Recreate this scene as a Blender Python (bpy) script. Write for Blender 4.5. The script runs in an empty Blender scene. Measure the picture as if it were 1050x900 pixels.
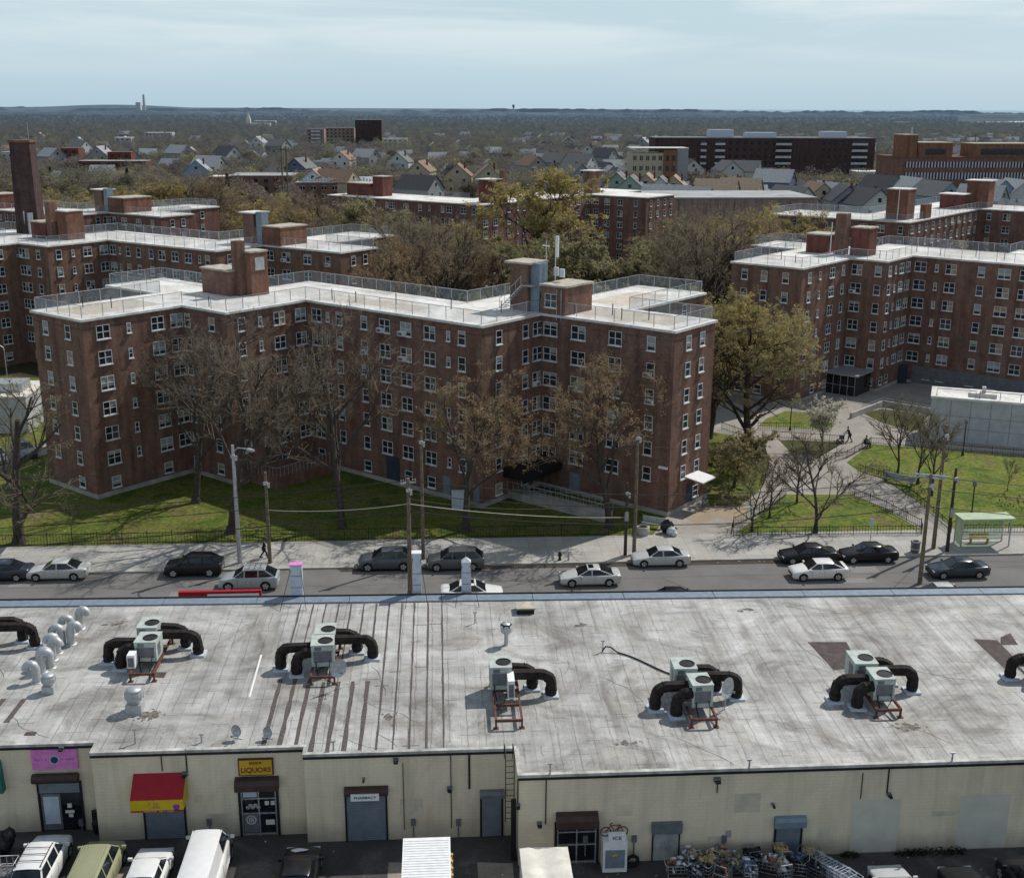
import bpy, math, random
from math import sin, cos, pi, radians as R, hypot, atan2
random.seed(7)
S = bpy.context.scene
COL = S.collection
# ------------------------------------------------------------------ camera model (used to measure places on the ground)
F = 1200.; CX = 525.; CY = 450.; H = 36.
PITCH = math.atan(339/1200); YAW = R(-3.7); ROLL = R(.23)
_fw = (-sin(YAW)*cos(PITCH), cos(YAW)*cos(PITCH), -sin(PITCH))
_r0 = (cos(YAW), sin(YAW), 0)
_u0 = (-sin(YAW)*sin(PITCH), cos(YAW)*sin(PITCH), cos(PITCH))
_rt = tuple(cos(ROLL)*a+sin(ROLL)*b for a, b in zip(_r0, _u0))
_up = tuple(-sin(ROLL)*a+cos(ROLL)*b for a, b in zip(_r0, _u0))
def ray(px, py):
    a = (px-CX)/F; b = -(py-CY)/F
    return [_fw[i]+a*_rt[i]+b*_up[i] for i in range(3)]
def G(px, py, z=0.):
    d = ray(px, py); t = (z-H)/d[2]
    return (d[0]*t, d[1]*t)
def W(px, py, Y):
    "X and z where the view ray meets the upright plane at Y"
    d = ray(px, py); t = Y/d[1]
    return d[0]*t, H+d[2]*t
# ------------------------------------------------------------------ materials
def rgb(r, g, b):
    f = lambda c: (c/255)/12.92 if c/255 <= .04045 else ((c/255+.055)/1.055)**2.4
    return (f(r), f(g), f(b), 1)
class NT:
    def __init__(s, m): s.t = m.node_tree; s.n = s.t.nodes; s.l = s.t.links
    def node(s, ty, **k):
        n = s.n.new(ty)
        for a, b in k.items():
            if a == 'inp':
                for q, v in b.items():
                    if hasattr(v, 'is_output') or isinstance(v, bpy.types.NodeSocket): s.l.new(v, n.inputs[q])
                    else: n.inputs[q].default_value = v
            else: setattr(n, a, b)
        return n
    def ramp(s, fac, stops):
        n = s.node('ShaderNodeValToRGB'); e = n.color_ramp.elements
        while len(e) < len(stops): e.new(.5)
        for i, (p, c) in enumerate(stops): e[i].position = p; e[i].color = c if len(c) == 4 else (*c, 1)
        s.l.new(fac, n.inputs[0]); return n.outputs[0]
    def mix(s, fac, a, b, mode='MIX'):
        n = s.node('ShaderNodeMix', data_type='RGBA', blend_type=mode)
        for q, v in ((0, fac), (6, a), (7, b)):
            if isinstance(v, bpy.types.NodeSocket): s.l.new(v, n.inputs[q])
            else: n.inputs[q].default_value = v
        return n.outputs[2]
    def math(s, op, a, b=0.):
        n = s.node('ShaderNodeMath', operation=op)
        for q, v in ((0, a), (1, b)):
            if isinstance(v, bpy.types.NodeSocket): s.l.new(v, n.inputs[q])
            else: n.inputs[q].default_value = v
        return n.outputs[0]
    def noise(s, scale, detail=4, vec=None, rough=.6, dist=0.):
        n = s.node('ShaderNodeTexNoise'); n.inputs['Scale'].default_value = scale; n.inputs['Detail'].default_value = detail
        n.inputs['Roughness'].default_value = rough; n.inputs['Distortion'].default_value = dist
        if vec is not None: s.l.new(vec, n.inputs['Vector'])
        return n.outputs[0]
    def coord(s, kind='Object', scale=(1, 1, 1), rot=(0, 0, 0)):
        if kind == 'World': o = s.node('ShaderNodeNewGeometry').outputs['Position']
        else: o = s.node('ShaderNodeTexCoord').outputs[kind]
        m = s.node('ShaderNodeMapping'); s.l.new(o, m.inputs[0]); m.inputs['Scale'].default_value = scale; m.inputs['Rotation'].default_value = rot
        return m.outputs[0]
def newmat(name):
    m = bpy.data.materials.new(name); m.use_nodes = True
    return m, NT(m), m.node_tree.nodes['Principled BSDF']
def simple(name, c, rough=.6, metal=0., var=.15, scale=2., kind='Object', bump=0., spec=.3):
    m, t, b = newmat(name)
    v = t.coord(kind)
    n = t.noise(scale, 5, v)
    dark = tuple(x*(1-var*1.6) for x in c[:3])+(1,); lite = tuple(min(1, x*(1+var*1.3)) for x in c[:3])+(1,)
    t.l.new(t.ramp(n, [(.3, dark), (.7, lite)]), b.inputs['Base Color'])
    b.inputs['Roughness'].default_value = rough; b.inputs['Metallic'].default_value = metal
    b.inputs['Specular IOR Level'].default_value = spec
    if bump:
        bp = t.node('ShaderNodeBump'); bp.inputs['Strength'].default_value = bump; t.l.new(n, bp.inputs['Height']); t.l.new(bp.outputs[0], b.inputs['Normal'])
    return m
def brick(name, c1, c2, c3, dirt=.5):
    m, t, b = newmat(name)
    v = t.coord('Object')
    # upright brick courses: u follows whichever way the wall runs
    geo = t.node('ShaderNodeTexCoord').outputs['Object']
    sx = t.node('ShaderNodeSeparateXYZ'); t.l.new(geo, sx.inputs[0])
    u = t.math('ADD', sx.outputs[0], sx.outputs[1])
    cb = t.node('ShaderNodeCombineXYZ'); t.l.new(u, cb.inputs[0]); t.l.new(sx.outputs[2], cb.inputs[1])
    br = t.node('ShaderNodeTexBrick'); t.l.new(cb.outputs[0], br.inputs[0])
    br.inputs['Scale'].default_value = 1.; br.inputs['Brick Width'].default_value = .42; br.inputs['Row Height'].default_value = .16
    br.inputs['Mortar Size'].default_value = .018; br.inputs['Color1'].default_value = c1; br.inputs['Color2'].default_value = c2
    br.inputs['Mortar'].default_value = tuple(x*.8+.03 for x in c1[:3])+(1,)
    col = t.mix(t.ramp(t.noise(.35, 6, v), [(.35, (0, 0, 0)), (.7, (1, 1, 1))]), br.outputs[0], c3)
    col = t.mix(1., col, t.ramp(t.noise(.9, 7, v, .75), [(.32, (.72, .70, .70)), (.5, (1, 1, 1)), (.7, (1.3, 1.27, 1.22))]), 'MULTIPLY')
    vs = t.coord('Object', (1.2, 1.2, .12))
    st = t.ramp(t.noise(1.0, 5, vs), [(.42, (1, 1, 1)), (.75, (1-dirt,)*3)])
    col = t.mix(1., col, st, 'MULTIPLY')
    col = t.mix(1., col, t.ramp(t.noise(6, 3, v), [(.3, (.75, .75, .75)), (.7, (1.15, 1.12, 1.1))]), 'MULTIPLY')
    t.l.new(col, b.inputs['Base Color']); b.inputs['Roughness'].default_value = .9; b.inputs['Specular IOR Level'].default_value = .15
    return m
def paint(name, c, rough=.28, metal=.0):
    m, t, b = newmat(name)
    n = t.noise(3, 4, t.coord('Object'))
    t.l.new(t.ramp(n, [(.3, tuple(x*.9 for x in c[:3])), (.7, c)]), b.inputs['Base Color'])
    b.inputs['Roughness'].default_value = rough; b.inputs['Metallic'].default_value = metal
    b.inputs['Specular IOR Level'].default_value = .3 if sum(c[:3]) < .1 else .5
    b.inputs['Coat Weight'].default_value = .12 if sum(c[:3]) < .1 else .3; b.inputs['Coat Roughness'].default_value = .08
    return m
M = {}
M['brick'] = brick('brick_brown', (.235, .128, .098, 1), (.18, .097, .077, 1), (.22, .146, .117, 1))
M['brick_b'] = brick('brick_dull', (.235, .125, .102, 1), (.19, .102, .086, 1), (.225, .14, .118, 1))
M['brick_red'] = brick('brick_red', (.20, .075, .06, 1), (.165, .062, .05, 1), (.16, .075, .062, 1))
M['brick_orange'] = brick('brick_orange', (.30, .15, .085, 1), (.25, .125, .075, 1), (.23, .13, .09, 1))
M['brick_light'] = brick('brick_lightish', (.25, .11, .07, 1), (.2, .085, .06, 1), (.2, .12, .09, 1))
M['brick_dark'] = brick('brick_dark', (.09, .055, .055, 1), (.07, .045, .046, 1), (.085, .06, .06, 1))
M['pinkwall'] = brick('brick_pinkgrey', (.36, .27, .235, 1), (.33, .245, .215, 1), (.34, .27, .25, 1))
M['frame'] = simple('window_frame_paint', (.62, .64, .65, 1), .5)
M['metal'] = simple('galvanised', (.45, .47, .49, 1), .45, .6, .2, 6)
M['silver'] = simple('galvanised_bright', (.46, .475, .49, 1), .5, .45, .12, 5)
M['rust'] = simple('rusty_steel', (.12, .05, .035, 1), .85, .1, .35, 5)
M['black'] = simple('black_paint', (.015, .015, .017, 1), .5)
M['rubber'] = simple('rubber', (.012, .012, .012, 1), .85)
M['duct'] = simple('weathered_black_duct', (.022, .017, .016, 1), .85, 0, .45, 3, bump=.5)
M['acbox'] = simple('air_conditioner_enamel', (.42, .47, .44, 1), .5, 0, .12, 3)
M['white'] = simple('white_enamel', (.75, .76, .76, 1), .4, 0, .06, 3)
M['offwhite'] = simple('offwhite', (.62, .60, .54, 1), .6, 0, .12, 1.5)
M['concrete'] = simple('concrete', (.36, .35, .32, 1), .9, 0, .2, .8)
M['cap'] = simple('concrete_cap', (.42, .38, .32, 1), .9, 0, .25, 1.5)
M['edgegrey'] = simple('weathered_edge_metal', (.42, .41, .39, 1), .7, 0, .3, 1.5, 'World')
M['wood'] = simple('weathered_pole_wood', (.17, .135, .10, 1), .9, 0, .3, 3)
M['darkwood'] = simple('dark_wood', (.06, .045, .035, 1), .9, 0, .3, 3)
M['yellowwood'] = simple('yellow_planks', (.5, .35, .14, 1), .8, 0, .2, 3)
M['bluegrey'] = simple('bluegrey_metal', (.20, .25, .31, 1), .5, .2, .12, 3)
M['bluepost'] = simple('pale_blue_cladding', (.48, .54, .62, 1), .6, 0, .1, 2)
M['bluedoor'] = simple('blue_steel_door', (.035, .05, .085, 1), .5)
M['greymetal'] = simple('grey_metal', (.16, .17, .19, 1), .5, .2)
M['brownhood'] = simple('brown_awning_metal', (.06, .035, .03, 1), .6)
M['redpaint'] = simple('red_vinyl', (.33, .01, .02, 1), .5, 0, .1)
M['yellowpaint'] = simple('yellow_vinyl', (.55, .40, .01, 1), .5, 0, .08)
M['signyellow'] = simple('yellow_sign_face', (.55, .33, .02, 1), .4, 0, .08)
M['pink'] = simple('pink_sign_face', (.68, .22, .56, 1), .5, 0, .12, 4)
M['bluedisc'] = simple('blue_disc', (.02, .05, .16, 1), .5)
M['purple'] = simple('purple_letters', (.22, .04, .3, 1), .5)
M['darkred'] = simple('dark_red_letters', (.10, .012, .012, 1), .5)
M['tan'] = simple('tan_stain', (.40, .33, .24, 1), .9, 0, .2, 1)
M['palegreen'] = simple('pale_green_sheet', (.42, .52, .36, 1), .35, 0, .1, 1)
M['skin'] = simple('skin', (.16, .09, .06, 1), .6)
M['cloth_dark'] = simple('dark_cloth', (.02, .02, .024, 1), .9)
M['cloth_blue'] = simple('blue_cloth', (.10, .14, .22, 1), .9)
M['hair'] = simple('hair', (.01, .008, .007, 1), .8)
M['binbag'] = simple('black_plastic_bag', (.015, .016, .02, 1), .3, 0, .3, 8, bump=.5)
M['paleplastic'] = simple('pale_plastic_bag', (.55, .58, .62, 1), .4, 0, .3, 8, bump=.5)
M['cloth_red'] = simple('red_cloth', (.3, .03, .03, 1), .9, 0, .3, 6)
M['cloth_tan'] = simple('tan_cloth', (.4, .3, .16, 1), .9, 0, .3, 6)
M['cloth_brown'] = simple('brown_cloth', (.2, .10, .07, 1), .9, 0, .3, 6)
M['cardboard'] = simple('cardboard', (.32, .23, .14, 1), .9, 0, .2, 5)
M['greentarp'] = simple('green_tarpaulin', (.02, .16, .13, 1), .6)
M['redlight'] = simple('red_lens', (.35, .01, .01, 1), .2)
M['lens'] = simple('clear_lens', (.6, .63, .66, 1), .15)
M['bark'] = simple('bark', (.065, .054, .046, 1), .95, 0, .3, 5)
M['bark_light'] = simple('pale_bark', (.14, .115, .095, 1), .95, 0, .3, 5)
M['tar'] = simple('tar_seam', (.10, .085, .08, 1), .95, 0, .4, 8)
def glass(name, c=(.02, .025, .03, 1), rough=.08):
    m, t, b = newmat(name)
    n = t.noise(1.2, 3, t.coord('Object'))
    t.l.new(t.ramp(n, [(.35, tuple(x*.5 for x in c[:3])), (.7, tuple(x*1.6 for x in c[:3]))]), b.inputs['Base Color'])
    b.inputs['Roughness'].default_value = rough; b.inputs['Specular IOR Level'].default_value = .6
    return m
M['glass'] = glass('window_glass', (.02, .025, .032, 1)); M['carglass'] = glass('car_glass', (.012, .016, .02, 1), .05)
M['curtain'] = simple('tan_curtain', (.34, .27, .2, 1), .9, 0, .3, 3)
M['darkcurtain'] = simple('dark_curtain', (.07, .06, .09, 1), .9, 0, .3, 3)
M['paleblind'] = simple('pale_blind', (.32, .33, .33, 1), .8)
def mesh_fence():
    m, t, b = newmat('chain_link')
    tr = t.node('ShaderNodeBsdfTransparent'); mx = t.node('ShaderNodeMixShader'); out = t.n['Material Output']
    b.inputs['Base Color'].default_value = (.30, .36, .42, 1); b.inputs['Roughness'].default_value = .6
    w = t.node('ShaderNodeTexNoise'); w.inputs['Scale'].default_value = .6; t.l.new(t.coord('Object'), w.inputs[0])
    f = t.ramp(w.outputs[0], [(.3, (.14,)*3), (.7, (.32,)*3)])
    t.l.new(f, mx.inputs[0]); t.l.new(tr.outputs[0], mx.inputs[1]); t.l.new(b.outputs[0], mx.inputs[2]); t.l.new(mx.outputs[0], out.inputs[0])
    return m
M['chain'] = mesh_fence()
def roof_white(name, base, stain, sx=.25):
    m, t, b = newmat(name); v = t.coord('Object')
    c = t.mix(t.ramp(t.noise(sx, 6, v, .65, 1.), [(.38, (0, 0, 0)), (.68, (1, 1, 1))]), base, stain)
    c = t.mix(1., c, t.ramp(t.noise(2.5, 5, v), [(.3, (.8,)*3), (.7, (1.12,)*3)]), 'MULTIPLY')
    t.l.new(c, b.inputs['Base Color']); b.inputs['Roughness'].default_value = .8
    return m
M['roofwhite'] = roof_white('white_membrane', (.74, .74, .73, 1), (.48, .45, .40, 1))
M['roofgrey'] = roof_white('grey_flat_roof', (.34, .36, .38, 1), (.22, .22, .22, 1), .1)
def shingle(name, c):
    m, t, b = newmat(name)
    n = t.noise(1.5, 5, t.coord('Object')); t.l.new(t.ramp(n, [(.3, tuple(x*.7 for x in c)), (.7, tuple(x*1.2 for x in c))]), b.inputs['Base Color']); b.inputs['Roughness'].default_value = .85
    return m
HR = [shingle('shingle_grey', (.13, .135, .14)), shingle('shingle_brown', (.2, .13, .09)), shingle('shingle_pale', (.28, .30, .32)), shingle('shingle_dark', (.05, .055, .065)), shingle('shingle_tan', (.27, .21, .15))]
HRN = ['grey', 'brown', 'pale grey', 'dark', 'tan']
HW = [simple('siding_white', (.5, .51, .5, 1), .7), simple('siding_blue', (.25, .33, .42, 1), .7), simple('siding_cream', (.42, .37, .27, 1), .7), simple('siding_grey', (.28, .29, .3, 1), .7), simple('siding_green', (.27, .36, .3, 1), .7), simple('siding_darkblue', (.10, .13, .19, 1), .7)]
HWN = ['white', 'light blue', 'cream', 'grey', 'pale green', 'dark blue']
# roof of the shops: seams running away from the street, cross seams, stains
def shop_roof():
    m, t, b = newmat('aluminium_coated_roof')
    P = t.node('ShaderNodeNewGeometry').outputs['Position']
    mp = t.node('ShaderNodeMapping'); t.l.new(P, mp.inputs[0])
    base = t.ramp(t.noise(.35, 8, mp.outputs[0], .7, .6), [(.25, (.50, .505, .50)), (.5, (.46, .46, .45)), (.66, (.37, .365, .355)), (.82, (.24, .23, .22))])
    ms = t.coord('World', (1.5, .085, 1))
    streak = t.ramp(t.noise(1., 6, ms, .7), [(.36, (1.08,)*3), (.50, (.97,)*3), (.62, (.72, .705, .69)), (.76, (.5, .48, .46))])
    sxr = t.node('ShaderNodeSeparateXYZ'); t.l.new(P, sxr.inputs[0]); mrr = t.node('ShaderNodeMapRange'); mrr.inputs['From Min'].default_value = -6; mrr.inputs['From Max'].default_value = 14; mrr.inputs['To Min'].default_value = .35; mrr.inputs['To Max'].default_value = 1.; t.l.new(sxr.outputs[0], mrr.inputs['Value'])
    c = t.mix(mrr.outputs[0], base, streak, 'MULTIPLY')
    c = t.mix(1., c, t.ramp(t.noise(.11, 4, mp.outputs[0], .6, .8), [(.35, (1.06,)*3), (.55, (.92,)*3), (.75, (.66, .65, .64))]), 'MULTIPLY')
    ms2 = t.coord('World', (.12, 1.3, 1))
    c = t.mix(1., c, t.ramp(t.noise(1., 5, ms2, .6), [(.4, (1.05,)*3), (.72, (.78,)*3)]), 'MULTIPLY')
    sp = t.node('ShaderNodeSeparateXYZ'); t.l.new(P, sp.inputs[0])
    wob = t.math('MULTIPLY', t.noise(.8, 3, mp.outputs[0]), .25)
    xx = t.math('ADD', sp.outputs[0], wob)
    fr = t.math('FRACT', t.math('MULTIPLY', xx, 1/.92))
    ln = t.math('LESS_THAN', t.math('ABSOLUTE', t.math('SUBTRACT', fr, .5)), .035)
    gate = t.math('MULTIPLY', ln, t.math('MULTIPLY', t.math('GREATER_THAN', t.noise(.35, 3, mp.outputs[0]), .44), .5))
    c = t.mix(gate, c, (.13, .125, .12, 1))
    yy = t.math('ADD', sp.outputs[1], t.math('MULTIPLY', t.math('FLOOR', t.math('MULTIPLY', xx, 1/.92)), 3.7))
    fy = t.math('FRACT', t.math('MULTIPLY', yy, 1/5.))
    ly = t.math('LESS_THAN', t.math('ABSOLUTE', t.math('SUBTRACT', fy, .5)), .008)
    c = t.mix(t.math('MULTIPLY', ly, .5), c, (.13, .125, .12, 1))
    rb = t.node('ShaderNodeTexBrick'); mrb = t.coord('World', (1, 1, 1), (0, 0, pi/2)); t.l.new(mrb, rb.inputs[0]); rb.inputs['Scale'].default_value = 1; rb.inputs['Brick Width'].default_value = 6.5; rb.inputs['Row Height'].default_value = .92; rb.inputs['Mortar Size'].default_value = .012; rb.inputs['Color1'].default_value = (1.08, 1.08, 1.09, 1); rb.inputs['Color2'].default_value = (.84, .835, .83, 1); rb.inputs['Mortar'].default_value = (.6, .59, .58, 1)
    c = t.mix(.8, c, rb.outputs[0], 'MULTIPLY')
    c = t.mix(1., c, t.ramp(t.noise(.22, 7, mp.outputs[0], .7, 1.5), [(.40, (1.06,)*3), (.53, (.84, .835, .82)), (.62, (.58, .565, .54)), (.75, (.42, .40, .37))]), 'MULTIPLY')
    ring = t.ramp(t.noise(.4, 3, mp.outputs[0], .5, .3), [(.60, (0, 0, 0)), (.615, (.35,)*3), (.63, (.12,)*3), (.7, (.12,)*3)])
    c = t.mix(ring, c, (.24, .21, .17, 1))
    v = t.node('ShaderNodeTexVoronoi'); v.inputs['Scale'].default_value = .28; t.l.new(mp.outputs[0], v.inputs['Vector'])
    c = t.mix(t.ramp(v.outputs['Distance'], [(.05, (.35,)*3), (.35, (0, 0, 0))]), c, (.30, .27, .22, 1))
    c = t.mix(1., c, t.ramp(t.noise(9, 4, mp.outputs[0]), [(.3, (.86,)*3), (.7, (1.1,)*3)]), 'MULTIPLY')
    t.l.new(c, b.inputs['Base Color']); b.inputs['Roughness'].default_value = .7
    return m
M['shoproof'] = shop_roof()
def shopwall():
    m, t, b = newmat('painted_block_wall')
    v = t.coord('World')
    geo = t.node('ShaderNodeNewGeometry').outputs['Position']; sx = t.node('ShaderNodeSeparateXYZ'); t.l.new(geo, sx.inputs[0])
    cb = t.node('ShaderNodeCombineXYZ'); t.l.new(t.math('ADD', sx.outputs[0], sx.outputs[1]), cb.inputs[0]); t.l.new(sx.outputs[2], cb.inputs[1])
    br = t.node('ShaderNodeTexBrick'); t.l.new(cb.outputs[0], br.inputs[0]); br.inputs['Scale'].default_value = 1; br.inputs['Brick Width'].default_value = .4; br.inputs['Row Height'].default_value = .2; br.inputs['Mortar Size'].default_value = .012
    br.inputs['Color1'].default_value = (.78, .675, .50, 1); br.inputs['Color2'].default_value = (.765, .66, .49, 1); br.inputs['Mortar'].default_value = (.67, .59, .45, 1)
    c = t.mix(t.ramp(t.noise(.5, 6, v, .65), [(.4, (0, 0, 0)), (.7, (.8,)*3)]), br.outputs[0], (.68, .60, .455, 1))
    stn = t.ramp(t.noise(.22, 7, v, .7, 1.), [(.42, (1,)*3), (.6, (.91, .905, .90)), (.72, (.8, .79, .78))]); c = t.mix(1., c, stn, 'MULTIPLY')
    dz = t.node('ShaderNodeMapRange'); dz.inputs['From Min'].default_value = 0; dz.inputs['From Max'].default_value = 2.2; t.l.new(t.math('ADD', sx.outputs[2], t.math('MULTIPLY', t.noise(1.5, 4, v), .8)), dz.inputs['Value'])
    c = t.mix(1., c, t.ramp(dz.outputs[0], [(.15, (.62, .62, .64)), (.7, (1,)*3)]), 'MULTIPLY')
    vs = t.coord('World', (1.5, 1.5, .12)); c = t.mix(1., c, t.ramp(t.noise(1, 5, vs), [(.45, (1,)*3), (.75, (.78,)*3)]), 'MULTIPLY')
    t.l.new(c, b.inputs['Base Color']); b.inputs['Roughness'].default_value = .85
    return m
M['shopwall'] = shopwall()
def shutter(name, c):
    m, t, b = newmat(name)
    geo = t.node('ShaderNodeNewGeometry').outputs['Position']; sx = t.node('ShaderNodeSeparateXYZ'); t.l.new(geo, sx.inputs[0])
    fr = t.math('FRACT', t.math('MULTIPLY', sx.outputs[2], 9.))
    k = t.ramp(fr, [(0, tuple(x*.55 for x in c)), (.3, c), (.8, tuple(x*1.1 for x in c))])
    k = t.mix(1., k, t.ramp(t.noise(2, 4, t.coord('World')), [(.3, (.8,)*3), (.7, (1.1,)*3)]), 'MULTIPLY')
    t.l.new(k, b.inputs['Base Color']); b.inputs['Roughness'].default_value = .5; b.inputs['Metallic'].default_value = .2
    return m
M['shutter'] = shutter('roller_slats', (.20, .235, .28)); M['shutter_blue'] = shutter('roller_slats_blue', (.19, .235, .29))
def groundmat(name, stops, scale, fine=6., fs=(.8, 1.15), rough=.95, kind='World', dist=.5):
    m, t, b = newmat(name); v = t.coord(kind)
    c = t.ramp(t.noise(scale, 8, v, .62, dist), stops)
    c = t.mix(1., c, t.ramp(t.noise(fine, 4, v), [(.3, (fs[0],)*3), (.7, (fs[1],)*3)]), 'MULTIPLY')
    t.l.new(c, b.inputs['Base Color']); b.inputs['Roughness'].default_value = rough; b.inputs['Specular IOR Level'].default_value = .15
    return m
M['lawn'] = groundmat('spring_grass', [(.25, (.042, .068, .015)), (.42, (.075, .105, .018)), (.52, (.12, .135, .028)), (.62, (.12, .11, .04)), (.75, (.16, .13, .075))], .28, 3.5, (.5, 1.35))
M['lawn_dull'] = groundmat('dull_grass', [(.25, (.04, .05, .015)), (.5, (.06, .068, .02)), (.75, (.085, .07, .035))], .3, 5, (.6, 1.3))
M['lawn_fresh'] = groundmat('fresh_grass', [(.25, (.045, .08, .016)), (.42, (.085, .125, .022)), (.52, (.14, .165, .03)), (.62, (.13, .12, .04)), (.75, (.16, .13, .075))], .3, 3, (.5, 1.35))
M['asphalt'] = groundmat('street_asphalt', [(.3, (.135, .132, .128)), (.55, (.165, .16, .155)), (.75, (.19, .182, .175))], .3, 9, (.85, 1.12))
M['lot'] = groundmat('lot_asphalt', [(.3, (.05, .048, .047)), (.55, (.075, .07, .068)), (.75, (.15, .14, .13))], .4, 7, (.8, 1.15))
M['lotpale'] = groundmat('lot_concrete', [(.3, (.22, .19, .16)), (.6, (.30, .26, .22))], .5, 7, (.85, 1.12))
M['path'] = groundmat('path_paving', [(.3, (.25, .23, .205)), (.55, (.31, .29, .26)), (.75, (.35, .33, .30))], .4, 7, (.85, 1.1))
M['tanpath'] = groundmat('tan_paving', [(.3, (.26, .21, .15)), (.7, (.34, .28, .20))], .5, 7, (.85, 1.1))
def sidewalkmat():
    m, t, b = newmat('concrete_flags'); v = t.coord('World')
    c = t.ramp(t.noise(.3, 7, v, .6, .5), [(.3, (.29, .28, .26)), (.55, (.36, .35, .325)), (.8, (.42, .41, .385))])
    br = t.node('ShaderNodeTexBrick'); t.l.new(v, br.inputs[0]); br.offset = 0; br.inputs['Scale'].default_value = 1; br.inputs['Brick Width'].default_value = 1.5; br.inputs['Row Height'].default_value = 1.5; br.inputs['Mortar Size'].default_value = .02
    br.inputs['Color1'].default_value = (1.05,)*3+(1,); br.inputs['Color2'].default_value = (.9,)*3+(1,); br.inputs['Mortar'].default_value = (.6,)*3+(1,)
    c = t.mix(1., c, br.outputs[0], 'MULTIPLY')
    c = t.mix(1., c, t.ramp(t.noise(5, 4, v), [(.3, (.88,)*3), (.7, (1.08,)*3)]), 'MULTIPLY')
    t.l.new(c, b.inputs['Base Color']); b.inputs['Roughness'].default_value = .9
    return m
M['sidewalk'] = sidewalkmat()
def far_ground():
    m, t, b = newmat('wooded_land'); v = t.coord('World')
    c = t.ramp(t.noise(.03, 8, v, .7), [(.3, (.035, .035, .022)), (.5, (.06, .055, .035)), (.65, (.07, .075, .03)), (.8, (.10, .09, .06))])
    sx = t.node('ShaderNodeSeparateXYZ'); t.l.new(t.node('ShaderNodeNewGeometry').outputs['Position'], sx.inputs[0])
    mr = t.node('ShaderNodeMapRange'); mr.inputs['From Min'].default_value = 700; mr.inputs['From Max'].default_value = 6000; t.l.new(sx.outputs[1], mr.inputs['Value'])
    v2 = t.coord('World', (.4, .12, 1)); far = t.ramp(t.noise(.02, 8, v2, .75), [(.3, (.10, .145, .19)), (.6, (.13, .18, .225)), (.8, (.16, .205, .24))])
    c = t.mix(mr.outputs[0], c, far)  # far land tinted blue with distance, haze put into its colour
    t.l.new(c, b.inputs['Base Color']); b.inputs['Roughness'].default_value = 1; b.inputs['Specular IOR Level'].default_value = 0
    return m
M['ground'] = far_ground()
def foliage(name, stops, far=False, bright=1.):
    m, t, b = newmat(name)
    oi = t.node('ShaderNodeObjectInfo').outputs['Random']
    c = t.ramp(oi, stops)
    n = t.noise(.9, 3, t.coord('Object')); c = t.mix(1., c, t.ramp(n, [(.3, (.6,)*3), (.7, (1.35,)*3)]), 'MULTIPLY')
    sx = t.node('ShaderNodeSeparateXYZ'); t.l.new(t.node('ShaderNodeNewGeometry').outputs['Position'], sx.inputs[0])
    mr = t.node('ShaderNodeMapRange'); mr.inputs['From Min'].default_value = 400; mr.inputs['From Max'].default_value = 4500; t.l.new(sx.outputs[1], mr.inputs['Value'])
    c = t.mix(t.math('MULTIPLY', t.math('POWER', mr.outputs[0], .6), .93), c, (.135, .19, .25, 1))  # aerial haze painted into the leaf colour, bluer with distance
    t.l.new(c, b.inputs['Base Color']); b.inputs['Roughness'].default_value = .95; b.inputs['Specular IOR Level'].default_value = .05
    tr = t.node('ShaderNodeBsdfTranslucent'); t.l.new(c, tr.inputs[0]); mx = t.node('ShaderNodeMixShader'); mx.inputs[0].default_value = .45
    t.l.new(b.outputs[0], mx.inputs[1]); t.l.new(tr.outputs[0], mx.inputs[2]); t.l.new(mx.outputs[0], t.n['Material Output'].inputs[0])
    return m
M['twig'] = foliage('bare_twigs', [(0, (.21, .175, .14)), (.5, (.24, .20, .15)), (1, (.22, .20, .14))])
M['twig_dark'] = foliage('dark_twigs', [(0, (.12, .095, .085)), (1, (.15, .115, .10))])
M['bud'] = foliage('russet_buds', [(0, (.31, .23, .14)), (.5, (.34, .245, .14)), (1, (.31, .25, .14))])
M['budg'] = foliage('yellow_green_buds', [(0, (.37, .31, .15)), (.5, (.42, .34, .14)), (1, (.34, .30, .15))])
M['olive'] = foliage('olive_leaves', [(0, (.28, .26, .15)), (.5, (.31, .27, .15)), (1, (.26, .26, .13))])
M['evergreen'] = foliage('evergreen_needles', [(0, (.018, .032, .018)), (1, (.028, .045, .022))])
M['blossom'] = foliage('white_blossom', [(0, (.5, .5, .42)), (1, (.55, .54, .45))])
M['farleaf'] = foliage('far_crowns', [(0, (.19, .155, .14)), (.25, (.25, .195, .165)), (.45, (.20, .17, .14)), (.58, (.27, .215, .15)), (.66, (.20, .23, .10)), (.74, (.14, .13, .10)), (.83, (.42, .39, .14)), (.88, (.04, .06, .04)), (1, (.17, .13, .10))])
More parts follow.
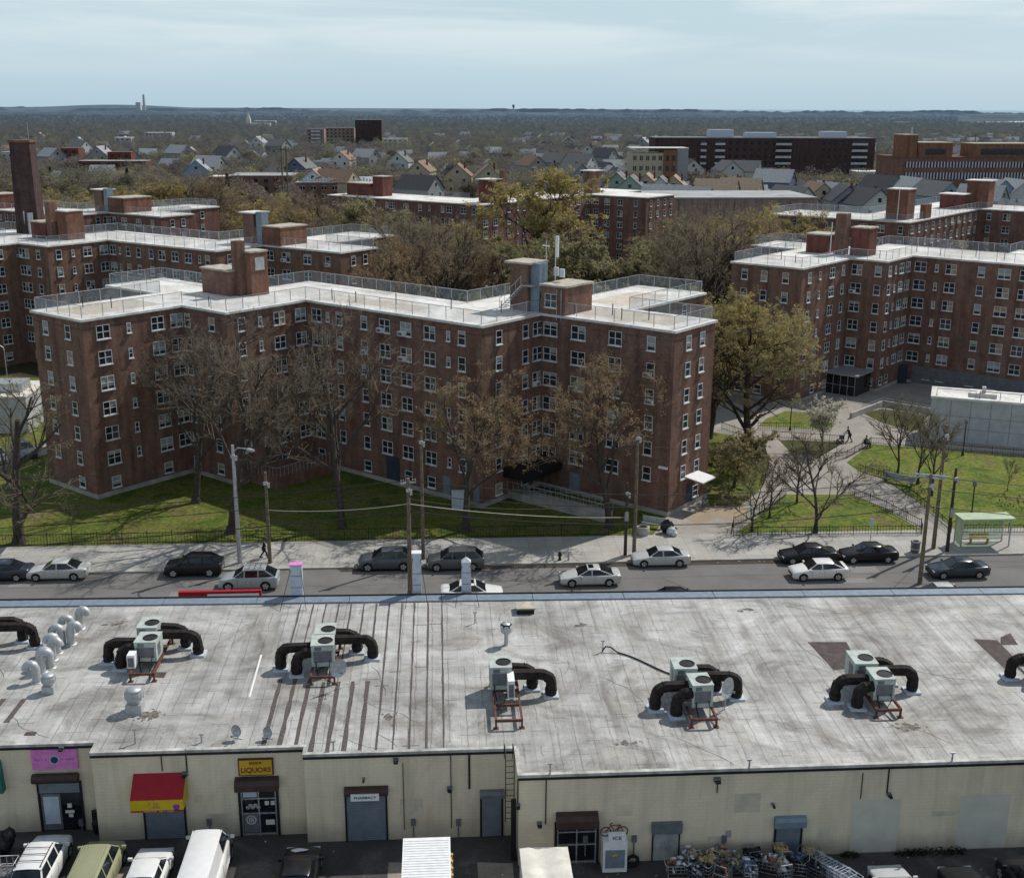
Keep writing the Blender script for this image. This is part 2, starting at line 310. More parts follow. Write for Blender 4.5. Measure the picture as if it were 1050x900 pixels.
# ------------------------------------------------------------------ mesh helpers
class MB:
    def __init__(s): s.v = []; s.f = []; s.m = []; s.sm = []
    def add(s, vs, fs, m=0, smooth=False):
        o = len(s.v); s.v += vs
        for f in fs: s.f.append([i+o for i in f]); s.m.append(m); s.sm.append(smooth)
        return s
    def box(s, x0, x1, y0, y1, z0, z1, m=0):
        return s.add([(x0, y0, z0), (x1, y0, z0), (x1, y1, z0), (x0, y1, z0), (x0, y0, z1), (x1, y0, z1), (x1, y1, z1), (x0, y1, z1)],
                     [(0, 3, 2, 1), (4, 5, 6, 7), (0, 1, 5, 4), (1, 2, 6, 5), (2, 3, 7, 6), (3, 0, 4, 7)], m)
    def obox(s, c, d, rz=0, m=0):
        "box centred at c with size d turned by rz about z"
        q = []
        for z in (-.5, .5):
            for x, y in ((-.5, -.5), (.5, -.5), (.5, .5), (-.5, .5)):
                a, b = x*d[0], y*d[1]; q.append((c[0]+a*cos(rz)-b*sin(rz), c[1]+a*sin(rz)+b*cos(rz), c[2]+z*d[2]))
        return s.add(q, [(0, 3, 2, 1), (4, 5, 6, 7), (0, 1, 5, 4), (1, 2, 6, 5), (2, 3, 7, 6), (3, 0, 4, 7)], m)
    def quad(s, a, b, c, d, m=0): return s.add([a, b, c, d], [(0, 1, 2, 3)], m)
    def poly(s, pts, z, m=0): return s.add([(x, y, z) for x, y in pts], [tuple(range(len(pts)))], m)
    def prism(s, pts, z0, z1, m=0, top=True, mt=None):
        n = len(pts); s.add([(x, y, z0) for x, y in pts]+[(x, y, z1) for x, y in pts], [(i, (i+1) % n, n+(i+1) % n, n+i) for i in range(n)], m)
        if top: s.add([(x, y, z1) for x, y in pts], [tuple(range(n))], m if mt is None else mt)
        return s
    def tube(s, P, r, n=8, m=0, caps=True, smooth=True):
        "tube along points P, radius r (number or list)"
        rs = r if isinstance(r, (list, tuple)) else [r]*len(P); o = len(s.v); vs = []
        prev = None
        for i, p in enumerate(P):
            a = P[max(0, i-1)]; b = P[min(len(P)-1, i+1)]; d = [b[k]-a[k] for k in range(3)]; L = math.sqrt(sum(x*x for x in d)) or 1; d = [x/L for x in d]
            if prev is None: ref = (0, 0, 1) if abs(d[2]) < .9 else (1, 0, 0)
            else: ref = prev
            u = [d[1]*ref[2]-d[2]*ref[1], d[2]*ref[0]-d[0]*ref[2], d[0]*ref[1]-d[1]*ref[0]]; L = math.sqrt(sum(x*x for x in u)) or 1; u = [x/L for x in u]
            w = [u[1]*d[2]-u[2]*d[1], u[2]*d[0]-u[0]*d[2], u[0]*d[1]-u[1]*d[0]]; prev = w
            for k in range(n):
                t = 2*pi*k/n; vs.append(tuple(p[j]+rs[i]*(cos(t)*u[j]+sin(t)*w[j]) for j in range(3)))
        fs = [(i*n+k, i*n+(k+1) % n, (i+1)*n+(k+1) % n, (i+1)*n+k) for i in range(len(P)-1) for k in range(n)]
        s.add(vs, fs, m, smooth)
        if caps: s.add(vs[:n], [tuple(range(n))], m); s.add(vs[-n:], [tuple(range(n))], m)
        return s
    def lathe(s, prof, c=(0, 0, 0), n=16, m=0, smooth=True):
        vs = [(c[0]+r*cos(2*pi*k/n), c[1]+r*sin(2*pi*k/n), c[2]+z) for r, z in prof for k in range(n)]
        return s.add(vs, [(i*n+k, i*n+(k+1) % n, (i+1)*n+(k+1) % n, (i+1)*n+k) for i in range(len(prof)-1) for k in range(n)], m, smooth)
    def blob(s, c, r, m=0, seed=0, n=7, amp=.25):
        rr = random.Random(seed); vs = []; rows = 5
        for i in range(rows+1):
            for k in range(n):
                a = pi*i/rows; t = 2*pi*k/n; j = 1+rr.uniform(-amp, amp)
                vs.append((c[0]+r[0]*j*sin(a)*cos(t), c[1]+r[1]*j*sin(a)*sin(t), c[2]+r[2]*j*cos(a)))
        return s.add(vs, [(i*n+k, (i+1)*n+k, (i+1)*n+(k+1) % n, i*n+(k+1) % n) for i in range(rows) for k in range(n)], m, True)
    def build(s, name, mats, parent=None, loc=(0, 0, 0), rz=0):
        me = bpy.data.meshes.new(name); me.from_pydata(s.v, [], s.f)
        for x in (mats if isinstance(mats, (list, tuple)) else [mats]): me.materials.append(M[x] if isinstance(x, str) else x)
        me.polygons.foreach_set('material_index', s.m); me.polygons.foreach_set('use_smooth', s.sm)
        me.update()
        o = bpy.data.objects.new(name, me); COL.objects.link(o); o.location = loc; o.rotation_euler = (0, 0, rz)
        if parent is not None: o.parent = parent
        return o
def tag(o, label=None, cat=None, group=None, kind=None):
    if label: o['label'] = label
    if cat: o['category'] = cat
    if group: o['group'] = group
    if kind: o['kind'] = kind
    return o
def T(name, label, cat, loc=(0, 0, 0), rz=0, group=None):
    o = bpy.data.objects.new(name, None); COL.objects.link(o); o.location = loc; o.rotation_euler = (0, 0, rz); o.empty_display_size = .3
    return tag(o, label, cat, group)
_kids = {}
def dup(root, loc, rz=0, sc=None, label=None, group=None):
    kids = _kids.setdefault(root.name, [(c, list(c.children)) for c in root.children])
    r = root.copy(); COL.objects.link(r); r.location = loc; r.rotation_euler = (0, 0, rz)
    if sc: r.scale = sc if isinstance(sc, tuple) else (sc, sc, sc)
    if label: r['label'] = label
    if group: r['group'] = group
    for c, gs in kids:
        d = c.copy(); COL.objects.link(d); d.parent = r
        for g in gs: e = g.copy(); COL.objects.link(e); e.parent = d
    return r
def text(s, size, mat, parent, loc, name='lettering', rz=0, ext=.01, align='CENTER', sx=1., tilt=pi/2):
    c = bpy.data.curves.new(name, 'FONT'); c.body = s; c.size = size; c.align_x = align; c.align_y = 'CENTER'; c.extrude = ext; c.offset = size*.015
    c.materials.append(M[mat]); o = bpy.data.objects.new(name, c); me = bpy.data.meshes.new_from_object(o); bpy.data.objects.remove(o); o = bpy.data.objects.new(name, me); COL.objects.link(o); o.location = loc; o.rotation_euler = (tilt, 0, rz); o.scale = (sx, 1, 1); o.parent = parent
    return o

def marks(w, n, h, mat, parent, loc, seed=0, name='lettering'):
    "a row of weathered letter marks too small to read"
    q = random.Random(seed); m = MB(); x = -w/2; step = w/n
    for i in range(n):
        if q.random() < .12: x += step; continue
        a = step*.62
        m.box(x, x+a*.25, -.004, 0, -h/2, h/2).box(x+a*.26, x+a, -.004, 0, h/2-h*.2, h/2) if q.random() < .6 else m.box(x, x+a, -.004, 0, -h*.12, h*.12).box(x+a*.7, x+a*.95, -.004, 0, h*.13, h/2)
        if q.random() < .6: m.box(x+a*.26, x+a, -.004, 0, -h/2, -h*.3)
        x += step
    return m.build(name, mat, parent, loc)
# ================================================================== SETTING
M['dirtstrip'] = groundmat('gutter_dirt', [(.3, (.05, .042, .036)), (.7, (.085, .07, .055))], .6)
def sheet(name, pts, z, mat, label=None, th=None):
    mb = MB()
    if th: mb.prism(pts, z-th, z, 0)
    else: mb.poly(pts, z)
    o = mb.build(name, mat); o['kind'] = 'structure'
    if label: o['label'] = label
    return o
def gp(L): return [G(x, y) for x, y in L]
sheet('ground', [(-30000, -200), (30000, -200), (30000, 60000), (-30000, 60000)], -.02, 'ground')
sheet('street', [(-140, 73.2), (160, 73.2), (160, 89.4), (-140, 89.4)], -.008, 'asphalt')
# a cross street behind the courtyard, seen between trees on the left
sheet('parking_lot', [(-140, 20), (160, 20), (160, 72), (-140, 72)], -.012, 'lot')
SWY = 95.3
sheet('sidewalk', [(-140, 89.4), (160, 89.4), (160, SWY), (-140, SWY)], .13, 'sidewalk', th=.2)
k = MB().box(-140, 160, 89.22, 89.4, -.05, .135); k.build('kerb', 'concrete')['kind'] = 'structure'
sheet('gutter_dirt', [(-8, 88.55), (34, 88.45), (34.5, 89.2), (-8.4, 89.2)], .0, 'dirtstrip')
# lane line and tar repair on the street
mk = MB()
rr = random.Random(3)
y = 80.3
for x in range(-60, 80, 4): mk.quad((x, y+rr.uniform(-.06, .06), 0), (x+4, y+rr.uniform(-.02, .06), 0), (x+4, y+.13, 0), (x, y+.13, 0))
for i in range(26):
    x = rr.uniform(-45, 55); y0 = rr.uniform(76, 88.5); w = rr.uniform(.03, .07); L = rr.uniform(1.5, 6); a = rr.uniform(-.5, .5)+(pi/2 if i % 3 == 0 else 0)
    mk.quad((x, y0, 0), (x+L*cos(a), y0+L*sin(a)*.6, 0), (x+L*cos(a)+w, y0+L*sin(a)*.6+w, 0), (x+w, y0+w, 0))
mk.build('street_crack_filler', 'tar')['kind'] = 'structure'
LZ = .10
sheet('lawn_left', [(-140, SWY), (-31, SWY), G(690, 548), G(676, 556)[:1]+(SWY,), (15, 104), (-30, 128), (-60, 175), (-140, 175)] if 0 else [(-140, SWY), (18.5, SWY), (20.5, 99.5), (22, 118), (12, 150), (-140, 175)], LZ, 'lawn')
# paved courtyard
sheet('plaza', [(18.5, SWY), (140, SWY), (140, 152), (22, 152), (22, 118), (20.5, 99.5)], LZ, 'path')
tan_pts = gp([(700, 530), (728, 518), (762, 517), (767, 530), (757, 536), (735, 531), (716, 540)])
sheet('tan_paving', tan_pts, LZ+.006, 'tanpath')
LAWNS = {
 'corner_lawn': ([(752, 549), (786, 524), (806, 508), (872, 508), (908, 523), (946, 545), (945, 550), (752, 551)], 'lawn_fresh'),
 'park_lawn': ([(868, 475), (893, 456), (1060, 470), (1100, 473), (1100, 548), (986, 549), (974, 540), (940, 514), (905, 492), (880, 484)], 'lawn_fresh'),
 'island_lawn': ([(793, 446), (800, 452), (865, 454), (838, 471), (810, 464)], 'lawn_dull'),
 'round_lawn': ([(777, 438), (786, 430), (806, 422), (830, 424), (852, 430), (855, 438), (850, 441)], 'lawn_fresh'),
 'side_lawn': ([(728, 519), (722, 500), (724, 470), (727, 443), (745, 446), (768, 456), (785, 470), (788, 486), (782, 500), (768, 513), (758, 519)], 'lawn'),
 'upper_lawn': ([(884, 424), (905, 420), (948, 426), (948, 442), (930, 442), (904, 434)], 'lawn_dull'),
 'rear_lawn': ([(680, 262), (712, 262), (716, 290), (690, 296), (640, 290)], 'lawn_fresh'),
}
for k_, (pts, mt) in LAWNS.items(): sheet(k_, gp(pts), LZ+.012, mt)
sheet('courtyard_grass', [(24, 152.2), (140, 152.2), (140, 260), (-20, 260), (10, 180)], .06, 'lawn_dull')
sheet('rear_yard_grass', [(-140, 175.2), (9.5, 175.2), (-22, 262), (-140, 262)], .06, 'lawn_dull')
# parking strip on the far left (with parked blue car) and grass verge
sheet('side_parking', gp([(-60, 478), (47, 456), (50, 466), (-60, 500)]), LZ+.02, 'path')
# raised walk in front of the shops and pale worn bays in the lot
for i, (x0, x1) in enumerate([(-23, -18.9), (-16.6, -14.6), (-12.9, -10.4), (-2.8, -.2), (1.6, 3.2)]):
    sheet('worn_bay', [(x0, 38), (x1, 38), (x1+.15, 51.0-.25*i), (x0, 51.2-.25*i)], .006, 'lotpale')
q = random.Random(55)
M['oldpatch'] = groundmat('street_patch', [(.3, (.10, .098, .096)), (.7, (.13, .127, .123))], .6); M['palepatch'] = groundmat('street_patch_pale', [(.3, (.20, .195, .19)), (.7, (.235, .23, .22))], .6)
m = MB(); m2 = MB()
for i in range(17):
    x = q.uniform(-42, 50); y = q.uniform(75, 87.5); w = q.uniform(1, 6); d = q.uniform(.5, 1.6); (m if i % 2 else m2).quad((x, y, -.004+.0001*i), (x+w, y+q.uniform(-.05, .05), -.004+.0001*i), (x+w, y+d, -.004+.0001*i), (x, y+d, -.004+.0001*i))
m.build('street_patch', 'oldpatch')['kind'] = 'structure'; m2.build('street_patch', 'palepatch')['kind'] = 'structure'
for i, x in enumerate((-22, -3, 12.5, 27, 40)):
    y = q.uniform(78, 86); o = MB().lathe([(0, .006), (.33, .006), (.36, .0)], (0, 0, 0), 16).build('manhole_cover', 'greymetal', None, (x, y, .002)); tag(o, 'round iron manhole cover in the street asphalt', 'manhole cover', 'manhole covers in the street')
m = MB()
for i in range(700):   # blown litter and leaves on lawns, sidewalk, street edge and lot
    z_ = q.choice([0, 1, 2, 2, 3]); x = q.uniform(-42, 52)
    y, z = {0: (q.uniform(89.5, 95), .135), 1: (88.9+q.random()**2*.3, .004), 2: (q.uniform(95.6, 108), .125), 3: (q.uniform(47, 53.5) if x < 3 else q.uniform(45, 49.6), .004)}[z_]
    if z_ == 3: x = q.uniform(-22, 32)
    s = q.uniform(.03, .11); m.add([(x+q.uniform(-s, s), y+q.uniform(-s, s), z+q.uniform(0, .03)) for _ in range(4)], [(0, 1, 2), (1, 2, 3)], q.randrange(3))
o = m.build('litter', ['paleplastic', 'cardboard', 'offwhite']); o['kind'] = 'stuff'; o['label'] = 'scattered litter and dry leaves on ground'
# ================================================================== THE SHOPS
ZR = 5.0
SEC = [(-60, -17.55, 54.1), (-17.55, -6.95, 53.1), (-6.95, 3.62, 52.35), (3.62, 60, 49.85)]
SEC_PX = [(0, 103), (103, 312), (312, 526), (526, 1050)]
shops = T('shop_building', 'long single storey beige shop building with a flat silver coated roof', 'building', (0, 0, 0))
out = []
for x0, x1, y in SEC: out += [(x0, y), (x1, y)]
BACK = 71.3
def BY(x): return 70.62-.0224*(x-4.6)
wallpts = out+[(60, BY(60)+1.03), (-60, BY(-60)+1.03)]
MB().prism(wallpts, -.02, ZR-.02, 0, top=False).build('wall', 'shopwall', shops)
# roof sheet
MB().poly([(x, y+.12) for x, y in out]+[(60, BY(60)+.02), (-60, BY(-60)+.02)], ZR).build('roof', 'shoproof', shops)
# flashing strip along the lot side
fl = MB()
for x0, x1, y in SEC:
    fl.box(x0-.06, x1+.06, y-.07, y+.16, ZR-.10, ZR+.05, 0); fl.box(x0-.05, x1+.05, y-.06, y-.02, ZR-.25, ZR-.10, 1)
for (a, b) in zip(SEC, SEC[1:]): fl.box(a[1]-.07, a[1]+.16, b[2]+.16, a[2]-.07, ZR-.10, ZR+.052, 0)
fl.build('roof_edge', ['edgegrey', 'black'], shops)
pp = MB(); x = -60
while x < 60:
    P4 = lambda a, b, c, d: [(x+c, BY(x+c)+a), (x+6-c, BY(x+6-c)+a), (x+6-c, BY(x+6-c)+b), (x+c, BY(x+c)+b)]
    pp.prism(P4(0, .95, .02, 0), ZR-.3, ZR+.10, 0); pp.prism(P4(.95, 1.05, 0, 0), ZR-.3, ZR+.17, 1); x += 6
pp.build('parapet', ['bluegrey', 'black'], shops)
# tar seams
ts = MB(); rr = random.Random(11)
tops = [308, 321, 334, 347, 360, 373, 386, 399, 412, 425, 439, 453]
xs_ = [G(px, 622, ZR)[0] for px in tops]
def front_y(x):
    for x0, x1, y in SEC:
        if x0 <= x < x1: return y
for i, x in enumerate(xs_):
    y0 = front_y(x)+.25; y1 = BY(x)-.1; yy = y0; pw = .05+.03*rr.random()
    left = None
    n = 22
    for j in range(n):
        a = y0+(y1-y0)*j/n; b = y0+(y1-y0)*(j+1)/n
        w = (.085+.06*rr.random() if (i < 7 and j < 9) else .035+.035*rr.random()); dx = rr.uniform(-.015, .015)
        if i < 7 and 9 <= j < 12+i % 2: left = None; continue
        if left is None: left = (x+dx-w, x+dx+w)
        cur = (x+dx-w, x+dx+w)
        ts.quad((left[0], a, ZR+.004), (left[1], a, ZR+.004), (cur[1], b, ZR+.004), (cur[0], b, ZR+.004)); left = cur
for (px, py, qx) in ((399, 689, 412), (412, 765, 430), (426, 641, 439), (439, 640, 453), (425, 684, 439), (372, 697, 388), (399, 703, 384)):
    a = G(px, py, ZR); b = G(qx, py, ZR); ts.quad((a[0], a[1], ZR+.006), (b[0], a[1], ZR+.006), (b[0], a[1]+.07, ZR+.006), (a[0], a[1]+.07, ZR+.006))
for px0, px1 in ((0, 6), (19, 27)):
    a = G(px1, 716, ZR); ts.quad((a[0]-.35, a[1]-2.6, ZR+.004), (a[0]-.05, a[1]-2.6, ZR+.004), (a[0]+.05, a[1], ZR+.004), (a[0]-.25, a[1], ZR+.004))
for i in range(30):   # thin wandering crack lines
    x = rr.uniform(-26, 36); y0 = rr.uniform(52, 68)
    if front_y(x)+.5 > y0: continue
    a = rr.choice([0, pi/2, .6, -.8]); p = (x, y0)
    for j in range(6):
        q = (p[0]+.6*cos(a), p[1]+.6*sin(a)); a += rr.uniform(-.4, .4)
        if q[1] > BY(q[0])-.3 or q[1] < front_y(q[0])+.3: break
        ts.quad((p[0], p[1], ZR+.005), (q[0], q[1], ZR+.005), (q[0]+.03, q[1]+.02, ZR+.005), (p[0]+.03, p[1]+.02, ZR+.005)); p = q
ts.build('tar_seams', 'tar', shops)
# patches
M['patch'] = simple('brown_patch', (.085, .068, .066, 1), .95, 0, .25, 2, 'World')
def roofpoly(L, z=ZR+.007, m=0): pm.add([(*G(x, y, ZR), z) for x, y in L], [tuple(range(len(L)))], m)
for L_ in ([(855, 687), (882, 684), (868, 658), (828, 658)], [(1036, 691), (1046, 680), (1022, 656), (998, 655)], [(155, 694), (168, 695), (171, 689), (158, 689)], [(1026, 661), (1044, 661), (1036, 649), (1026, 653)], [(24, 754), (36, 754), (38, 750), (27, 750)]):
    pm = MB(); roofpoly(L_); pm.build('roof_patch', 'patch', shops)
M['bluetarp'] = simple('pale_blue_coating', (.42, .52, .6, 1), .6, 0, .15, 2, 'World')
pm = MB(); roofpoly([(255, 714), (257, 714), (269, 671), (267, 671)]); pm.build('white_streak', 'white', shops)
M['stain'] = simple('dark_splash_stain', (.16, .145, .13, 1), .95, 0, .5, 4, 'World')
def stain(px, py, w, d_, n, seed):
    q = random.Random(seed); x, y = G(px, py, ZR); m = MB()
    for i in range(n):
        a = q.uniform(0, 2*pi); r_ = q.random()**1.3; cx, cy = x+w*r_*cos(a), y+d_*r_*sin(a); k = q.randrange(5, 8); s_ = q.uniform(.04, .2)*(1.3-r_)
        m.add([(cx+s_*q.uniform(.5, 1.5)*cos(2*pi*j/k), cy+s_*q.uniform(.5, 1.5)*sin(2*pi*j/k), ZR+.005+.0002*i) for j in range(k)], [tuple(range(k))])
    m.build('splash_stain', 'stain', shops)['kind'] = 'stuff'
stain(152, 733, .9, .7, 60, 1); stain(118, 640, 1.4, .5, 22, 2); stain(596, 641, .8, .4, 20, 3); stain(640, 762, 1.1, .4, 16, 4); stain(770, 625, 1.4, .5, 16, 5); stain(400, 735, .6, 1.2, 10, 6); stain(930, 745, 1.3, 1., 26, 7)
# ------------------------------------------------------------------ doors, shutters
def fr(px0, py0, px1, py1, Y):
    xa, z1 = W((px0+px1)/2-(px1-px0)/2, py0, Y); xb, _ = W(px1, py0, Y); _, z0 = W(px0, py1, Y)
    return xa, xb, max(z0, .02), z1
def shutterdoor(px, Y, mat='shutter', hood=None, hoodmat='brownhood', hd=.35, label=None):
    xa, xb, z0, z1 = fr(*px, Y)
    d = MB().box(xa+.05, xb-.05, Y-.05, Y+.02, .02, z1, 0).build('roller_shutter', mat, shops)
    if label: d['label'] = label
    for q_ in (xa, xb): MB().box(q_-.045, q_+.045, Y-.09, Y+.01, .02, z1, 0).build('guide_rail', 'black', d)
    if hood:
        ha, hb, h0, h1 = fr(*hood, Y)
        m = MB(); pr = [(Y-.01, h1), (Y-hd*.75, h1-.04), (Y-hd, h1-.22), (Y-hd, h0), (Y-.01, h0)]
        n = len(pr); vs = [(ha, a, b) for a, b in pr]+[(hb, a, b) for a, b in pr]
        m.add(vs, [(i, i+1, n+i+1, n+i) for i in range(n-1)]+[tuple(range(n)), tuple(range(2*n-1, n-1, -1))])
        m.build('shutter_housing', hoodmat, d)
    return d
Y1, Y2, Y3, Y4 = [s[2] for s in SEC]
# first door: half raised shutter over a glazed door
xa, xb, z0, z1 = fr(40, 801, 81, 847, Y1)
d = MB().box(xa, xb, Y1-.03, Y1+.01, .02, z1-.62, 0).build('shop_door', 'carglass', shops)
m = MB(); xm = (xa+xb)/2+.02
m.box(xa+.0, xm-.03, Y1-.06, Y1-.034, .1, z1-.7, 0); m.box(xa+.12, xm-.12, Y1-.075, Y1-.062, .45, z1-.85, 1); m.build('door_leaf', ['greymetal', 'bluepost'], d)
for q4 in ((.28, .5, 1.35, 1.6), (.15, .6, 1.04, 1.2), (.3, .52, .8, 1.0)): MB().box(xm+q4[0], xm+q4[1], Y1-.05, Y1-.034, q4[2], q4[3]).build('notice', 'offwhite', d)
d = MB().box(xa-.05, xb+.05, Y1-.10, Y1-.04, z1-.62, z1, 0).build('roller_shutter', 'shutter', shops); d['label'] = 'half raised grey slatted shutter'
MB().box(xa-.12, xa-.02, Y1-.12, Y1, .02, z1).build('guide_rail', 'black', d); MB().box(xb+.02, xb+.12, Y1-.12, Y1, .02, z1).build('guide_rail', 'black', d)
ha, hb, h0, h1 = fr(34, 791, 81, 801, Y1); MB().tube([(ha, Y1-.22, (h0+h1)/2), (hb, Y1-.22, (h0+h1)/2)], .26, 10).build('shutter_housing', 'brownhood', d)
shutterdoor((147, 822, 189, 858), Y2)
shutterdoor((354, 812, 396, 863), Y3, 'shutter_blue', (353, 806, 398, 813))
shutterdoor((493, 815, 515, 858), Y3, 'shutter', (492, 809, 517, 816), 'greymetal', .25)
shutterdoor((795, 846, 822, 882), Y4, 'shutter_blue', (794, 836, 826, 846), 'bluegrey', .3)
# grey steel door with painted scrawl
xa, xb, z0, z1 = fr(670, 852, 696, 887, Y4)
d = MB().box(xa, xb, Y4-.05, Y4+.01, .02, z1, 0).build('steel_door', simple('pale_grey_door', (.33, .35, .33, 1), .6), shops)
MB().box(xa-.06, xa, Y4-.1, Y4, .02, z1).box(xb, xb+.06, Y4-.1, Y4, .02, z1).build('door_frame', 'black', d)
ha, hb, h0, h1 = fr(668, 842, 699, 852, Y4); MB().box(ha, hb, Y4-.28, Y4, h0, h1).build('shutter_housing', 'greymetal', d)
marks(.5, 4, .22, 'bluegrey', d, ((xa+xb)/2, Y4-.056, z1-.62), 3, 'painted_letters'); marks(.7, 5, .14, 'bluegrey', d, ((xa+xb)/2, Y4-.056, z1-.92), 4, 'painted_letters')
# glazed entrance doors
def glazed(px, Y, hood=None, white=False):
    xa, xb, z0, z1 = fr(*px, Y)
    d = MB().box(xa, xb, Y-.02, Y+.02, .02, z1).build('shop_door', 'carglass', shops)
    f = MB(); t = .06
    for x in (xa, (xa+xb)/2, xb): f.box(x-t/2, x+t/2, Y-.08, Y-.022, .02, z1)
    for i, z in enumerate((.12, z1*.46, z1*.76, z1-.03)): f.box(xa+t/2+.001, (xa+xb)/2-t/2-.001, Y-.076, Y-.024, z-.03, z+.03); f.box((xa+xb)/2+t/2+.001, xb-t/2-.001, Y-.076, Y-.024, z-.03, z+.03)
    f.build('door_frame', 'metal', d)
    if white:
        p = MB(); xm = (xa+xb)/2
        p.box(xa+.08, xm-.08, Y-.05, Y-.026, z1*.79, z1-.1, 0); p.box(xa+.06, xm-.06, Y-.05, Y-.026, .16, z1*.4, 1); p.lathe([(.24, -.01), (.24, .01)], (0, 0, 0), 14, 2)
        p.build('door_poster', ['bluepost', 'metal', 'paleblind'], d) if 0 else MB().box(xa+.08, xm-.08, Y-.05, Y-.026, z1*.79, z1-.1).build('door_poster', 'bluepost', d)
        q = MB(); q.box(xa+.06, xm-.06, Y-.05, Y-.026, .2, z1*.43, 0)
        for j in range(5): q.blob((xa+.3+.13*j, Y-.05, z1*.58+.12*(j % 2)), (.12, .012, .10), 1, j)
        q.build('door_poster', ['greymetal', 'paleblind'], d)
        q = MB(); zc = z1*.33
        for j in range(20):
            a0, a1 = 2*pi*j/20, 2*pi*(j+1)/20; xc = (xa+xm)/2
            q.quad((xc+.26*cos(a0), Y-.054, zc+.26*sin(a0)), (xc+.26*cos(a1), Y-.054, zc+.26*sin(a1)), (xc+.21*cos(a1), Y-.054, zc+.21*sin(a1)), (xc+.21*cos(a0), Y-.054, zc+.21*sin(a0)))
        for dx in (-.09, 0, .09): q.box(xc+dx-.02, xc+dx+.02, Y-.058, Y-.052, zc-.13, zc+.13)
        q.build('round_decal', 'offwhite', d)
        for q4 in ((.3, .75, .22, .32), (.3, .5, .62, .7), (.6, .8, .62, .7)): MB().box(xm+q4[0], xm+q4[1], Y-.05, Y-.026, z1*q4[2], z1*q4[3]).build('notice', 'offwhite', d)
    if hood:
        ha, hb, h0, h1 = fr(*hood, Y); m = MB(); pr = [(Y-.01, h1), (Y-.35, h1-.08), (Y-.48, h1-.3), (Y-.48, h0), (Y-.01, h0)]
        n = len(pr); vs = [(ha, a, b) for a, b in pr]+[(hb, a, b) for a, b in pr]
        m.add(vs, [(i, i+1, n+i+1, n+i) for i in range(n-1)]+[tuple(range(n)), tuple(range(2*n-1, n-1, -1))]); m.build('door_hood', 'brownhood', d)
    MB().box(xa-.16, xa-.04, Y-.12, Y, .02, z1).build('guide_rail', 'black', d); MB().box(xb+.04, xb+.16, Y-.12, Y, .02, z1).build('guide_rail', 'black', d)
    return d
glazed((247, 806, 282, 853), Y2, (241, 796, 286, 807), True)
glazed((572, 842, 611, 893), Y4, (570, 832, 613, 845))
# painted-over panels
M['paintover'] = simple('bluegrey_overpaint', (.57, .545, .47, 1), .8, 0, .06, 1, 'World')
for px in ((876, 820, 924, 880), (986, 815, 1037, 872)):
    xa, xb, z0, z1 = fr(*px, Y4); MB().box(xa, xb, Y4-.006, Y4, .05, z1).build('overpainted_panel', 'paintover', shops)
# tall dark downpipe box at the corner, wall pipes, boxes and cables
c = MB(); xa, xb, z0, z1 = fr(519, 826, 524, 884, Y4); c.box(3.28, 3.54, 50.2, 50.45, .02, z1); c.build('downpipe', 'black', shops)
c = MB()
for px, Y, y0, y1, w in ((190, Y2, 766, 795, .03), (462, Y3, 768, 848, .02), (481, Y3, 767, 808, .05), (413, Y3, 780, 850, .015), (531, Y4, 797, 826, .03), (560, Y4, 797, 844, .025), (912, Y4, 785, 812, .03), (885, Y4, 790, 818, .015), (736, Y4, 797, 812, .02), (165, Y2, 772, 790, .02)):
    x, z1 = W(px, y0, Y); _, z0 = W(px, y1, Y); c.box(x-w, x+w, Y-.05, Y-.005, max(z0, .1), z1-.1)
c.build('wall_cable', 'black', shops)
for px, py, Y, s in ((190, 792, Y2, .14), (735, 798, Y4, .16), (64, 765, Y1, .12), (461, 807, Y3, .13), (553, 843, Y4, .12), (406, 778, Y3, .13), (911, 813, Y4, .1), (531, 824, Y4, .1), (373, 797, Y3, .06), (792, 823, Y4, .07)):
    x, z = W(px, py, Y); f = MB(); f.box(x-s, x+s, Y-.22, Y-.01, z-s*.7, z+s*.7, 0).obox((x, Y-.3, z-.02), (s*1.6, .2, .08), 0, 1); tag(f.build('floodlight', ['greymetal', 'black']), f'small grey flood lamp on the shop wall {dict({190:"beside the yellow liquor sign",735:"above the grey steel door",64:"above the pink sign",461:"between pharmacy door and small shutter",553:"left of the brown hooded door",406:"high up right of the pharmacy shutter",911:"over the left overpainted panel",531:"beside the roof ladder",373:"just above the pharmacy shutter",792:"above the right blue shutter"})[px]}', 'lamp', 'small lamps on the shop wall')
# low stained plinth bumps of dead weeds
M['beigepatch'] = simple('beige_touch_up', (.60, .54, .40, 1), .85, 0, .08, 1.5, 'World'); M['greypatch'] = simple('grey_touch_up', (.57, .51, .40, 1), .85, 0, .12, 1.5, 'World')
q = random.Random(31)
for i in range(22):
    a = q.uniform(-20, 33); Y_ = [s_[2] for s_ in SEC if s_[0] <= a < s_[1]][0]; w_ = q.uniform(.3, 1.5); h_ = q.uniform(.25, 1.1); z_ = q.uniform(.2, 2.6)
    if any(s_[1]-w_-.1 < a < s_[1]+.1 for s_ in SEC): continue
    MB().box(a, a+w_, Y_-.0035-.0001*i, Y_, z_, z_+h_).build('touch_up_patch', 'beigepatch' if i % 2 else 'greypatch', shops)
for px, Yq in ((424, Y3), (600, Y4), (650, Y4), (742, Y4), (470, Y3), (215, Y2), (84, Y1)):
    x, z = W(px, 845 if Yq > 51 else 862, Yq); MB().box(x-.12, x+.12, Yq-.12, Yq-.004, z, z+.35).box(x-.03, x+.03, Yq-.06, Yq-.004, z-.8, z).build('meter_box', 'greymetal', shops)
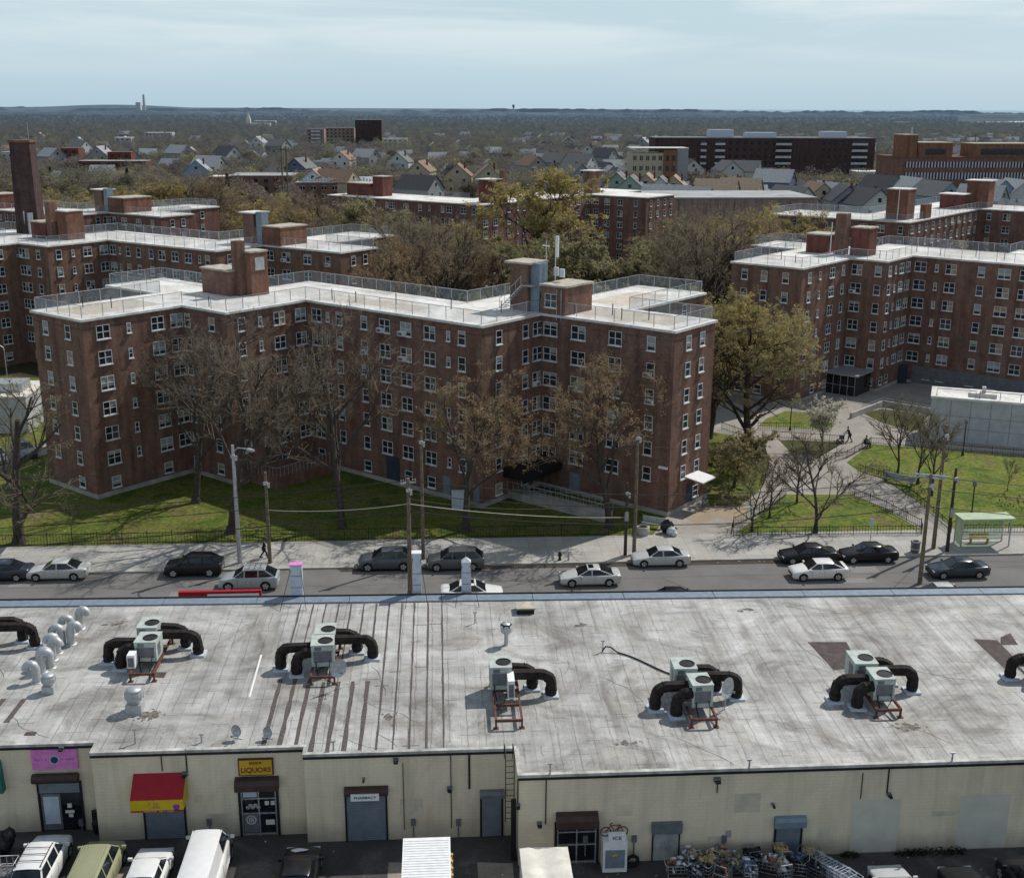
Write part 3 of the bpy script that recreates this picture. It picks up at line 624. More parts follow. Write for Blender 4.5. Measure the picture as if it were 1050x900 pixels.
# ------------------------------------------------------------------ signs
def sign(px, Y, name, label, mats, depth=.12, cat='sign'):
    xa, xb, z0, z1 = fr(*px, Y); t = T(name, label, cat, ((xa+xb)/2, Y-.01, z0)); w = (xb-xa)/2; h = z1-z0
    MB().box(-w, w, -depth, 0, 0, h, 0).build('sign_box', mats[0], t)
    if len(mats) > 1: MB().box(-w+.06, w-.06, -depth-.015, -depth-.001, .06, h-.06).build('sign_face', mats[1], t)
    return t, w, h
t, w, h = sign((32, 768, 79, 788), Y1, 'shop_sign', 'pink sign board with a round blue emblem above the half raised shutter', ['pink'])
disc = MB(); n = 24
for rad, yy, mi in ((.24, -.135, 1), (.19, -.142, 0)):
    disc.add([(rad*cos(2*pi*i/n), yy, h/2+rad*sin(2*pi*i/n)) for i in range(n)], [tuple(range(n))], mi)
disc.build('round_emblem', ['bluedisc', 'bluepost'], t)
marks(.62, 7, .12, 'purple', t, (-.68, -.125, h/2+.02), 1); marks(.62, 7, .12, 'purple', t, (.68, -.125, h/2+.02), 2); marks(1.5, 16, .08, 'tan', t, (-.1, -.125, h*.86), 5); marks(1.2, 13, .07, 'tan', t, (0, -.125, h*.13), 6)
t, w, h = sign((244, 777, 280, 794), Y2, 'liquor_sign', 'yellow sign board reading liquors in dark red letters', ['darkred', 'signyellow'])
text('BEER', .2, 'darkred', t, (0, -.14, h*.76), ext=.003, sx=1.5); text('LIQUORS', .38, 'darkred', t, (0, -.14, h*.34), ext=.004, sx=.96)
t, w, h = sign((360, 810, 389, 816.5), Y3, 'pharmacy_sign', 'narrow white sign reading pharmacy over the blue shutter', ['white'], .42)
text('PHARMACY', .2, 'black', t, (0, -.425, h/2), ext=.003, sx=1.05)
t, w, h = sign((744, 851, 750, 858), Y4, 'paper_notice', 'small faded paper notice taped to the beige wall', ['paleblind'], .01)
# awning
xa, xb, z0, z1 = fr(137, 795, 191, 820, Y2)
t = T('shop_awning', 'red and yellow canvas awning over the closed grey shutter', 'awning', ((xa+xb)/2, Y2, z0)); w = (xb-xa)/2; zt = z1-z0+.12; dp = 1.05; zm = .62
MB().add([(-w, -.02, zt), (w, -.02, zt), (w, -dp, zm), (-w, -dp, zm)], [(3, 2, 1, 0)]).build('canopy_top', 'redpaint', t)
MB().box(-w, w, -dp-.02, -dp, .06, zm).add([(-w, -.02, zt), (-w, -dp, zm), (-w, -dp, .06), (-w, -.02, .06)], [(0, 1, 2, 3)]).add([(w, -.02, zt), (w, -dp, zm), (w, -dp, .06), (w, -.02, .06)], [(3, 2, 1, 0)]).build('valance', 'yellowpaint', t)
MB().box(-w, w, -dp-.026, -dp+.004, -.03, .058).build('valance_trim', 'redpaint', t)
marks(.75, 6, .17, 'purple', t, (-.02, -dp-.025, zm*.66), 7); marks(.4, 5, .12, 'redpaint', t, (-.02, -dp-.025, zm*.36), 8); marks(1.5, 18, .05, 'white', t, (.1, -dp-.03, .014), 9)
o = MB().blob((w-.35, -dp-.03, .2), (.17, .012, .16), 0, 3).build('round_logo', 'purple', t)
# green tarpaulin corner at far left
xa, z1 = W(-6, 778, Y1); xb, _ = W(3, 778, Y1); _, z0 = W(0, 808, Y1)
m = MB(); m.add([(xa, Y1-.05, z1), (xb-.1, Y1-.05, z1), (xb, Y1-.5, z0+.5), (xb, Y1-.5, z0), (xa, Y1-.5, z0)], [(0, 1, 2, 3, 4)]); m.add([(xb-.1, Y1-.05, z1), (xb, Y1-.5, z0+.5), (xb, Y1-.5, z0), (xb, Y1-.05, z0)], [(0, 1, 2, 3)])
tag(m.build('green_awning', 'greentarp'), 'edge of a dark green canvas awning on the shop wall', 'awning')
# roof ladder
t = T('roof_ladder', 'black steel ladder with hooped rails beside the wall corner', 'ladder', (3.35, Y4-.05+.2, 0)); m = MB()
xl = 3.0; xr = 3.42; yb = 50.25-(Y4+.15)
for x in (xl, xr): m.tube([(x-3.35, yb-.02, 2.2), (x-3.35, yb-.02, 5.9), (x-3.35, yb+.5, 6.0), (x-3.35, yb+1.1, 5.85), (x-3.35, yb+1.1, 5.05)], .025, 6)
for i in range(11): m.tube([(xl-3.35, yb-.02, 2.4+.32*i), (xr-3.35, yb-.02, 2.4+.32*i)], .018, 5)
m.build('ladder_frame', 'black', t)
# ================================================================== THINGS ON THE ROOF
_ak = [0]
def lerp_(a, b, t): return a+(b-a)*t
def arch(mb, x0, x1, y, ztop, r=.34, zb=0.):
    "duct leaving sideways at x0, bending down to the roof at x1"
    s = 1 if x1 > x0 else -1; rb = .55; P = [(x0, y, ztop), (x1-s*rb, y, ztop)]
    for i in range(1, 5): a = i*pi/8; P.append((x1-s*rb+s*rb*sin(a), y, ztop-rb+rb*cos(a)))
    P.append((x1, y, zb)); qd = random.Random(int(abs(x1*97+y*31)+_ak[0]*7)); P = [P[0]]+[(a+qd.uniform(-.03, .03), b+qd.uniform(-.03, .03), c-qd.uniform(0, .05)) for a, b, c in P[1:-1]]+[P[-1]]; mb.tube(P, [r*qd.uniform(.9, 1.06) for _ in P], 8, 0, True, False)
    for i in (1, 3, 5, 6): mb.tube([tuple(lerp_(P[i][k], P[min(i+1, len(P)-1)][k], .35) for k in range(3)), tuple(lerp_(P[i][k], P[min(i+1, len(P)-1)][k], .35+(.06 if i in (1, 6) else .3)) for k in range(3))], r*1.09, 8, 0, True, False)
def ac_unit(name_label, loc, side, rz=0, w=1.2, d=1.5, h=1.25, ducts=True, dl=2.3, zb=.55):
    _ak[0] += 1; qa = random.Random(_ak[0]*13); w *= qa.uniform(.92, 1.06); d *= qa.uniform(.9, 1.12); h *= qa.uniform(.88, 1.06); dl *= qa.uniform(.95, 1.07); rz = qa.uniform(-.05, .05)
    t = T('rooftop_air_conditioner', name_label, 'air conditioner', (loc[0], loc[1], ZR+zb), rz, 'air conditioners on the shop roof')
    MB().box(-w/2, w/2, -d/2, d/2, 0, h).build('casing', 'acbox', t)
    MB().box(-w/2-.02, w/2+.02, -d/2-.02, d/2+.02, h, h+.05).build('lid', 'acbox', t)
    f = MB(); n = 18; f.add([(.16+.38*cos(2*pi*i/n), -.1+.38*sin(2*pi*i/n), h+.056) for i in range(n)], [tuple(range(n))])
    f.tube([(.16+.40*cos(2*pi*i/n), -.1+.40*sin(2*pi*i/n), h+.07) for i in range(n+1)], .03, 4, 0, False); f.build('fan', 'black', t)
    MB().box(-w/2+.12, w/2-.12, -d/2-.012, -d/2, h*.2, h*.75).build('grille', 'greymetal', t)
    pn = MB(); pn.box(side*-w/2-.012, side*-w/2+.012, -d*.3, d*.1, h*.15, h*.8).box(-w*.35, -w*.05, -d/2-.02, -d/2-.013, h*.78, h*.95); pn.build('service_panel', 'greymetal', t)
    cb = MB(); cb.tube([(w*.3, -d/2, h*.3), (w*.3, -d/2-.25, h*.1), (w*.1+qa.uniform(-.3, .3), -d/2-.5, -zb+.05), (qa.uniform(-1, 1), -d/2-1.3, -zb+.03)], .025, 5); cb.tube([(-w*.3, -d/2, h*.25), (-w*.3, -d/2-.1, 0), (-w*.2, -d/2-.3, -zb+.04)], .04, 6); cb.build('conduit', 'black', t)
    if ducts:
        for k, (yy, ln) in enumerate(((d*.22, dl-(.95 if side > 0 else 0)), (-d*.36, dl-(0 if side > 0 else .95)))):
            m = MB(); s = side; arch(m, s*(w/2-.02), s*(w/2+ln-.3), yy, h*.62, .31, -zb); m.box(s*(w/2+ln-.3)-.42, s*(w/2+ln-.3)+.42, yy-.42, yy+.42, -zb, -zb+.12, 1)
            m.build('duct', ['duct', 'bluepost'], t)
    return t
def stand(label, x, y, L, wd=1.25, h=.55, rails=True, rz=0):
    t = T('steel_stand', label, 'stand', (x, y, ZR), rz, 'rusty stands on the shop roof')
    m = MB(); s = .055
    for xx in (-wd/2, wd/2): m.box(xx-s, xx+s, 0, L, h-.14, h)
    for i in range(4): yy = L*i/3; m.box(-wd/2+s, wd/2-s, yy-s, yy+s, h-.138, h-.002)
    m.build('beam', 'rust', t)
    for xx in (-wd/2, wd/2):
        for yy in (.06, L-.06):
            MB().box(xx-.05, xx+.05, yy-.05, yy+.05, 0, h-.14).box(xx-.14, xx+.14, yy-.14, yy+.14, 0, .03).build('leg', 'rust', t)
    return t
def dish(label, px, py, z=ZR, r=.42, rz=0, h=.7, tilt=.9, grp='satellite dishes on the shop roof'):
    x, y = G(px, py, z); t = T('satellite_dish', label, 'satellite dish', (x, y, z), rz, grp)
    MB().tube([(0, 0, 0), (0, 0, h)], .03, 6).tube([(-.25, 0, .02), (.25, 0, .02)], .02, 5).build('mast', 'metal', t)
    m = MB(); n = 18; rings = 4; vs = []
    for i in range(rings+1):
        q = r*i/rings
        for k in range(n): a = 2*pi*k/n; vs.append((q*cos(a), -.12*(q/r)**2, q*sin(a)*1.1))
    ca, sa = cos(tilt-pi/2+.6), sin(tilt-pi/2+.6)
    vs = [(a, b*ca-c*sa, b*sa+c*ca+h) for a, b, c in vs]
    m.add(vs, [(i*n+k, i*n+(k+1) % n, (i+1)*n+(k+1) % n, (i+1)*n+k) for i in range(rings) for k in range(n)], 0, True)
    m.build('reflector', 'metal', t)
    MB().tube([(0, -.05, h-.35), (0, -.5, h-.1)], .015, 5).box(-.05, .05, -.58, -.48, h-.14, h-.04).build('feed_arm', 'greymetal', t)
    return t
def group(px, py, label, L=4.2, two=True, rear=True, front=True, offr=.3, offf=-.15, wd=1.3):
    x, y = G(px, py, ZR); stand(f'rusty steel stand carrying air conditioners {label}', x, y, L, wd)
    if rear: ac_unit(f'pale green air conditioner with black ducts arching right, {label}', (x+offr-.25, y+L-.95), 1, dl=2.45)
    if front: ac_unit(f'pale green air conditioner with black ducts arching left, {label}', (x+offf, y+L-2.75), -1, dl=2.1)
    return x, y
group(146, 699, 'above the red awning', 4.9, offr=-.1, offf=-.05)
x, y = G(134, 697, ZR); tag(MB().box(x-.2, x+.22, y+.3, y+.95, ZR+.56, ZR+1.35).box(x-.15, x+.17, y+.28, y+.3, ZR+.65, ZR+1.2, 1).build('condenser_box', ['white', 'greymetal']), 'small white condenser box on the stand above the red awning', 'condenser')
group(331, 702, 'among the black tar seams', 4.6, offr=.15, offf=-.1)
dish('tilted pale satellite dish beside the stand among the tar seams', 347, 706, rz=.5, r=.5, h=1.3)
group(522, 747, 'left of the roof centre', 4.9, front=False, offr=.0, wd=1.35)
x, y = G(524, 726, ZR); tag(MB().box(x-.17, x+.2, y, y+1.3, ZR+.56, ZR+1.6).box(x-.12, x+.15, y-.02, y, ZR+.65, ZR+1.4, 1).build('condenser_box', ['white', 'greymetal']), 'slim white condenser box on the bare rusty stand left of the roof centre', 'condenser')
group(722, 746, 'right of the roof centre', 4.6, offr=-.15, offf=.1)
dish('round satellite dish standing beside the right centre stand', 743, 727, rz=.7, r=.55, h=1.3)
group(911, 736, 'by the brown roof patch', 4.4, offr=-.1, offf=.05)
# partly visible ones at the edges
x, y = G(-22, 672, ZR); ac_unit('air conditioner at the roof edge, only its black ducts arching into view on the left', (x-.4, y+1.5), 1, dl=2.9)
x, y = G(1094, 714, ZR); ac_unit('air conditioner at the roof edge, only its black ducts arching into view on the right', (x-.1, y+1.9), -1, dl=1.75); stand('rusty steel stand at the right edge of the roof', x, y, 4, 1.3)
x, y = G(1046, 690, ZR)
# loose boxes
x, y = G(704, 733, ZR); tag(MB().box(x-.3, x+.3, y, y+.6, ZR, ZR+.75).box(x-.33, x+.33, y-.03, y+.63, ZR+.75, ZR+.8, 1).build('junction_box', ['greymetal', 'cap']), 'grey metal box beside the ducts right of the roof centre', 'box')
x, y = G(539, 629, ZR); m = MB().box(x-.55, x+.55, y-.1, y+.9, ZR, ZR+.33, 0).box(x-.6, x+.6, y-.15, y+.95, ZR+.33, ZR+.42, 1); tag(m.build('roof_hatch', ['black', 'cap']), 'low square hatch with dark sides near the rear parapet', 'hatch')
# turbine vents
def turbine(px, py, label, s=1.):
    x, y = G(px, py, ZR); t = T('turbine_vent', label, 'roof vent', (x, y, ZR), 0, 'turbine vents on the shop roof')
    MB().box(-.38*s, .38*s, -.38*s, .38*s, 0, .5*s).build('base', 'silver', t)
    MB().lathe([(.3*s, .5*s), (.33*s, .62*s)], (0, 0, 0), 16).build('neck', 'silver', t)
    m = MB(); m.lathe([(.33*s, .62*s), (.45*s, .78*s), (.45*s, 1.02*s), (.36*s, 1.15*s), (.38*s, 1.17*s), (.38*s, 1.21*s), (.0, 1.25*s)], (0, 0, 0), 20)
    for k in range(14): a = 2*pi*k/14; m.obox((.45*s*cos(a), .45*s*sin(a), .9*s), (.02, .07*s, .3*s), a)
    m.build('turbine_head', 'silver', t); return t
turbine(139, 729, 'larger white turbine vent in front of the stand above the red awning', 1.08); turbine(51, 709, 'smaller turbine vent at the front of the gooseneck row', .85)
x, y = G(519, 661, ZR); t = T('chimney_cowl', 'slim chimney cowl with a dark banded cap on the bare rear roof', 'roof vent', (x, y, ZR))
MB().tube([(0, 0, 0), (0, 0, .8)], .13, 10).build('flue', 'silver', t); MB().lathe([(.2, .75), (.34, .9), (.34, 1.3), (.2, 1.42), (0, 1.45)], (0, 0, 0), 14).build('cowl', 'silver', t); MB().lathe([(.345, 1.18), (.35, 1.2), (.35, 1.36), (.3, 1.4)], (0, 0, 0), 6).build('band', 'black', t)
# gooseneck vents
GN = [(82, 644), (74, 650), (73, 660), (64, 660), (59, 669), (54, 676), (52, 684), (43, 689), (38, 699)]
GD = [0, 190, 10, 180, 200, 350, 185, 10, 180]
wordsG = ['rearmost gooseneck vent beside the parapet', 'second gooseneck vent from the parapet', 'tall gooseneck vent bent right, third from the parapet', 'gooseneck vent bent left, fourth from the parapet', 'fifth gooseneck vent in the row', 'low gooseneck vent bent right, sixth in the row', 'gooseneck vent bent left, seventh in the row', 'eighth gooseneck vent, next to the small turbine', 'frontmost gooseneck vent of the row']
for (px, py), dd, lb in zip(GN, GD, wordsG):
    x, y = G(px, py, ZR); t = T('gooseneck_vent', 'silver '+lb, 'roof vent', (x, y, ZR), R(dd), 'silver gooseneck vents in a row')
    hh = .85 if dd > 90 and dd < 300 else 1.0
    MB().tube([(0, 0, 0), (0, 0, hh), (.07, 0, hh+.17), (.22, 0, hh+.26), (.38, 0, hh+.23), (.52, 0, hh+.08), (.55, 0, hh-.08)], .235, 10).build('elbow_pipe', 'silver', t)
    MB().lathe([(.36, 0), (.36, .03), (.24, .05)], (0, 0, 0), 12).build('flashing', 'silver', t)
# small pipes and aerials
for px, py, hh, lb in ((139, 762, .8, 'thin bent pipe near the front edge above the red awning'), (207, 761, .45, 'short white capped pipe by the front edge left of the dish'), (487, 639, .75, 'small flat topped pipe behind the stand left of centre'), (618, 668, .7, 'thin upright pipe where the black hose begins'), (564, 794, .6, 'short pipe leaning by the front edge'), (768, 788, .5, 'short pipe at the front edge above the grey door'), (976, 781, .5, 'white capped pipe at the front edge near the right'), (342, 769, .5, 'thin pipe at the front corner of the tar seams')):
    x, y = G(px, py, ZR); t = T('roof_pipe', lb, 'pipe', (x, y, ZR), 0, 'small pipes on the shop roof')
    MB().tube([(0, 0, 0), (0, 0, hh)], .045, 7).tube([(-.12, 0, hh), (.12, 0, hh)], .05, 6).build('pipe', 'metal', t)
x0, y0 = G(626, 668, ZR); x1, y1 = G(690, 691, ZR)
m = MB(); P = [(x0-.5, y0, ZR+.05), (x0-.3, y0, ZR+.35), (x0, y0, ZR+.3)]
for i in range(1, 9): q = i/8; P.append((x0+(x1-x0)*q, y0+(y1-y0)*q+.25*sin(q*5), ZR+.06))
m.tube(P, .045, 6); tag(m.build('rubber_hose', 'black'), 'black hose lying across the roof to the right centre stand', 'hose')
dish('small satellite dish at the front edge above the liquor sign', 244, 757, rz=-.4, r=.30, h=.5); dish('second small satellite dish beside the tar seams at the front edge', 276, 757, rz=-.4, r=.27, h=.42)
# pylons standing behind the parapet
for px, py0, w, lb, cap in ((303, 580, .38, 'pale blue sign pylon with a pink top behind the parapet', 'pink'), (427, 568, .28, 'tall pale blue pylon beside the utility pole', None), (478, 575, .31, 'pale blue pylon with a pointed top', 'point')):
    Yp = 71.95; x, z = W(px, py0, Yp); t = T('sign_pylon', lb, 'pylon', (x, Yp, 0)); m = MB().box(-w, w, 0, .5, 0, z-.12 if cap == 'point' else z, 0)
    m.build('shaft', 'bluepost', t)
    if cap == 'point': MB().add([(-w, 0, z-.12), (w, 0, z-.12), (w, .5, z-.12), (-w, .5, z-.12), (0, .25, z+.22)], [(0, 1, 4), (1, 2, 4), (2, 3, 4), (3, 0, 4)]).build('cap', 'white', t)
    else: MB().box(-w-.04, w+.04, -.04, .54, z, z+.07).build('cap', cap or 'white', t)
    f = MB()
    for zz in (5.7, 6.5): f.box(-w-.01, w+.01, -.02, -.005, zz, zz+.03)
    f.build('joint', 'greymetal', t)
    m = MB()
    for dx in (-1, 1): m.tube([(dx*w*.9, -.02, z-.3), (dx*(w+.45), -2.2, ZR+.03)], .02, 5)
    m.build('guy_wire', 'black', t)
xa, z1 = W(183, 608, BACK+1.6); xb, _ = W(268, 608, BACK+1.6)
t = T('store_sign', 'long red sign board with a white strip along the street front', 'sign', ((xa+xb)/2, BACK+1.5, 4.0)); w = (xb-xa)/2
MB().box(-w, w, 0, .3, 0, z1-3.9).build('sign_box', 'redpaint', t); MB().box(-w*.3, w*.95, -.06, -.01, z1-3.9-.34, z1-3.9-.16).build('white_strip', 'white', t)
# things by the shop wall
xa, xb, z0, z1 = fr(619, 853, 644, 893, Y4-.9)
t = T('ice_chest', 'white ice merchandiser cabinet with a glass front against the shop wall', 'ice chest', ((xa+xb)/2, Y4-.9, 0)); w = (xb-xa)/2
MB().box(-w, w, 0, .8, .05, 1.75).build('cabinet', 'white', t); MB().box(-w+.12, w-.12, -.03, -.002, .3, 1.3).build('door', 'bluegrey', t); MB().box(-w*.55, w*.85, .02, .3, 1.76, 2.12).build('ice_sign', 'white', t); text('ICE', .26, 'bluedoor', t, (.08, .012, 1.94), ext=.003, sx=1.2); MB().blob((0, -.04, 1.0), (.16, .01, .07), 0, 2).build('yellow_sticker', 'signyellow', t)
m = MB(); 
for a in (-.42, .42): m.tube([(a+.25*cos(2*pi*i/16), .5, 2.0+.25*sin(2*pi*i/16)) for i in range(17)], .03, 5, 0, False)
m.tube([(-.42, .5, 2.0), (-.15, .5, 2.35), (.3, .5, 2.35), (.42, .5, 2.0)], .03, 5).tube([(-.15, .5, 2.35), (0, .5, 2.0), (.3, .5, 2.35)], .03, 5).tube([(-.25, .4, 2.45), (-.1, .55, 2.45)], .03, 5)
m.build('bicycle', 'rust', t) if 0 else tag(m.build('bicycle', 'rust', None, ((xa+xb)/2, Y4-.9, 0)), 'rusty old bicycle frame resting on top of the ice chest', 'bicycle')
x = (xb)+.35; t = T('spare_tyre', 'black tyre leaning beside the ice chest', 'tyre', (x, Y4-.35, 0)); MB().tube([(.05*sin(2*pi*i/16), -.1, .33+.27*cos(2*pi*i/16)) if 0 else (.27*sin(2*pi*i/16), -.1, .34+.27*cos(2*pi*i/16)) for i in range(17)], .09, 7, 0, False).build('ring', 'rubber', t)
# shopping trolleys full of bundles along the wall on the right
rr = random.Random(21)
ORD = ['first', 'second', 'third', 'fourth', 'fifth', 'sixth', 'seventh', 'eighth', 'ninth', 'tenth', 'eleventh', 'twelfth', 'thirteenth', 'fourteenth', 'fifteenth', 'sixteenth', 'seventeenth', 'eighteenth', 'nineteenth', 'twentieth', 'last', 'very last', 'rearmost']
cm = ['cloth_tan', 'cloth_brown', 'cloth_dark', 'paleplastic', 'binbag', 'cardboard', 'cloth_blue', 'cloth_brown', 'cloth_dark', 'binbag']
cdesc = {'cloth_tan': 'tan cloth', 'cloth_brown': 'brown blankets', 'cloth_red': 'red clothes', 'paleplastic': 'pale plastic bags', 'binbag': 'black bags', 'cardboard': 'cardboard', 'cloth_blue': 'blue cloth', 'cloth_dark': 'dark cloth'}
def trolley(px, Yy, i, rz, mix):
    x, _ = W(px, 885, Yy); t = T('shopping_trolley', f'trolley of {cdesc[mix[0]]} and {cdesc[mix[1]]}, {ORD[i]} in the jumble, {"wall side" if Yy > 48.4 else "front side"}', 'trolley', (x, Yy, 0), rz, 'shopping trolleys heaped with goods')
    m = MB(); w, d, h = .3, .5, .72
    for z in (.35, .55, .75, h):
        m.tube([(-w, -d, z), (w, -d, z), (w, d, z), (-w, d, z), (-w, -d, z)], .016, 4, 0, False)
    for k in range(5):
        a = -w+2*w*k/4; m.tube([(a, -d, .35), (a, -d, h)], .012, 4); m.tube([(a, d, .35), (a, d, h)], .012, 4)
    for k in range(6):
        a = -d+2*d*k/5; m.tube([(-w, a, .35), (-w, a, h)], .012, 4); m.tube([(w, a, .35), (w, a, h)], .012, 4)
    m.tube([(-w, d, h), (-w, d+.15, h+.12), (w, d+.15, h+.12), (w, d, h)], .022, 6)
    m.tube([(-w, -d, .12), (-w, d, .12), (w, d, .12), (w, -d, .12), (-w, -d, .12)], .018, 4, 0, False)
    for a in (-w, w): m.tube([(a, d, .12), (a, d, .35)], .018, 4)
    hx = rr.uniform(-.3, .3)
    for a in (-.28, .28): m.tube([(a, -d*.6, h), (a+hx*.4, -d*.6+hx, h+.38)], .022, 5)
    m.tube([(-.28+hx*.4, -d*.6+hx, h+.38), (.28+hx*.4, -d*.6+hx, h+.38)], .022, 5)
    m.build('wire_basket', rr.choice(['greymetal', 'greymetal', 'metal', 'paleblind']), t)
    for a in (-w, w):
        for b in (-d*.8, d*.8): MB().tube([(a-.02, b, .06), (a+.02, b, .06)], .06, 8).build('wheel', 'rubber', t)
    b = MB()
    for k in range(22): b.blob((rr.uniform(-.32, .32), rr.uniform(-.48, .48), h+rr.uniform(-.3, .28)), (rr.uniform(.05, .15), rr.uniform(.05, .17), rr.uniform(.04, .13)), rr.randrange(2), k+i*10, 6, .45)
    for k in range(6): b.obox((rr.uniform(-.2, .2), rr.uniform(-.3, .3), h+.15), (rr.uniform(.05, .3), rr.uniform(.08, .35), rr.uniform(.03, .22)), rr.uniform(0, 3), rr.randrange(2))
    tag(b.build('bundle', list(mix), None, (x, Yy, 0), rz), f'heap of {cdesc[mix[0]]} and {cdesc[mix[1]]} in the {ORD[i]} trolley of the jumble', 'bundle', 'bundles in the trolleys')
px = 694
i = 0
while px < 842:
    for Yy in ((48.95, 48.0) if i % 3 else (48.5,)):
        mix = rr.sample(sorted(set(cm), key=cm.index), 2); trolley(px+rr.uniform(-3, 3), Yy+rr.uniform(-.15, .15), i, rr.uniform(-.9, .9)+(pi/2 if i % 3 == 0 else 0), mix)
        i += 1
    px += 15.5
# nested empty trolleys on the right end of the jumble
for k in range(7):
    x, _ = W(836+k*4.5, 885, 48.3); t = T('nested_trolley', 'empty wire trolley nested at the right end of the jumble', 'trolley', (x, 48.6-.28*k, .0), .5, 'nested empty trolleys'); m = MB(); w, d, h = .3, .45, .95
    for z in (.4, .58, .76, h): m.tube([(-w, -d, z), (w, -d, z), (w, d, z), (-w, d, z), (-w, -d, z)], .018, 4, 0, False)
    for q in range(5): a = -w+2*w*q/4; m.tube([(a, -d, .4), (a, -d, h)], .012, 4); m.tube([(a, d, .1), (a, d, h)], .012, 4)
    m.build('wire_basket', 'bluepost', t)
# black bags and dead shrubs against the wall
for px, s, lb in ((712, .5, 'first black rubbish bag behind the trolleys'), (729, .5, 'second black rubbish bag behind the trolleys'), (776, .55, 'black rubbish bag beside the blue shutter')):
    x, _ = W(px, 872, Y4-.5); b = MB(); b.blob((0, 0, .5*s*1.6), (.42*s*1.5, .35, .8*s), 0, int(px), 9, .15).obox((.1, 0, s*1.55), (.1, .08, .15), .4); tag(b.build('rubbish_bag', 'binbag', None, (x, Y4-.5, 0)), lb, 'rubbish bag', 'black rubbish bags')
for i, (px, w, lb) in enumerate(((870, .5, 'leftmost'), (925, .45, 'second'), (940, .5, 'third'), (959, .9, 'widest'), (978, .6, 'rightmost'))):
    x, _ = W(px, 880, Y4-.3); b = MB(); q = random.Random(i)
    for k in range(150): 
        a = q.uniform(0, 2*pi); r_ = w*q.random()**.5; cx, cy, cz = r_*cos(a), r_*.35*sin(a), q.uniform(.02, .38)*(1-(r_/w)**2*.6); s = q.uniform(.04, .1); b.add([(cx, cy, cz), (cx+s, cy+q.uniform(-s, s), cz+q.uniform(-s, s)), (cx+q.uniform(-s, s), cy, cz+s)], [(0, 1, 2)])
    tag(b.build('weed_clump', 'evergreen', None, (x, Y4-.35, 0)), f'{lb} clump of dark weeds at the foot of the shop wall', 'weeds', 'weeds along the shop wall')
# bits at far left: wire crate
x, _ = W(11, 882, 50.8); t = T('wire_crate', 'grey metal wire crate standing left of the white estate car', 'crate', (x, 50.3, 0)); m = MB()
for z in (.05, .5, .95): m.tube([(-.45, -.4, z), (.45, -.4, z), (.45, .4, z), (-.45, .4, z), (-.45, -.4, z)], .03, 5, 0, False)
for a in (-.45, -.15, .15, .45):
    for b_ in (-.4, .4): m.tube([(a, b_, .05), (a, b_, .95)], .022, 5)
m.build('frame', 'metal', t); MB().box(-.4, .4, -.35, .35, .06, .35).build('contents', 'greymetal', t)
x, _ = W(6, 850, 52.6); tag(MB().blob((0, 0, .6), (.5, .5, .6), 0, 5).blob((.3, -.1, 1.1), (.3, .35, .4), 0, 6).build('covered_scooter', 'binbag', None, (x, 52.3, 0)), 'dark covered scooter in the corner at the left wall', 'scooter')
x, _ = W(103, 832, 53.4); tag(MB().blob((0, 0, .5), (.25, .25, .5), 0, 9).obox((0, 0, 1.1), (.35, .3, .4), .3).build('rubbish_bin', 'black', None, (-17.85, 53.75, 0)), 'black bin in the corner beside the stepped wall', 'bin')
# ================================================================== BRICK APARTMENT BUILDINGS
WT = {'W': (.88, 1.3, 2, 2), 'D': (1.42, 1.3, 4, 2), 'S': (.46, .95, 1, 2), 'T': (1.6, 1.3, 4, 2), 'B': (1.0, 1.1, 2, 2)}
_wm = {}
def win_mesh(kind, var, detail=True):
    key = (kind, var, detail)
    if key in _wm: return _wm[key]
    w, h, nx, nz = WT[kind]; m = MB(); f = .055; q = random.Random(hash((kind, var)) % 1000)
    # local frame: x along wall, y outward, z up, centre of window at origin
    m.box(-w/2, w/2, -.02, .015, -h/2, h/2, 1)
    for x in (-w/2, w/2-f): m.box(x, x+f, .016, .07, -h/2, h/2, 0)
    for z in (-h/2, h/2-f): m.box(-w/2+f, w/2-f, .016, .068, z, z+f, 0)
    m.box(-w/2+f, w/2-f, .016, .06, -.03, .03, 0)
    if nx == 4: m.box(-.035, .035, .018, .064, -h/2+f, h/2-f, 0)
    if kind != 'S' or 1: m.box(-w/2-.05, w/2+.05, .0, .16, -h/2-.10, -h/2-.002, 0)
    bl = [0, .45, .75, 0, .3, 1.15, .9, 1.15][var % 8]
    cm_ = [2, 2, 3, 2, 2, 3, 2, 4][var % 8]
    if bl: m.box(-w/2+f, (-.04 if nx == 4 and var % 2 else w/2-f), .015, .019, h/2-f-bl*h*.78, h/2-f, cm_)
    me = bpy.data.meshes.new('window'); me.from_pydata(m.v, [], m.f)
    for x in ('black' if kind == 'B' else 'frame', 'glass', 'glass' if kind == 'B' else 'paleblind', 'curtain', 'darkcurtain'): me.materials.append(M[x])
    me.polygons.foreach_set('material_index', m.m); me.update(); _wm[key] = me; return me
_ac = MB().box(-.33, .33, .02, .5, -.2, .2, 0).box(-.27, .27, .5, .51, -.14, .14, 1)
_acme = bpy.data.meshes.new('air_conditioner'); _acme.from_pydata(_ac.v, [], _ac.f); _acme.materials.append(M['white']); _acme.materials.append(M['greymetal']); _acme.polygons.foreach_set('material_index', _ac.m)
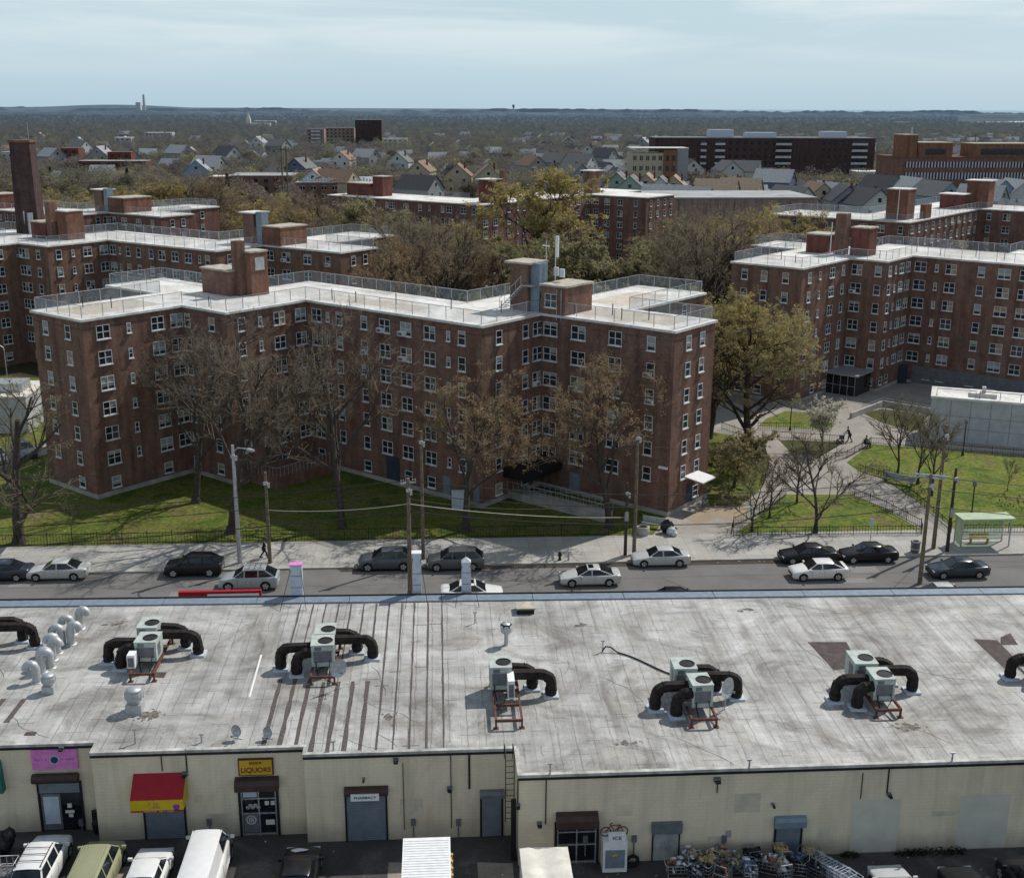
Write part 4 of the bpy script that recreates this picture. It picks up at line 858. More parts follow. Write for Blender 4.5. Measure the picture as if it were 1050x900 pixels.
def estate(name, label, org, ang, poly, h, faces, brickm='brick', rows=7, top=1.4, pitch=2.42, seed=0, rail=True, limit=100, acprob=.12, group=None, skiprow=None):
    """poly: outline in a local frame (CCW); faces: {edge index: [(fraction along the edge, kind)]}"""
    t = T(name, label, 'building', (org[0], org[1], 0), -R(ang), group)
    q = random.Random(seed)
    MB().prism(poly, -.1, h-.22, 0, top=False).build('wall', brickm, t)
    cx = sum(p[0] for p in poly)/len(poly); n = len(poly)
    def offset(poly, d):
        res = []
        for i in range(n):
            a, b, c = poly[i-1], poly[i], poly[(i+1) % n]
            d1 = (b[0]-a[0], b[1]-a[1]); d2 = (c[0]-b[0], c[1]-b[1]); l1 = hypot(*d1); l2 = hypot(*d2)
            n1 = (d1[1]/l1, -d1[0]/l1); n2 = (d2[1]/l2, -d2[0]/l2); res.append((b[0]+(n1[0]+n2[0])*d, b[1]+(n1[1]+n2[1])*d))
        return res
    MB().prism(offset(poly, .16), h-.22, h, 0, top=True, mt=0).build('roof', 'roofwhite', t)
    MB().prism(offset(poly, .03), 0, .9, 0, top=False).build('plinth', 'concrete', t) if False else None
    if rail:
        rp = offset(poly, -.25); m = MB(); c = MB()
        for i in range(n):
            a, b = rp[i], rp[(i+1) % n]; L = hypot(b[0]-a[0], b[1]-a[1]); k = max(1, round(L/2.2)); rz = atan2(b[1]-a[1], b[0]-a[0])
            for j in range(k): x = a[0]+(b[0]-a[0])*j/k; y = a[1]+(b[1]-a[1])*j/k; m.obox((x, y, h+.62), (.05, .05, 1.2), 0)
            m.obox(((a[0]+b[0])/2, (a[1]+b[1])/2, h+1.22), (L, .045, .05), rz)
            c.quad((a[0], a[1], h+.05), (b[0], b[1], h+.05), (b[0], b[1], h+1.18), (a[0], a[1], h+1.18))
        r_ = m.build('roof_railing', 'metal', t); c.build('chain_link', 'chain', r_)
    wins = []
    for e, cols in faces.items():
        a, b = poly[e], poly[(e+1) % n]; L = hypot(b[0]-a[0], b[1]-a[1]); ux, uy = (b[0]-a[0])/L, (b[1]-a[1])/L; rz = atan2(uy, ux)+pi
        if cols == 'auto':
            k = max(1, int(L/3.1)); kinds = ['W', 'D', 'D', 'W', 'S']; cols = [((j+.5)/k+q.uniform(-.02, .02), kinds[(j+seed+e) % 5]) for j in range(k)]
        for f_, kd0 in cols:
            for r in range(rows):
                kd = kd0
                z = h-top-pitch*r
                if z < .9: continue
                if r == rows-1:
                    if q.random() < .45: continue
                    kd = 'B'
                x = a[0]+ux*L*f_+uy*.02; y = a[1]+uy*L*f_-ux*.02
                wins.append((r+(.5 if kd == 'S' else 0), x, y, z, rz, kd))
    wins.sort(key=lambda w_: w_[0])
    extra = MB()
    for i, (r, x, y, z, rz, kd) in enumerate(wins):
        var = q.choice([0, 0, 1, 2, 3, 3, 4, 5, 6, 7]); me = win_mesh(kd, var)
        if i < limit:
            o = bpy.data.objects.new('window', me); COL.objects.link(o); o.parent = t; o.location = (x, y, z); o.rotation_euler = (0, 0, rz)
            if kd != 'S' and q.random() < acprob and acprob:
                s = bpy.data.objects.new('air_conditioner', _acme); COL.objects.link(s); s.parent = o; s.location = (q.choice([-.15, .15]) if kd == 'W' else .38, .02, -.42)
        else:
            o0 = len(extra.v)
            vs = []
            for v in me.vertices: c_, s_ = cos(rz), sin(rz); vs.append((x+v.co[0]*c_-v.co[1]*s_, y+v.co[0]*s_+v.co[1]*c_, z+v.co[2]))
            for p in me.polygons: extra.f.append([o0+k for k in p.vertices]); extra.m.append(p.material_index); extra.sm.append(False)
            extra.v += vs
    if extra.v: o = extra.build('lower_window_rows', ['frame', 'glass', 'paleblind', 'curtain', 'darkcurtain'], t); o['kind'] = 'stuff'
    return t
def bulkhead(t, kind, x0, x1, y0, y1, z, h, mat='brick', name='roof_house', cap='cap', over=.12):
    if name == 'lift_housing' and main is not None and t != main: cx, cy, k_ = (x0+x1)/2, (y0+y1)/2, .74; x0, x1, y0, y1, over, h = cx-(cx-x0)*k_, cx+(x1-cx)*k_, cy-(cy-y0)*k_, cy+(y1-cy)*k_, over*.7, h*.92
    o = MB().box(x0, x1, y0, y1, z-.02, z+h).build(name, mat, t); MB().box(x0-over, x1+over, y0-over, y1+over, z+h, z+h+.18).build('cap', cap, o); return o
main = None
PLAN = [(-8.3, 0), (0, 0), (0, 11), (6.8, 11), (6.8, 21), (30, 21), (30, 29.8), (44.7, 29.8), (44.7, 37), (35.7, 37), (35.7, 51), (27.4, 51), (27.4, 40), (20.6, 40), (20.6, 30), (-2.6, 30), (-2.6, 21.2), (-17.3, 21.2), (-17.3, 14), (-8.3, 14)]
FACES = {0: [(.27, 'W'), (.72, 'W')], 1: [(.19, 'D'), (.44, 'S'), (.73, 'D'), (.93, 'D')], 2: [(.12, 'W'), (.68, 'W')],
         3: [(.17, 'W'), (.4, 'S'), (.64, 'D'), (.92, 'D')], 4: [(.07, 'D'), (.14, 'S'), (.21, 'W'), (.36, 'W'), (.48, 'D'), (.6, 'D'), (.73, 'D'), (.83, 'S'), (.9, 'W')],
         5: [(.27, 'W'), (.72, 'W'), (.93, 'D')], 6: [(.08, 'T'), (.3, 'T'), (.58, 'D'), (.84, 'W')], 7: [(.33, 'W'), (.67, 'W')], 8: 'auto', 9: [(.3, 'W'), (.7, 'W')], 19: [(.3, 'W')]}
HB = 17.3
o = G(83, 328, HB)
main = estate('apartment_building', 'zigzag seven storey brown brick apartment block directly across the street', o, 42, PLAN, HB, FACES, seed=1)
# roof houses
def loc42(px, py):
    x, y = G(px, py, HB); x -= o[0]; y -= o[1]; a = R(42); return (x*cos(a)-y*sin(a), x*sin(a)+y*cos(a))
pL, qL = loc42(236, 304); low = bulkhead(main, 0, pL-4.5, pL, qL, qL+2.6, HB, 2.5)
pC, qC = loc42(246, 304); MB().box(pC-1.0, pC, qC, qC+1.0, HB-.02, HB+5.6).build('chimney', 'brick', main)
pT, qT = loc42(259, 304); tall = bulkhead(main, 0, pT-1.9, pT, qT, qT+2.2, HB, 4.4, 'brick_light', 'lift_housing', 'cap', .06)
p = MB().tube([(pT-1.2, qT-.08, HB), (pT-1.2, qT-.08, HB+4.9)], .06, 6).build('flue_pipe', 'metal', main)
MB().box(pT+.01, pT+.08, qT+.5, qT+1.7, HB+2.6, HB+3.9).build('louvre', 'metal', tall)
tw = bulkhead(main, 0, 26.4, 28.6, 29.6, 31.8, HB, 4.5, 'brick', 'lift_housing', 'cap', .42)
MB().box(28.62, 29.7, 29.9, 31.2, HB-.02, HB+4.6).build('steel_duct', 'bluegrey', main)
m = MB()
for k in range(9): m.box(26.9+.0*k, 27.9, 28.6-.0*k, 28.8, 0, 0) if 0 else None
m = MB()
for k in range(10): m.box(25.9+.26*k, 26.2+.26*k, 28.75, 29.35, HB+.2+.24*k, HB+.24+.24*k)
m.quad((25.8, 28.74, HB+.1), (28.5, 28.74, HB+2.6), (28.5, 28.74, HB+2.75), (25.8, 28.74, HB+.25)); m.tube([(25.8, 28.72, HB+1.1), (28.5, 28.72, HB+3.5)], .03, 5); m.box(28.5, 29.6, 28.7, 29.8, HB+2.55, HB+2.62)
for k in range(5): m.tube([(25.8+.65*k, 28.72, HB+.1+.6*k), (25.8+.65*k, 28.72, HB+1.1+.6*k)], .025, 5)
m.build('outside_stair', 'metal', main)
rh = bulkhead(main, 0, 30.0, 32.8, 29.78, 34.2, HB, 2.6, 'brick', 'roof_house', 'cap', .15)
o_ = bpy.data.objects.new('window', win_mesh('D', 0)); COL.objects.link(o_); o_.parent = rh; o_.location = (31.2, 29.76, HB+1.3); o_.rotation_euler = (0, 0, pi)
m = MB().tube([(28.9, 32, HB+4.7), (28.9, 32, HB+6.6)], .03, 5); m.box(28.5, 29.3, 31.9, 32.0, HB+6.0, HB+6.1).box(29.8, 30.3, 32, 32.2, HB+3.3, HB+4.1).box(30.5, 31, 32, 32.2, HB+3.2, HB+4.0).box(29.6, 29.9, 32.5, 32.7, HB+5, HB+7); m.tube([(30, 32, HB+2.7), (30, 32, HB+5.9)], .04, 5)
m.build('antenna', 'white', main)
MB().tube([(31.9, 29.7, HB-.5), (31.9, 29.7, HB+2.4)], .04, 5).tube([(32.4, 29.7, HB-.5), (32.4, 29.7, HB+2.4)], .04, 5).build('flue_pipe', 'metal', main)
# inner roof aerials / posts on the walking deck
m = MB()
for x, y in ((-6, 4), (-3.5, 5.5), (3, 12), (9, 22.6), (12, 23), (16, 24.6), (22, 26), (27, 27.5), (33, 31), (36, 33), (38, 31.5), (40, 33)): m.tube([(x, y, HB), (x, y, HB+1.1)], .05, 5)
m.build('vent_pipe', 'black', main)
M['walkdeck'] = roof_white('tan_walk_deck', (.50, .42, .32, 1), (.55, .52, .48, 1), .5)
m = MB()
for x0, x1, y0, y1 in ((-7, -1.8, 1.4, 10), (9, 20, 22.6, 25.5), (32, 43, 31.6, 35.6), (29.5, 33.8, 38, 47)): m.poly([(x0, y0), (x1, y0), (x1, y1), (x0, y1)], HB+.004)
m.build('walking_deck', 'walkdeck', main)
# entrance pieces: dark awning canopy over doors at inner corner, ramp walls, white canopy at the right end, service deck on the left
m = MB(); m.add([(25.5, 20.95, 3.3), (30.6, 20.95, 3.3), (30.6, 18.2, 2.7), (25.5, 18.2, 2.7)], [(0, 1, 2, 3)]).box(25.5, 30.6, 18.18, 18.22, 2.2, 2.7) if 0 else None
def onface(e, f0, f1, dpt, z0, z1):
    a, b = PLAN[e], PLAN[e+1]; L = hypot(b[0]-a[0], b[1]-a[1]); u = ((b[0]-a[0])/L, (b[1]-a[1])/L); nn = (u[1], -u[0])
    P = [(a[0]+u[0]*L*f+nn[0]*d_, a[1]+u[1]*L*f+nn[1]*d_) for f, d_ in ((f0, 0), (f1, 0), (f1, dpt), (f0, dpt))]
    return P
def canopy(t, e, f0, f1, dpt, z0, z1, mat, name, drop=.3):
    P = onface(e, f0, f1, dpt, z0, z1); m = MB(); m.add([(P[0][0], P[0][1], z1), (P[1][0], P[1][1], z1), (P[2][0], P[2][1], z1-drop), (P[3][0], P[3][1], z1-drop), (P[0][0], P[0][1], z0), (P[1][0], P[1][1], z0), (P[2][0], P[2][1], z0), (P[3][0], P[3][1], z0)], [(0, 1, 2, 3), (3, 2, 6, 7), (1, 5, 6, 2), (0, 3, 7, 4), (4, 7, 6, 5)]); return m.build(name, mat, t)
canopy(main, 6, .02, .19, 3.4, 2.4, 3.4, 'black', 'entrance_canopy', .8); canopy(main, 5, .35, .93, 3.0, 2.4, 3.3, 'black', 'entrance_canopy', .8)
P = onface(7, .38, .72, 2.0, 0, 0); m = MB(); m.add([(x, y, 3.3-(.25 if i > 1 else 0)) for i, (x, y) in enumerate(P)]+[(x, y, 3.2-(.25 if i > 1 else 0)) for i, (x, y) in enumerate(P)], [(0, 1, 2, 3), (7, 6, 5, 4), (3, 2, 6, 7), (1, 5, 6, 2), (0, 3, 7, 4)]); m.build('entrance_canopy', 'white', main)
P = onface(7, .45, .66, .03, 0, 0); MB().prism([P[0], P[3], P[2], P[1]], 0, 2.4).build('door', 'bluedoor', main)
for e, f0, f1, mt, hh in ((4, .47, .545, 'bluedoor', 3.0), (4, .79, .83, 'bluegrey', 2.3), (4, .955, .985, 'bluegrey', 2.2), (6, .25, .33, 'bluegrey', 2.2), (3, .55, .65, 'bluedoor', 2.1)):
    P = onface(e, f0, f1, .05, 0, 0); MB().prism([P[0], P[3], P[2], P[1]], .2, hh).build('door', mt, main)
# low platform with railing (left service entrance)
P = onface(3, .15, 1.0, 4.3, 0, 0); m = MB().prism([P[0], P[3], P[2], P[1]], 0, 1.3, 0); pl = m.build('service_platform', 'brick', main)
m = MB(); 
for a, b in ((P[0], P[3]), (P[3], P[2])):
    m.tube([(a[0], a[1], 2.3), (b[0], b[1], 2.3)], .04, 5); L = hypot(b[0]-a[0], b[1]-a[1]); k = int(L/.5)
    for j in range(k+1): m.tube([(a[0]+(b[0]-a[0])*j/k, a[1]+(b[1]-a[1])*j/k, 1.3), (a[0]+(b[0]-a[0])*j/k, a[1]+(b[1]-a[1])*j/k, 2.3)], .03, 4)
m.build('railing', 'metal', pl)
# wheelchair ramp in front of the inner corner
m = MB(); P0 = onface(6, .0, .75, 3.5, 0, 0); P1 = onface(6, .0, .75, 5.0, 0, 0)
m.prism([P0[3], P1[3], P1[2], P0[2]], 0, .8); rp_ = m.build('ramp', 'concrete', main)
m = MB(); 
for a, b in ((P1[3], P1[2]), (P0[3], P0[2])):
    m.tube([(a[0], a[1], 1.8), (b[0], b[1], 1.8)], .04, 5)
    for j in range(18): m.tube([(a[0]+(b[0]-a[0])*j/17, a[1]+(b[1]-a[1])*j/17, .8), (a[0]+(b[0]-a[0])*j/17, a[1]+(b[1]-a[1])*j/17, 1.8)], .025, 4)
m.build('handrail', 'metal', rp_)
m = MB(); 
def off2(poly, d):
    res = []; n = len(poly)
    for i in range(n):
        a, b, c = poly[i-1], poly[i], poly[(i+1) % n]; d1 = (b[0]-a[0], b[1]-a[1]); d2 = (c[0]-b[0], c[1]-b[1]); l1 = hypot(*d1); l2 = hypot(*d2)
        res.append((b[0]+(d1[1]/l1+d2[1]/l2)*d, b[1]-(d1[0]/l1+d2[0]/l2)*d))
    return res
MB().prism(off2(PLAN, .06), 0, .55, 0, top=False).build('plinth', 'concrete', main)
MB().prism(off2(PLAN, .012), HB-.95, HB-.9, 0, top=False).build('brick_band', 'brick_dark', main)
# wall lamps / signs on the end face
P = onface(6, .93, .99, .25, 0, 0); MB().prism([P[0], P[3], P[2], P[1]], 4.6, 4.8).build('wall_lamp', 'white', main)
# ------------------------------------------------------------------ right block
o = G(823, 275, HB)
PLAN_R = [(-9.8, 0), (0, 0), (0, 13.6), (5.0, 13.6), (5.0, 22.0), (34, 22), (34, 31), (48, 31), (48, 38), (39, 38), (39, 50), (24, 50), (24, 38), (14, 38), (14, 33), (-3, 33), (-3, 26), (-17, 26), (-17, 18.5), (-9.8, 18.5)]
FACES_R = {0: [(.2, 'W'), (.48, 'W'), (.78, 'W')], 1: [(.15, 'W'), (.36, 'S'), (.62, 'D'), (.86, 'W')], 2: [(.22, 'D'), (.8, 'W')], 3: [(.14, 'W'), (.36, 'S'), (.6, 'D'), (.86, 'D')],
           4: [(.045, 'T'), (.12, 'S'), (.185, 'D'), (.32, 'W'), (.42, 'T'), (.51, 'D'), (.6, 'D'), (.68, 'S'), (.76, 'W'), (.86, 'T'), (.95, 'D')], 5: 'auto', 6: 'auto', 19: 'auto'}
rb = estate('apartment_building', 'brown brick apartment block at the right behind the courtyard lawns', o, 43.5, PLAN_R, HB, FACES_R, seed=2, acprob=.05)
bulkhead(rb, 0, -7.4, -4.2, 15.8, 19.0, HB, 2.4, 'brick_red', 'roof_house'); bulkhead(rb, 0, -1.8, 1.6, 16.0, 19.5, HB, 3.9, 'brick_red', 'lift_housing'); MB().box(-3.4, -1.9, 15.8, 17.2, HB-.02, HB+5.4).build('chimney', 'brick', rb); MB().tube([(-3.9, 15.9, HB), (-3.9, 15.9, HB+4.2)], .07, 6).build('flue_pipe', 'white', rb)
m = MB()
for x, y in ((-6, 6), (-3, 4), (3, 16), (8, 24), (12, 26), (16, 25), (4, 26)): m.tube([(x, y, HB), (x, y, HB+1.0)], .05, 5)
m.build('vent_pipe', 'black', rb)
# glazed entrance porch and dark undercroft
a = (0, 9.5); P = [(0.02, 9.0), (4.2, 9.0), (4.2, 13.55), (0.02, 13.55)]
po = MB().prism(P, 0, 2.8).build('entrance_porch', 'carglass', rb); m = MB()
for x in (0.1, 1.1, 2.1, 3.1, 4.1): m.box(x-.04, x+.04, 8.93, 8.99, 0, 2.8)
for z in (.1, 1.4, 2.75): m.box(0, 4.2, 8.9, 8.95, z-.04, z+.04)
m.box(-.3, 4.6, 8.4, 13.5, 2.8, 3.0); m.build('porch_frame', 'metal', po)
MB().box(5.03, 5.9, 20.8, 21.98, .1, 2.5).build('door', 'bluedoor', rb)
MB().box(6.5, 33.5, 21.93, 21.985, .2, 2.7).build('undercroft_shadow_panel', 'black', rb) if 0 else MB().box(6.5, 33.5, 21.9, 21.985, .2, 2.5).build('undercroft_shade_panel', 'greymetal', rb)  # dark grey panel standing in for the shade of the undercroft
MB().prism(off2(PLAN_R, .06), 0, .5, 0, top=False).build('plinth', 'concrete', rb)
# ------------------------------------------------------------------ left-mid block : its D corner stands at pixel (48,252)
def place_plan(px, py, loc_, ang, z=HB):
    x, y = G(px, py, z); a = -R(ang); return (x-(loc_[0]*cos(a)-loc_[1]*sin(a)), y-(loc_[0]*sin(a)+loc_[1]*cos(a)))
FB = {1: [(.3, 'D'), (.7, 'D')], 2: [(.12, 'D'), (.3, 'W'), (.68, 'W')], 3: FACES[3], 4: [(.05, 'D'), (.12, 'S'), (.2, 'W'), (.3, 'W'), (.42, 'W'), (.52, 'D'), (.64, 'D'), (.76, 'D'), (.86, 'S'), (.93, 'W')], 5: FACES[5], 6: FACES[6], 7: FACES[7], 9: [(.3, 'W'), (.7, 'W')], 8: 'auto'}
o = place_plan(48, 252, (6.8, 11), 38.5)
lb = estate('apartment_building', 'long brown brick apartment block behind the zigzag block, on the left', o, 38.5, PLAN, HB, FB, seed=3, acprob=.08)
bulkhead(lb, 0, -4.2, -.6, 16.0, 19.8, HB, 2.3, 'brick_red', 'roof_house'); bulkhead(lb, 0, .6, 3.8, 16.4, 20.2, HB, 4.4, 'brick_light', 'lift_housing', 'roofwhite'); MB().box(-.7, .55, 16.2, 17.5, HB-.02, HB+5.4).build('chimney', 'brick', lb)
bulkhead(lb, 0, 25.6, 28.6, 29.4, 32.6, HB, 4.6, 'brick', 'lift_housing', 'roofwhite', .6); MB().box(28.62, 29.7, 29.9, 31.2, HB-.02, HB+4.5).build('steel_duct', 'bluegrey', lb); r2 = bulkhead(lb, 0, 30.0, 33.4, 29.78, 35, HB, 2.5, 'brick_light', 'roof_house')
MB().box(-12.6, -10.6, 22.5, 24, HB, HB+2.6).tube([(-10, 19, HB), (-10, 19, HB+3.4)], .5, 10).tube([(-8.7, 19, HB), (-8.7, 19, HB+3.2)], .45, 10).build('steel_tank', 'metal', lb)
# third block further back
o = place_plan(165, 222, (44.7, 29.8), 38.5)
l3 = estate('apartment_building', 'farther brown brick block beyond the two zigzag blocks on the left', o, 38.5, PLAN, HB, {k_: v for k_, v in FB.items() if k_ in (3, 4, 5, 6, 7, 8, 9)}, 'brick_b', rows=4, seed=4, limit=70, acprob=.05)
bulkhead(l3, 0, 25.6, 28.8, 29.4, 32.8, HB, 4.2, 'brick', 'lift_housing', 'roofwhite', .6); MB().box(28.85, 29.9, 29.9, 31.2, HB-.02, HB+4.2).build('steel_duct', 'bluegrey', l3); bulkhead(l3, 0, 30.2, 34.5, 29.78, 36, HB, 2.6, 'brick_light', 'roof_house'); bulkhead(l3, 0, 4, 8, 22, 26, HB, 2.6, 'brick_red', 'roof_house')
# tall boiler chimney
x, z1 = W(25, 146, 187); t = T('boiler_chimney', 'tall square tapered brick chimney rising behind the left block', 'chimney', (x, 186, 0))
m = MB(); w0, w1 = 2.0, 1.45
m.add([(-w0, -w0, 0), (w0, -w0, 0), (w0, w0, 0), (-w0, w0, 0), (-w1, -w1, z1), (w1, -w1, z1), (w1, w1, z1), (-w1, w1, z1)], [(0, 1, 5, 4), (1, 2, 6, 5), (2, 3, 7, 6), (3, 0, 4, 7)]); m.build('shaft', 'brick_dark', t)
MB().box(-w1-.15, w1+.15, -w1-.15, w1+.15, z1, z1+.35).build('crown_band', 'brick_light', t); MB().tube([(1, 0, z1+.3), (1, 0, z1+3)], .04, 5).build('lightning_rod', 'metal', t)
# centre block: long wing towards back right
def W_off(e): return e
o = G(494, 210, HB)
PC = [(-44, 0), (0, 0), (0, 39), (15, 39), (15, 51), (2, 51), (2, 58), (-12, 58), (-12, 12), (-44, 12)]
cb_ = estate('apartment_building', 'brown brick block half hidden by the bare trees in the middle', o, 41, PC, HB, {0: 'auto', 1: 'auto', 2: [(.12, 'D'), (.32, 'D'), (.55, 'D'), (.82, 'W')], 3: [(.15, 'W'), (.4, 'W'), (.65, 'W'), (.88, 'W')]}, 'brick_b', seed=5, limit=100, acprob=.05, rail=False)
m = MB(); m.quad((-44, 11.5, HB+.05), (-12.5, 11.5, HB+.05), (-12.5, 11.5, HB+1.2), (-44, 11.5, HB+1.2)); m.build('chain_link', 'chain', cb_)
def bh_at(t, org, ang, px0, px1, pyb, pyt, Yl, mat, nm, over=.1):
    pass
bulkhead(cb_, 0, -2.2, 2.2-1.0, 3, 9, HB, 5.2, 'brick', 'lift_housing', 'roofwhite', .9) if 0 else bulkhead(cb_, 0, -4.6, -.8, 3.5, 8, HB, 5.0, 'brick_red', 'lift_housing', 'roofwhite', .7); MB().box(-1.8, -.9, 8.1, 9.2, HB-.02, HB+6.4).build('chimney', 'brick', cb_)
bulkhead(cb_, 0, -3.5, .5-.8, 40.5, 45, HB, 5.4, 'brick', 'lift_housing', 'roofwhite', 1.0); bulkhead(cb_, 0, -9.5, -4.5, 36, 41, HB, 2.7, 'brick_light', 'roof_house')
bulkhead(cb_, 0, -34, -30, 3, 7, HB, 4.5, 'brick_red', 'lift_housing'); bulkhead(cb_, 0, -41, -34.3, 3, 8, HB, 2.5, 'brick_red', 'roof_house')
# far right block
o = G(932, 228, HB)
PF = [(-26, 0), (0, 0), (0, 38), (34, 38), (34, 50), (-12, 50), (-12, 12), (-26, 12)]
fr_ = estate('apartment_building', 'brown brick block beyond the right block with two tall lift housings', o, 42, PF, HB, {0: 'auto', 1: [((j+.5)/11, 'W' if j % 3 else 'D') for j in range(11)], 2: [(.06, 'W'), (.16, 'D'), (.28, 'W'), (.42, 'W'), (.56, 'D'), (.7, 'W'), (.85, 'D')]}, 'brick_b', rows=6, seed=6, limit=90, acprob=.04)
bulkhead(fr_, 0, -6.3, -1.2, 3.0, 8.0, HB, 5.6, 'brick_light', 'lift_housing', 'roofwhite'); MB().tube([(-3.2, 2.9, HB), (-3.2, 2.9, HB+5.5)], .07, 5).build('flue_pipe', 'white', fr_); MB().box(-1.1, 1.2-1.3, 8, 11, HB, HB+2.5).build('roof_house', 'brick_light', fr_)
bulkhead(fr_, 0, -4.2, 1.6, 39.5, 44.5, HB, 5.6, 'brick_light', 'lift_housing', 'roofwhite', .5); bulkhead(fr_, 0, -6.5, -2.2, 34.0, 38, HB, 2.7, 'brick_red', 'roof_house', 'roofwhite', .3)
# ================================================================== TREES
def tree_proto(seed, Ht=12, spread=.8, clear=.25, twig='twig', leaf='bud', leaves=2, limbs=7, lv=5, kids=(5, 5, 4, 3), leafsize=.11, tw=.03, r0=.28, up=.35, bark='bark', droop=0., env=None):
    q = random.Random(seed); A = MB(); B = MB()
    def seg_dir(d, ang, az):
        # turn direction d by ang around random azimuth
        ref = (0, 0, 1) if abs(d[2]) < .95 else (1, 0, 0)
        u = (d[1]*ref[2]-d[2]*ref[1], d[2]*ref[0]-d[0]*ref[2], d[0]*ref[1]-d[1]*ref[0]); L = math.sqrt(sum(x*x for x in u)); u = tuple(x/L for x in u)
        w = (d[1]*u[2]-d[2]*u[1], d[2]*u[0]-d[0]*u[2], d[0]*u[1]-d[1]*u[0])
        r = tuple(d[k]*cos(ang)+sin(ang)*(u[k]*cos(az)+w[k]*sin(az)) for k in range(3)); return r
    def norm(d): L = math.sqrt(sum(x*x for x in d)) or 1; return tuple(x/L for x in d)
    def br(p, d, L, r, l):
        n = 4 if l <= 1 else (3 if l == 2 else 2); P = [p]; dd = d
        for i in range(n):
            dd = norm((dd[0]+q.uniform(-.14, .14)*(1+l*.3), dd[1]+q.uniform(-.14, .14)*(1+l*.3), dd[2]+q.uniform(-.1, .1)+(up*.12 if l else 0)-droop*l*.03))
            pp = P[-1]; P.append(tuple(pp[k]+dd[k]*L/n for k in range(3)))
        if l <= 2: A.tube(P, [r*(1-.55*i/n) for i in range(n+1)], 6 if l < 2 else 4, 0, False)
        elif l == 3: B.tube(P, [r*(1-.6*i/n)+.006 for i in range(n+1)], 3, 0, False, False)
        else:
            a, b = P[0], P[-1]; s = norm((q.uniform(-1, 1), q.uniform(-1, 1), q.uniform(-1, 1))); w = tw*(1.3 if l == 4 else .8)
            B.add([tuple(a[k]-s[k]*w/2 for k in range(3)), tuple(a[k]+s[k]*w/2 for k in range(3)), b], [(0, 1, 2)], 0)
        if l >= lv-1 and leaves:
            for _ in range(leaves if l == lv else 1):
                t = q.uniform(.3, 1.05); c = tuple(P[0][k]+(P[-1][k]-P[0][k])*t+q.uniform(-.12, .12) for k in range(3)); s = leafsize*q.uniform(.6, 1.5)
                v = [tuple(c[k]+q.uniform(-s, s) for k in range(3)) for _ in range(3)]; B.add(v, [(0, 1, 2)], 1)
        if l < lv:
            nk = limbs if l == 0 else kids[min(l-1, len(kids)-1)]
            for j in range(nk):
                t = (clear+(1-clear)*(j+q.uniform(.1, .8))/nk) if l == 0 else q.uniform(.28, 1.)
                i = min(n-1, int(t*n)); f = t*n-i; c = tuple(P[i][k]+(P[i+1][k]-P[i][k])*f for k in range(3))
                dl = norm(tuple(P[i+1][k]-P[i][k] for k in range(3)))
                ang = q.uniform(.55, 1.05) if l == 0 else q.uniform(.35, .95)
                az = (j*2.4+q.uniform(-.5, .5)) if l == 0 else q.uniform(0, 2*pi)
                nd = seg_dir(dl, ang, az); nd = norm((nd[0]*spread*1.25, nd[1]*spread*1.25, nd[2]+up*(.5 if l < 2 else .15)))
                if l == 0: LL = Ht*q.uniform(.40, .55)*(1-.45*(t-clear)/(1-clear))
                else: LL = L*q.uniform(.42, .62)
                br(c, nd, LL, r*(.5 if l == 0 else .45)*(1-.4*t)+.008, l+1)
    br((0, 0, -.1), (0, 0, 1), Ht*.72, r0, 0)
    A.tube([(0, 0, -.1), (0, 0, .5)], [r0*1.6, r0], 8, 0, False)
    if env:
        rx, cz, rz_ = env; keep = []
        def inside(v): j = 1+.10*sin(v[0]*1.7+v[2])+.08*sin(v[1]*2.3+v[2]*1.3); return (v[0]**2+v[1]**2)/(rx*Ht*j)**2+((v[2]-cz*Ht)/(rz_*Ht*j))**2 < 1
        for f_, mi_, s_ in zip(B.f, B.m, B.sm):
            if inside(B.v[f_[0]]) and inside(B.v[f_[-1]]): keep.append((f_, mi_, s_))
        used = sorted({i for f_, _, _ in keep for i in f_}); mp_ = {a: b for b, a in enumerate(used)}; B.v = [B.v[i] for i in used]; B.f = [[mp_[i] for i in f_] for f_, _, _ in keep]; B.m = [a for _, a, _ in keep]; B.sm = [a for _, _, a in keep]
    hgt = max(v[2] for v in B.v); k = Ht/hgt
    for m_ in (A, B): m_.v = [(x*k, y*k, z*k if z > 0 else z) for x, y, z in m_.v]
    me = []
    for m_, nm, mats in ((A, 'trunk', [bark]), (B, 'crown', [twig, leaf])):
        x = bpy.data.meshes.new(nm); x.from_pydata(m_.v, [], m_.f)
        for z in mats: x.materials.append(M[z])
        x.polygons.foreach_set('material_index', m_.m); x.polygons.foreach_set('use_smooth', m_.sm); x.update(); me.append(x)
    return me[0], me[1], Ht
def conifer(seed, Ht=12):
    q = random.Random(seed); A = MB().tube([(0, 0, -.1), (0, 0, Ht*.95)], [.25, .03], 6); B = MB()
    for i in range(4200):
        z = Ht*(.08+.9*q.random()**1.2); r = (Ht-z)*.26*(.55+.45*q.random()**.5)*(.85+.25*sin(z*5+q.random())); a = q.uniform(0, 2*pi); s = q.uniform(.12, .3)
        c = (r*cos(a), r*sin(a), z-.2*r); B.add([tuple(c[k]+q.uniform(-s, s) for k in range(3)) for _ in range(3)], [(0, 1, 2)])
    out = []
    for m_, nm, mt in ((A, 'trunk', 'bark'), (B, 'crown', 'evergreen')):
        x = bpy.data.meshes.new(nm); x.from_pydata(m_.v, [], m_.f); x.materials.append(M[mt]); x.update(); out.append(x)
    return out[0], out[1], Ht
P_ = {}
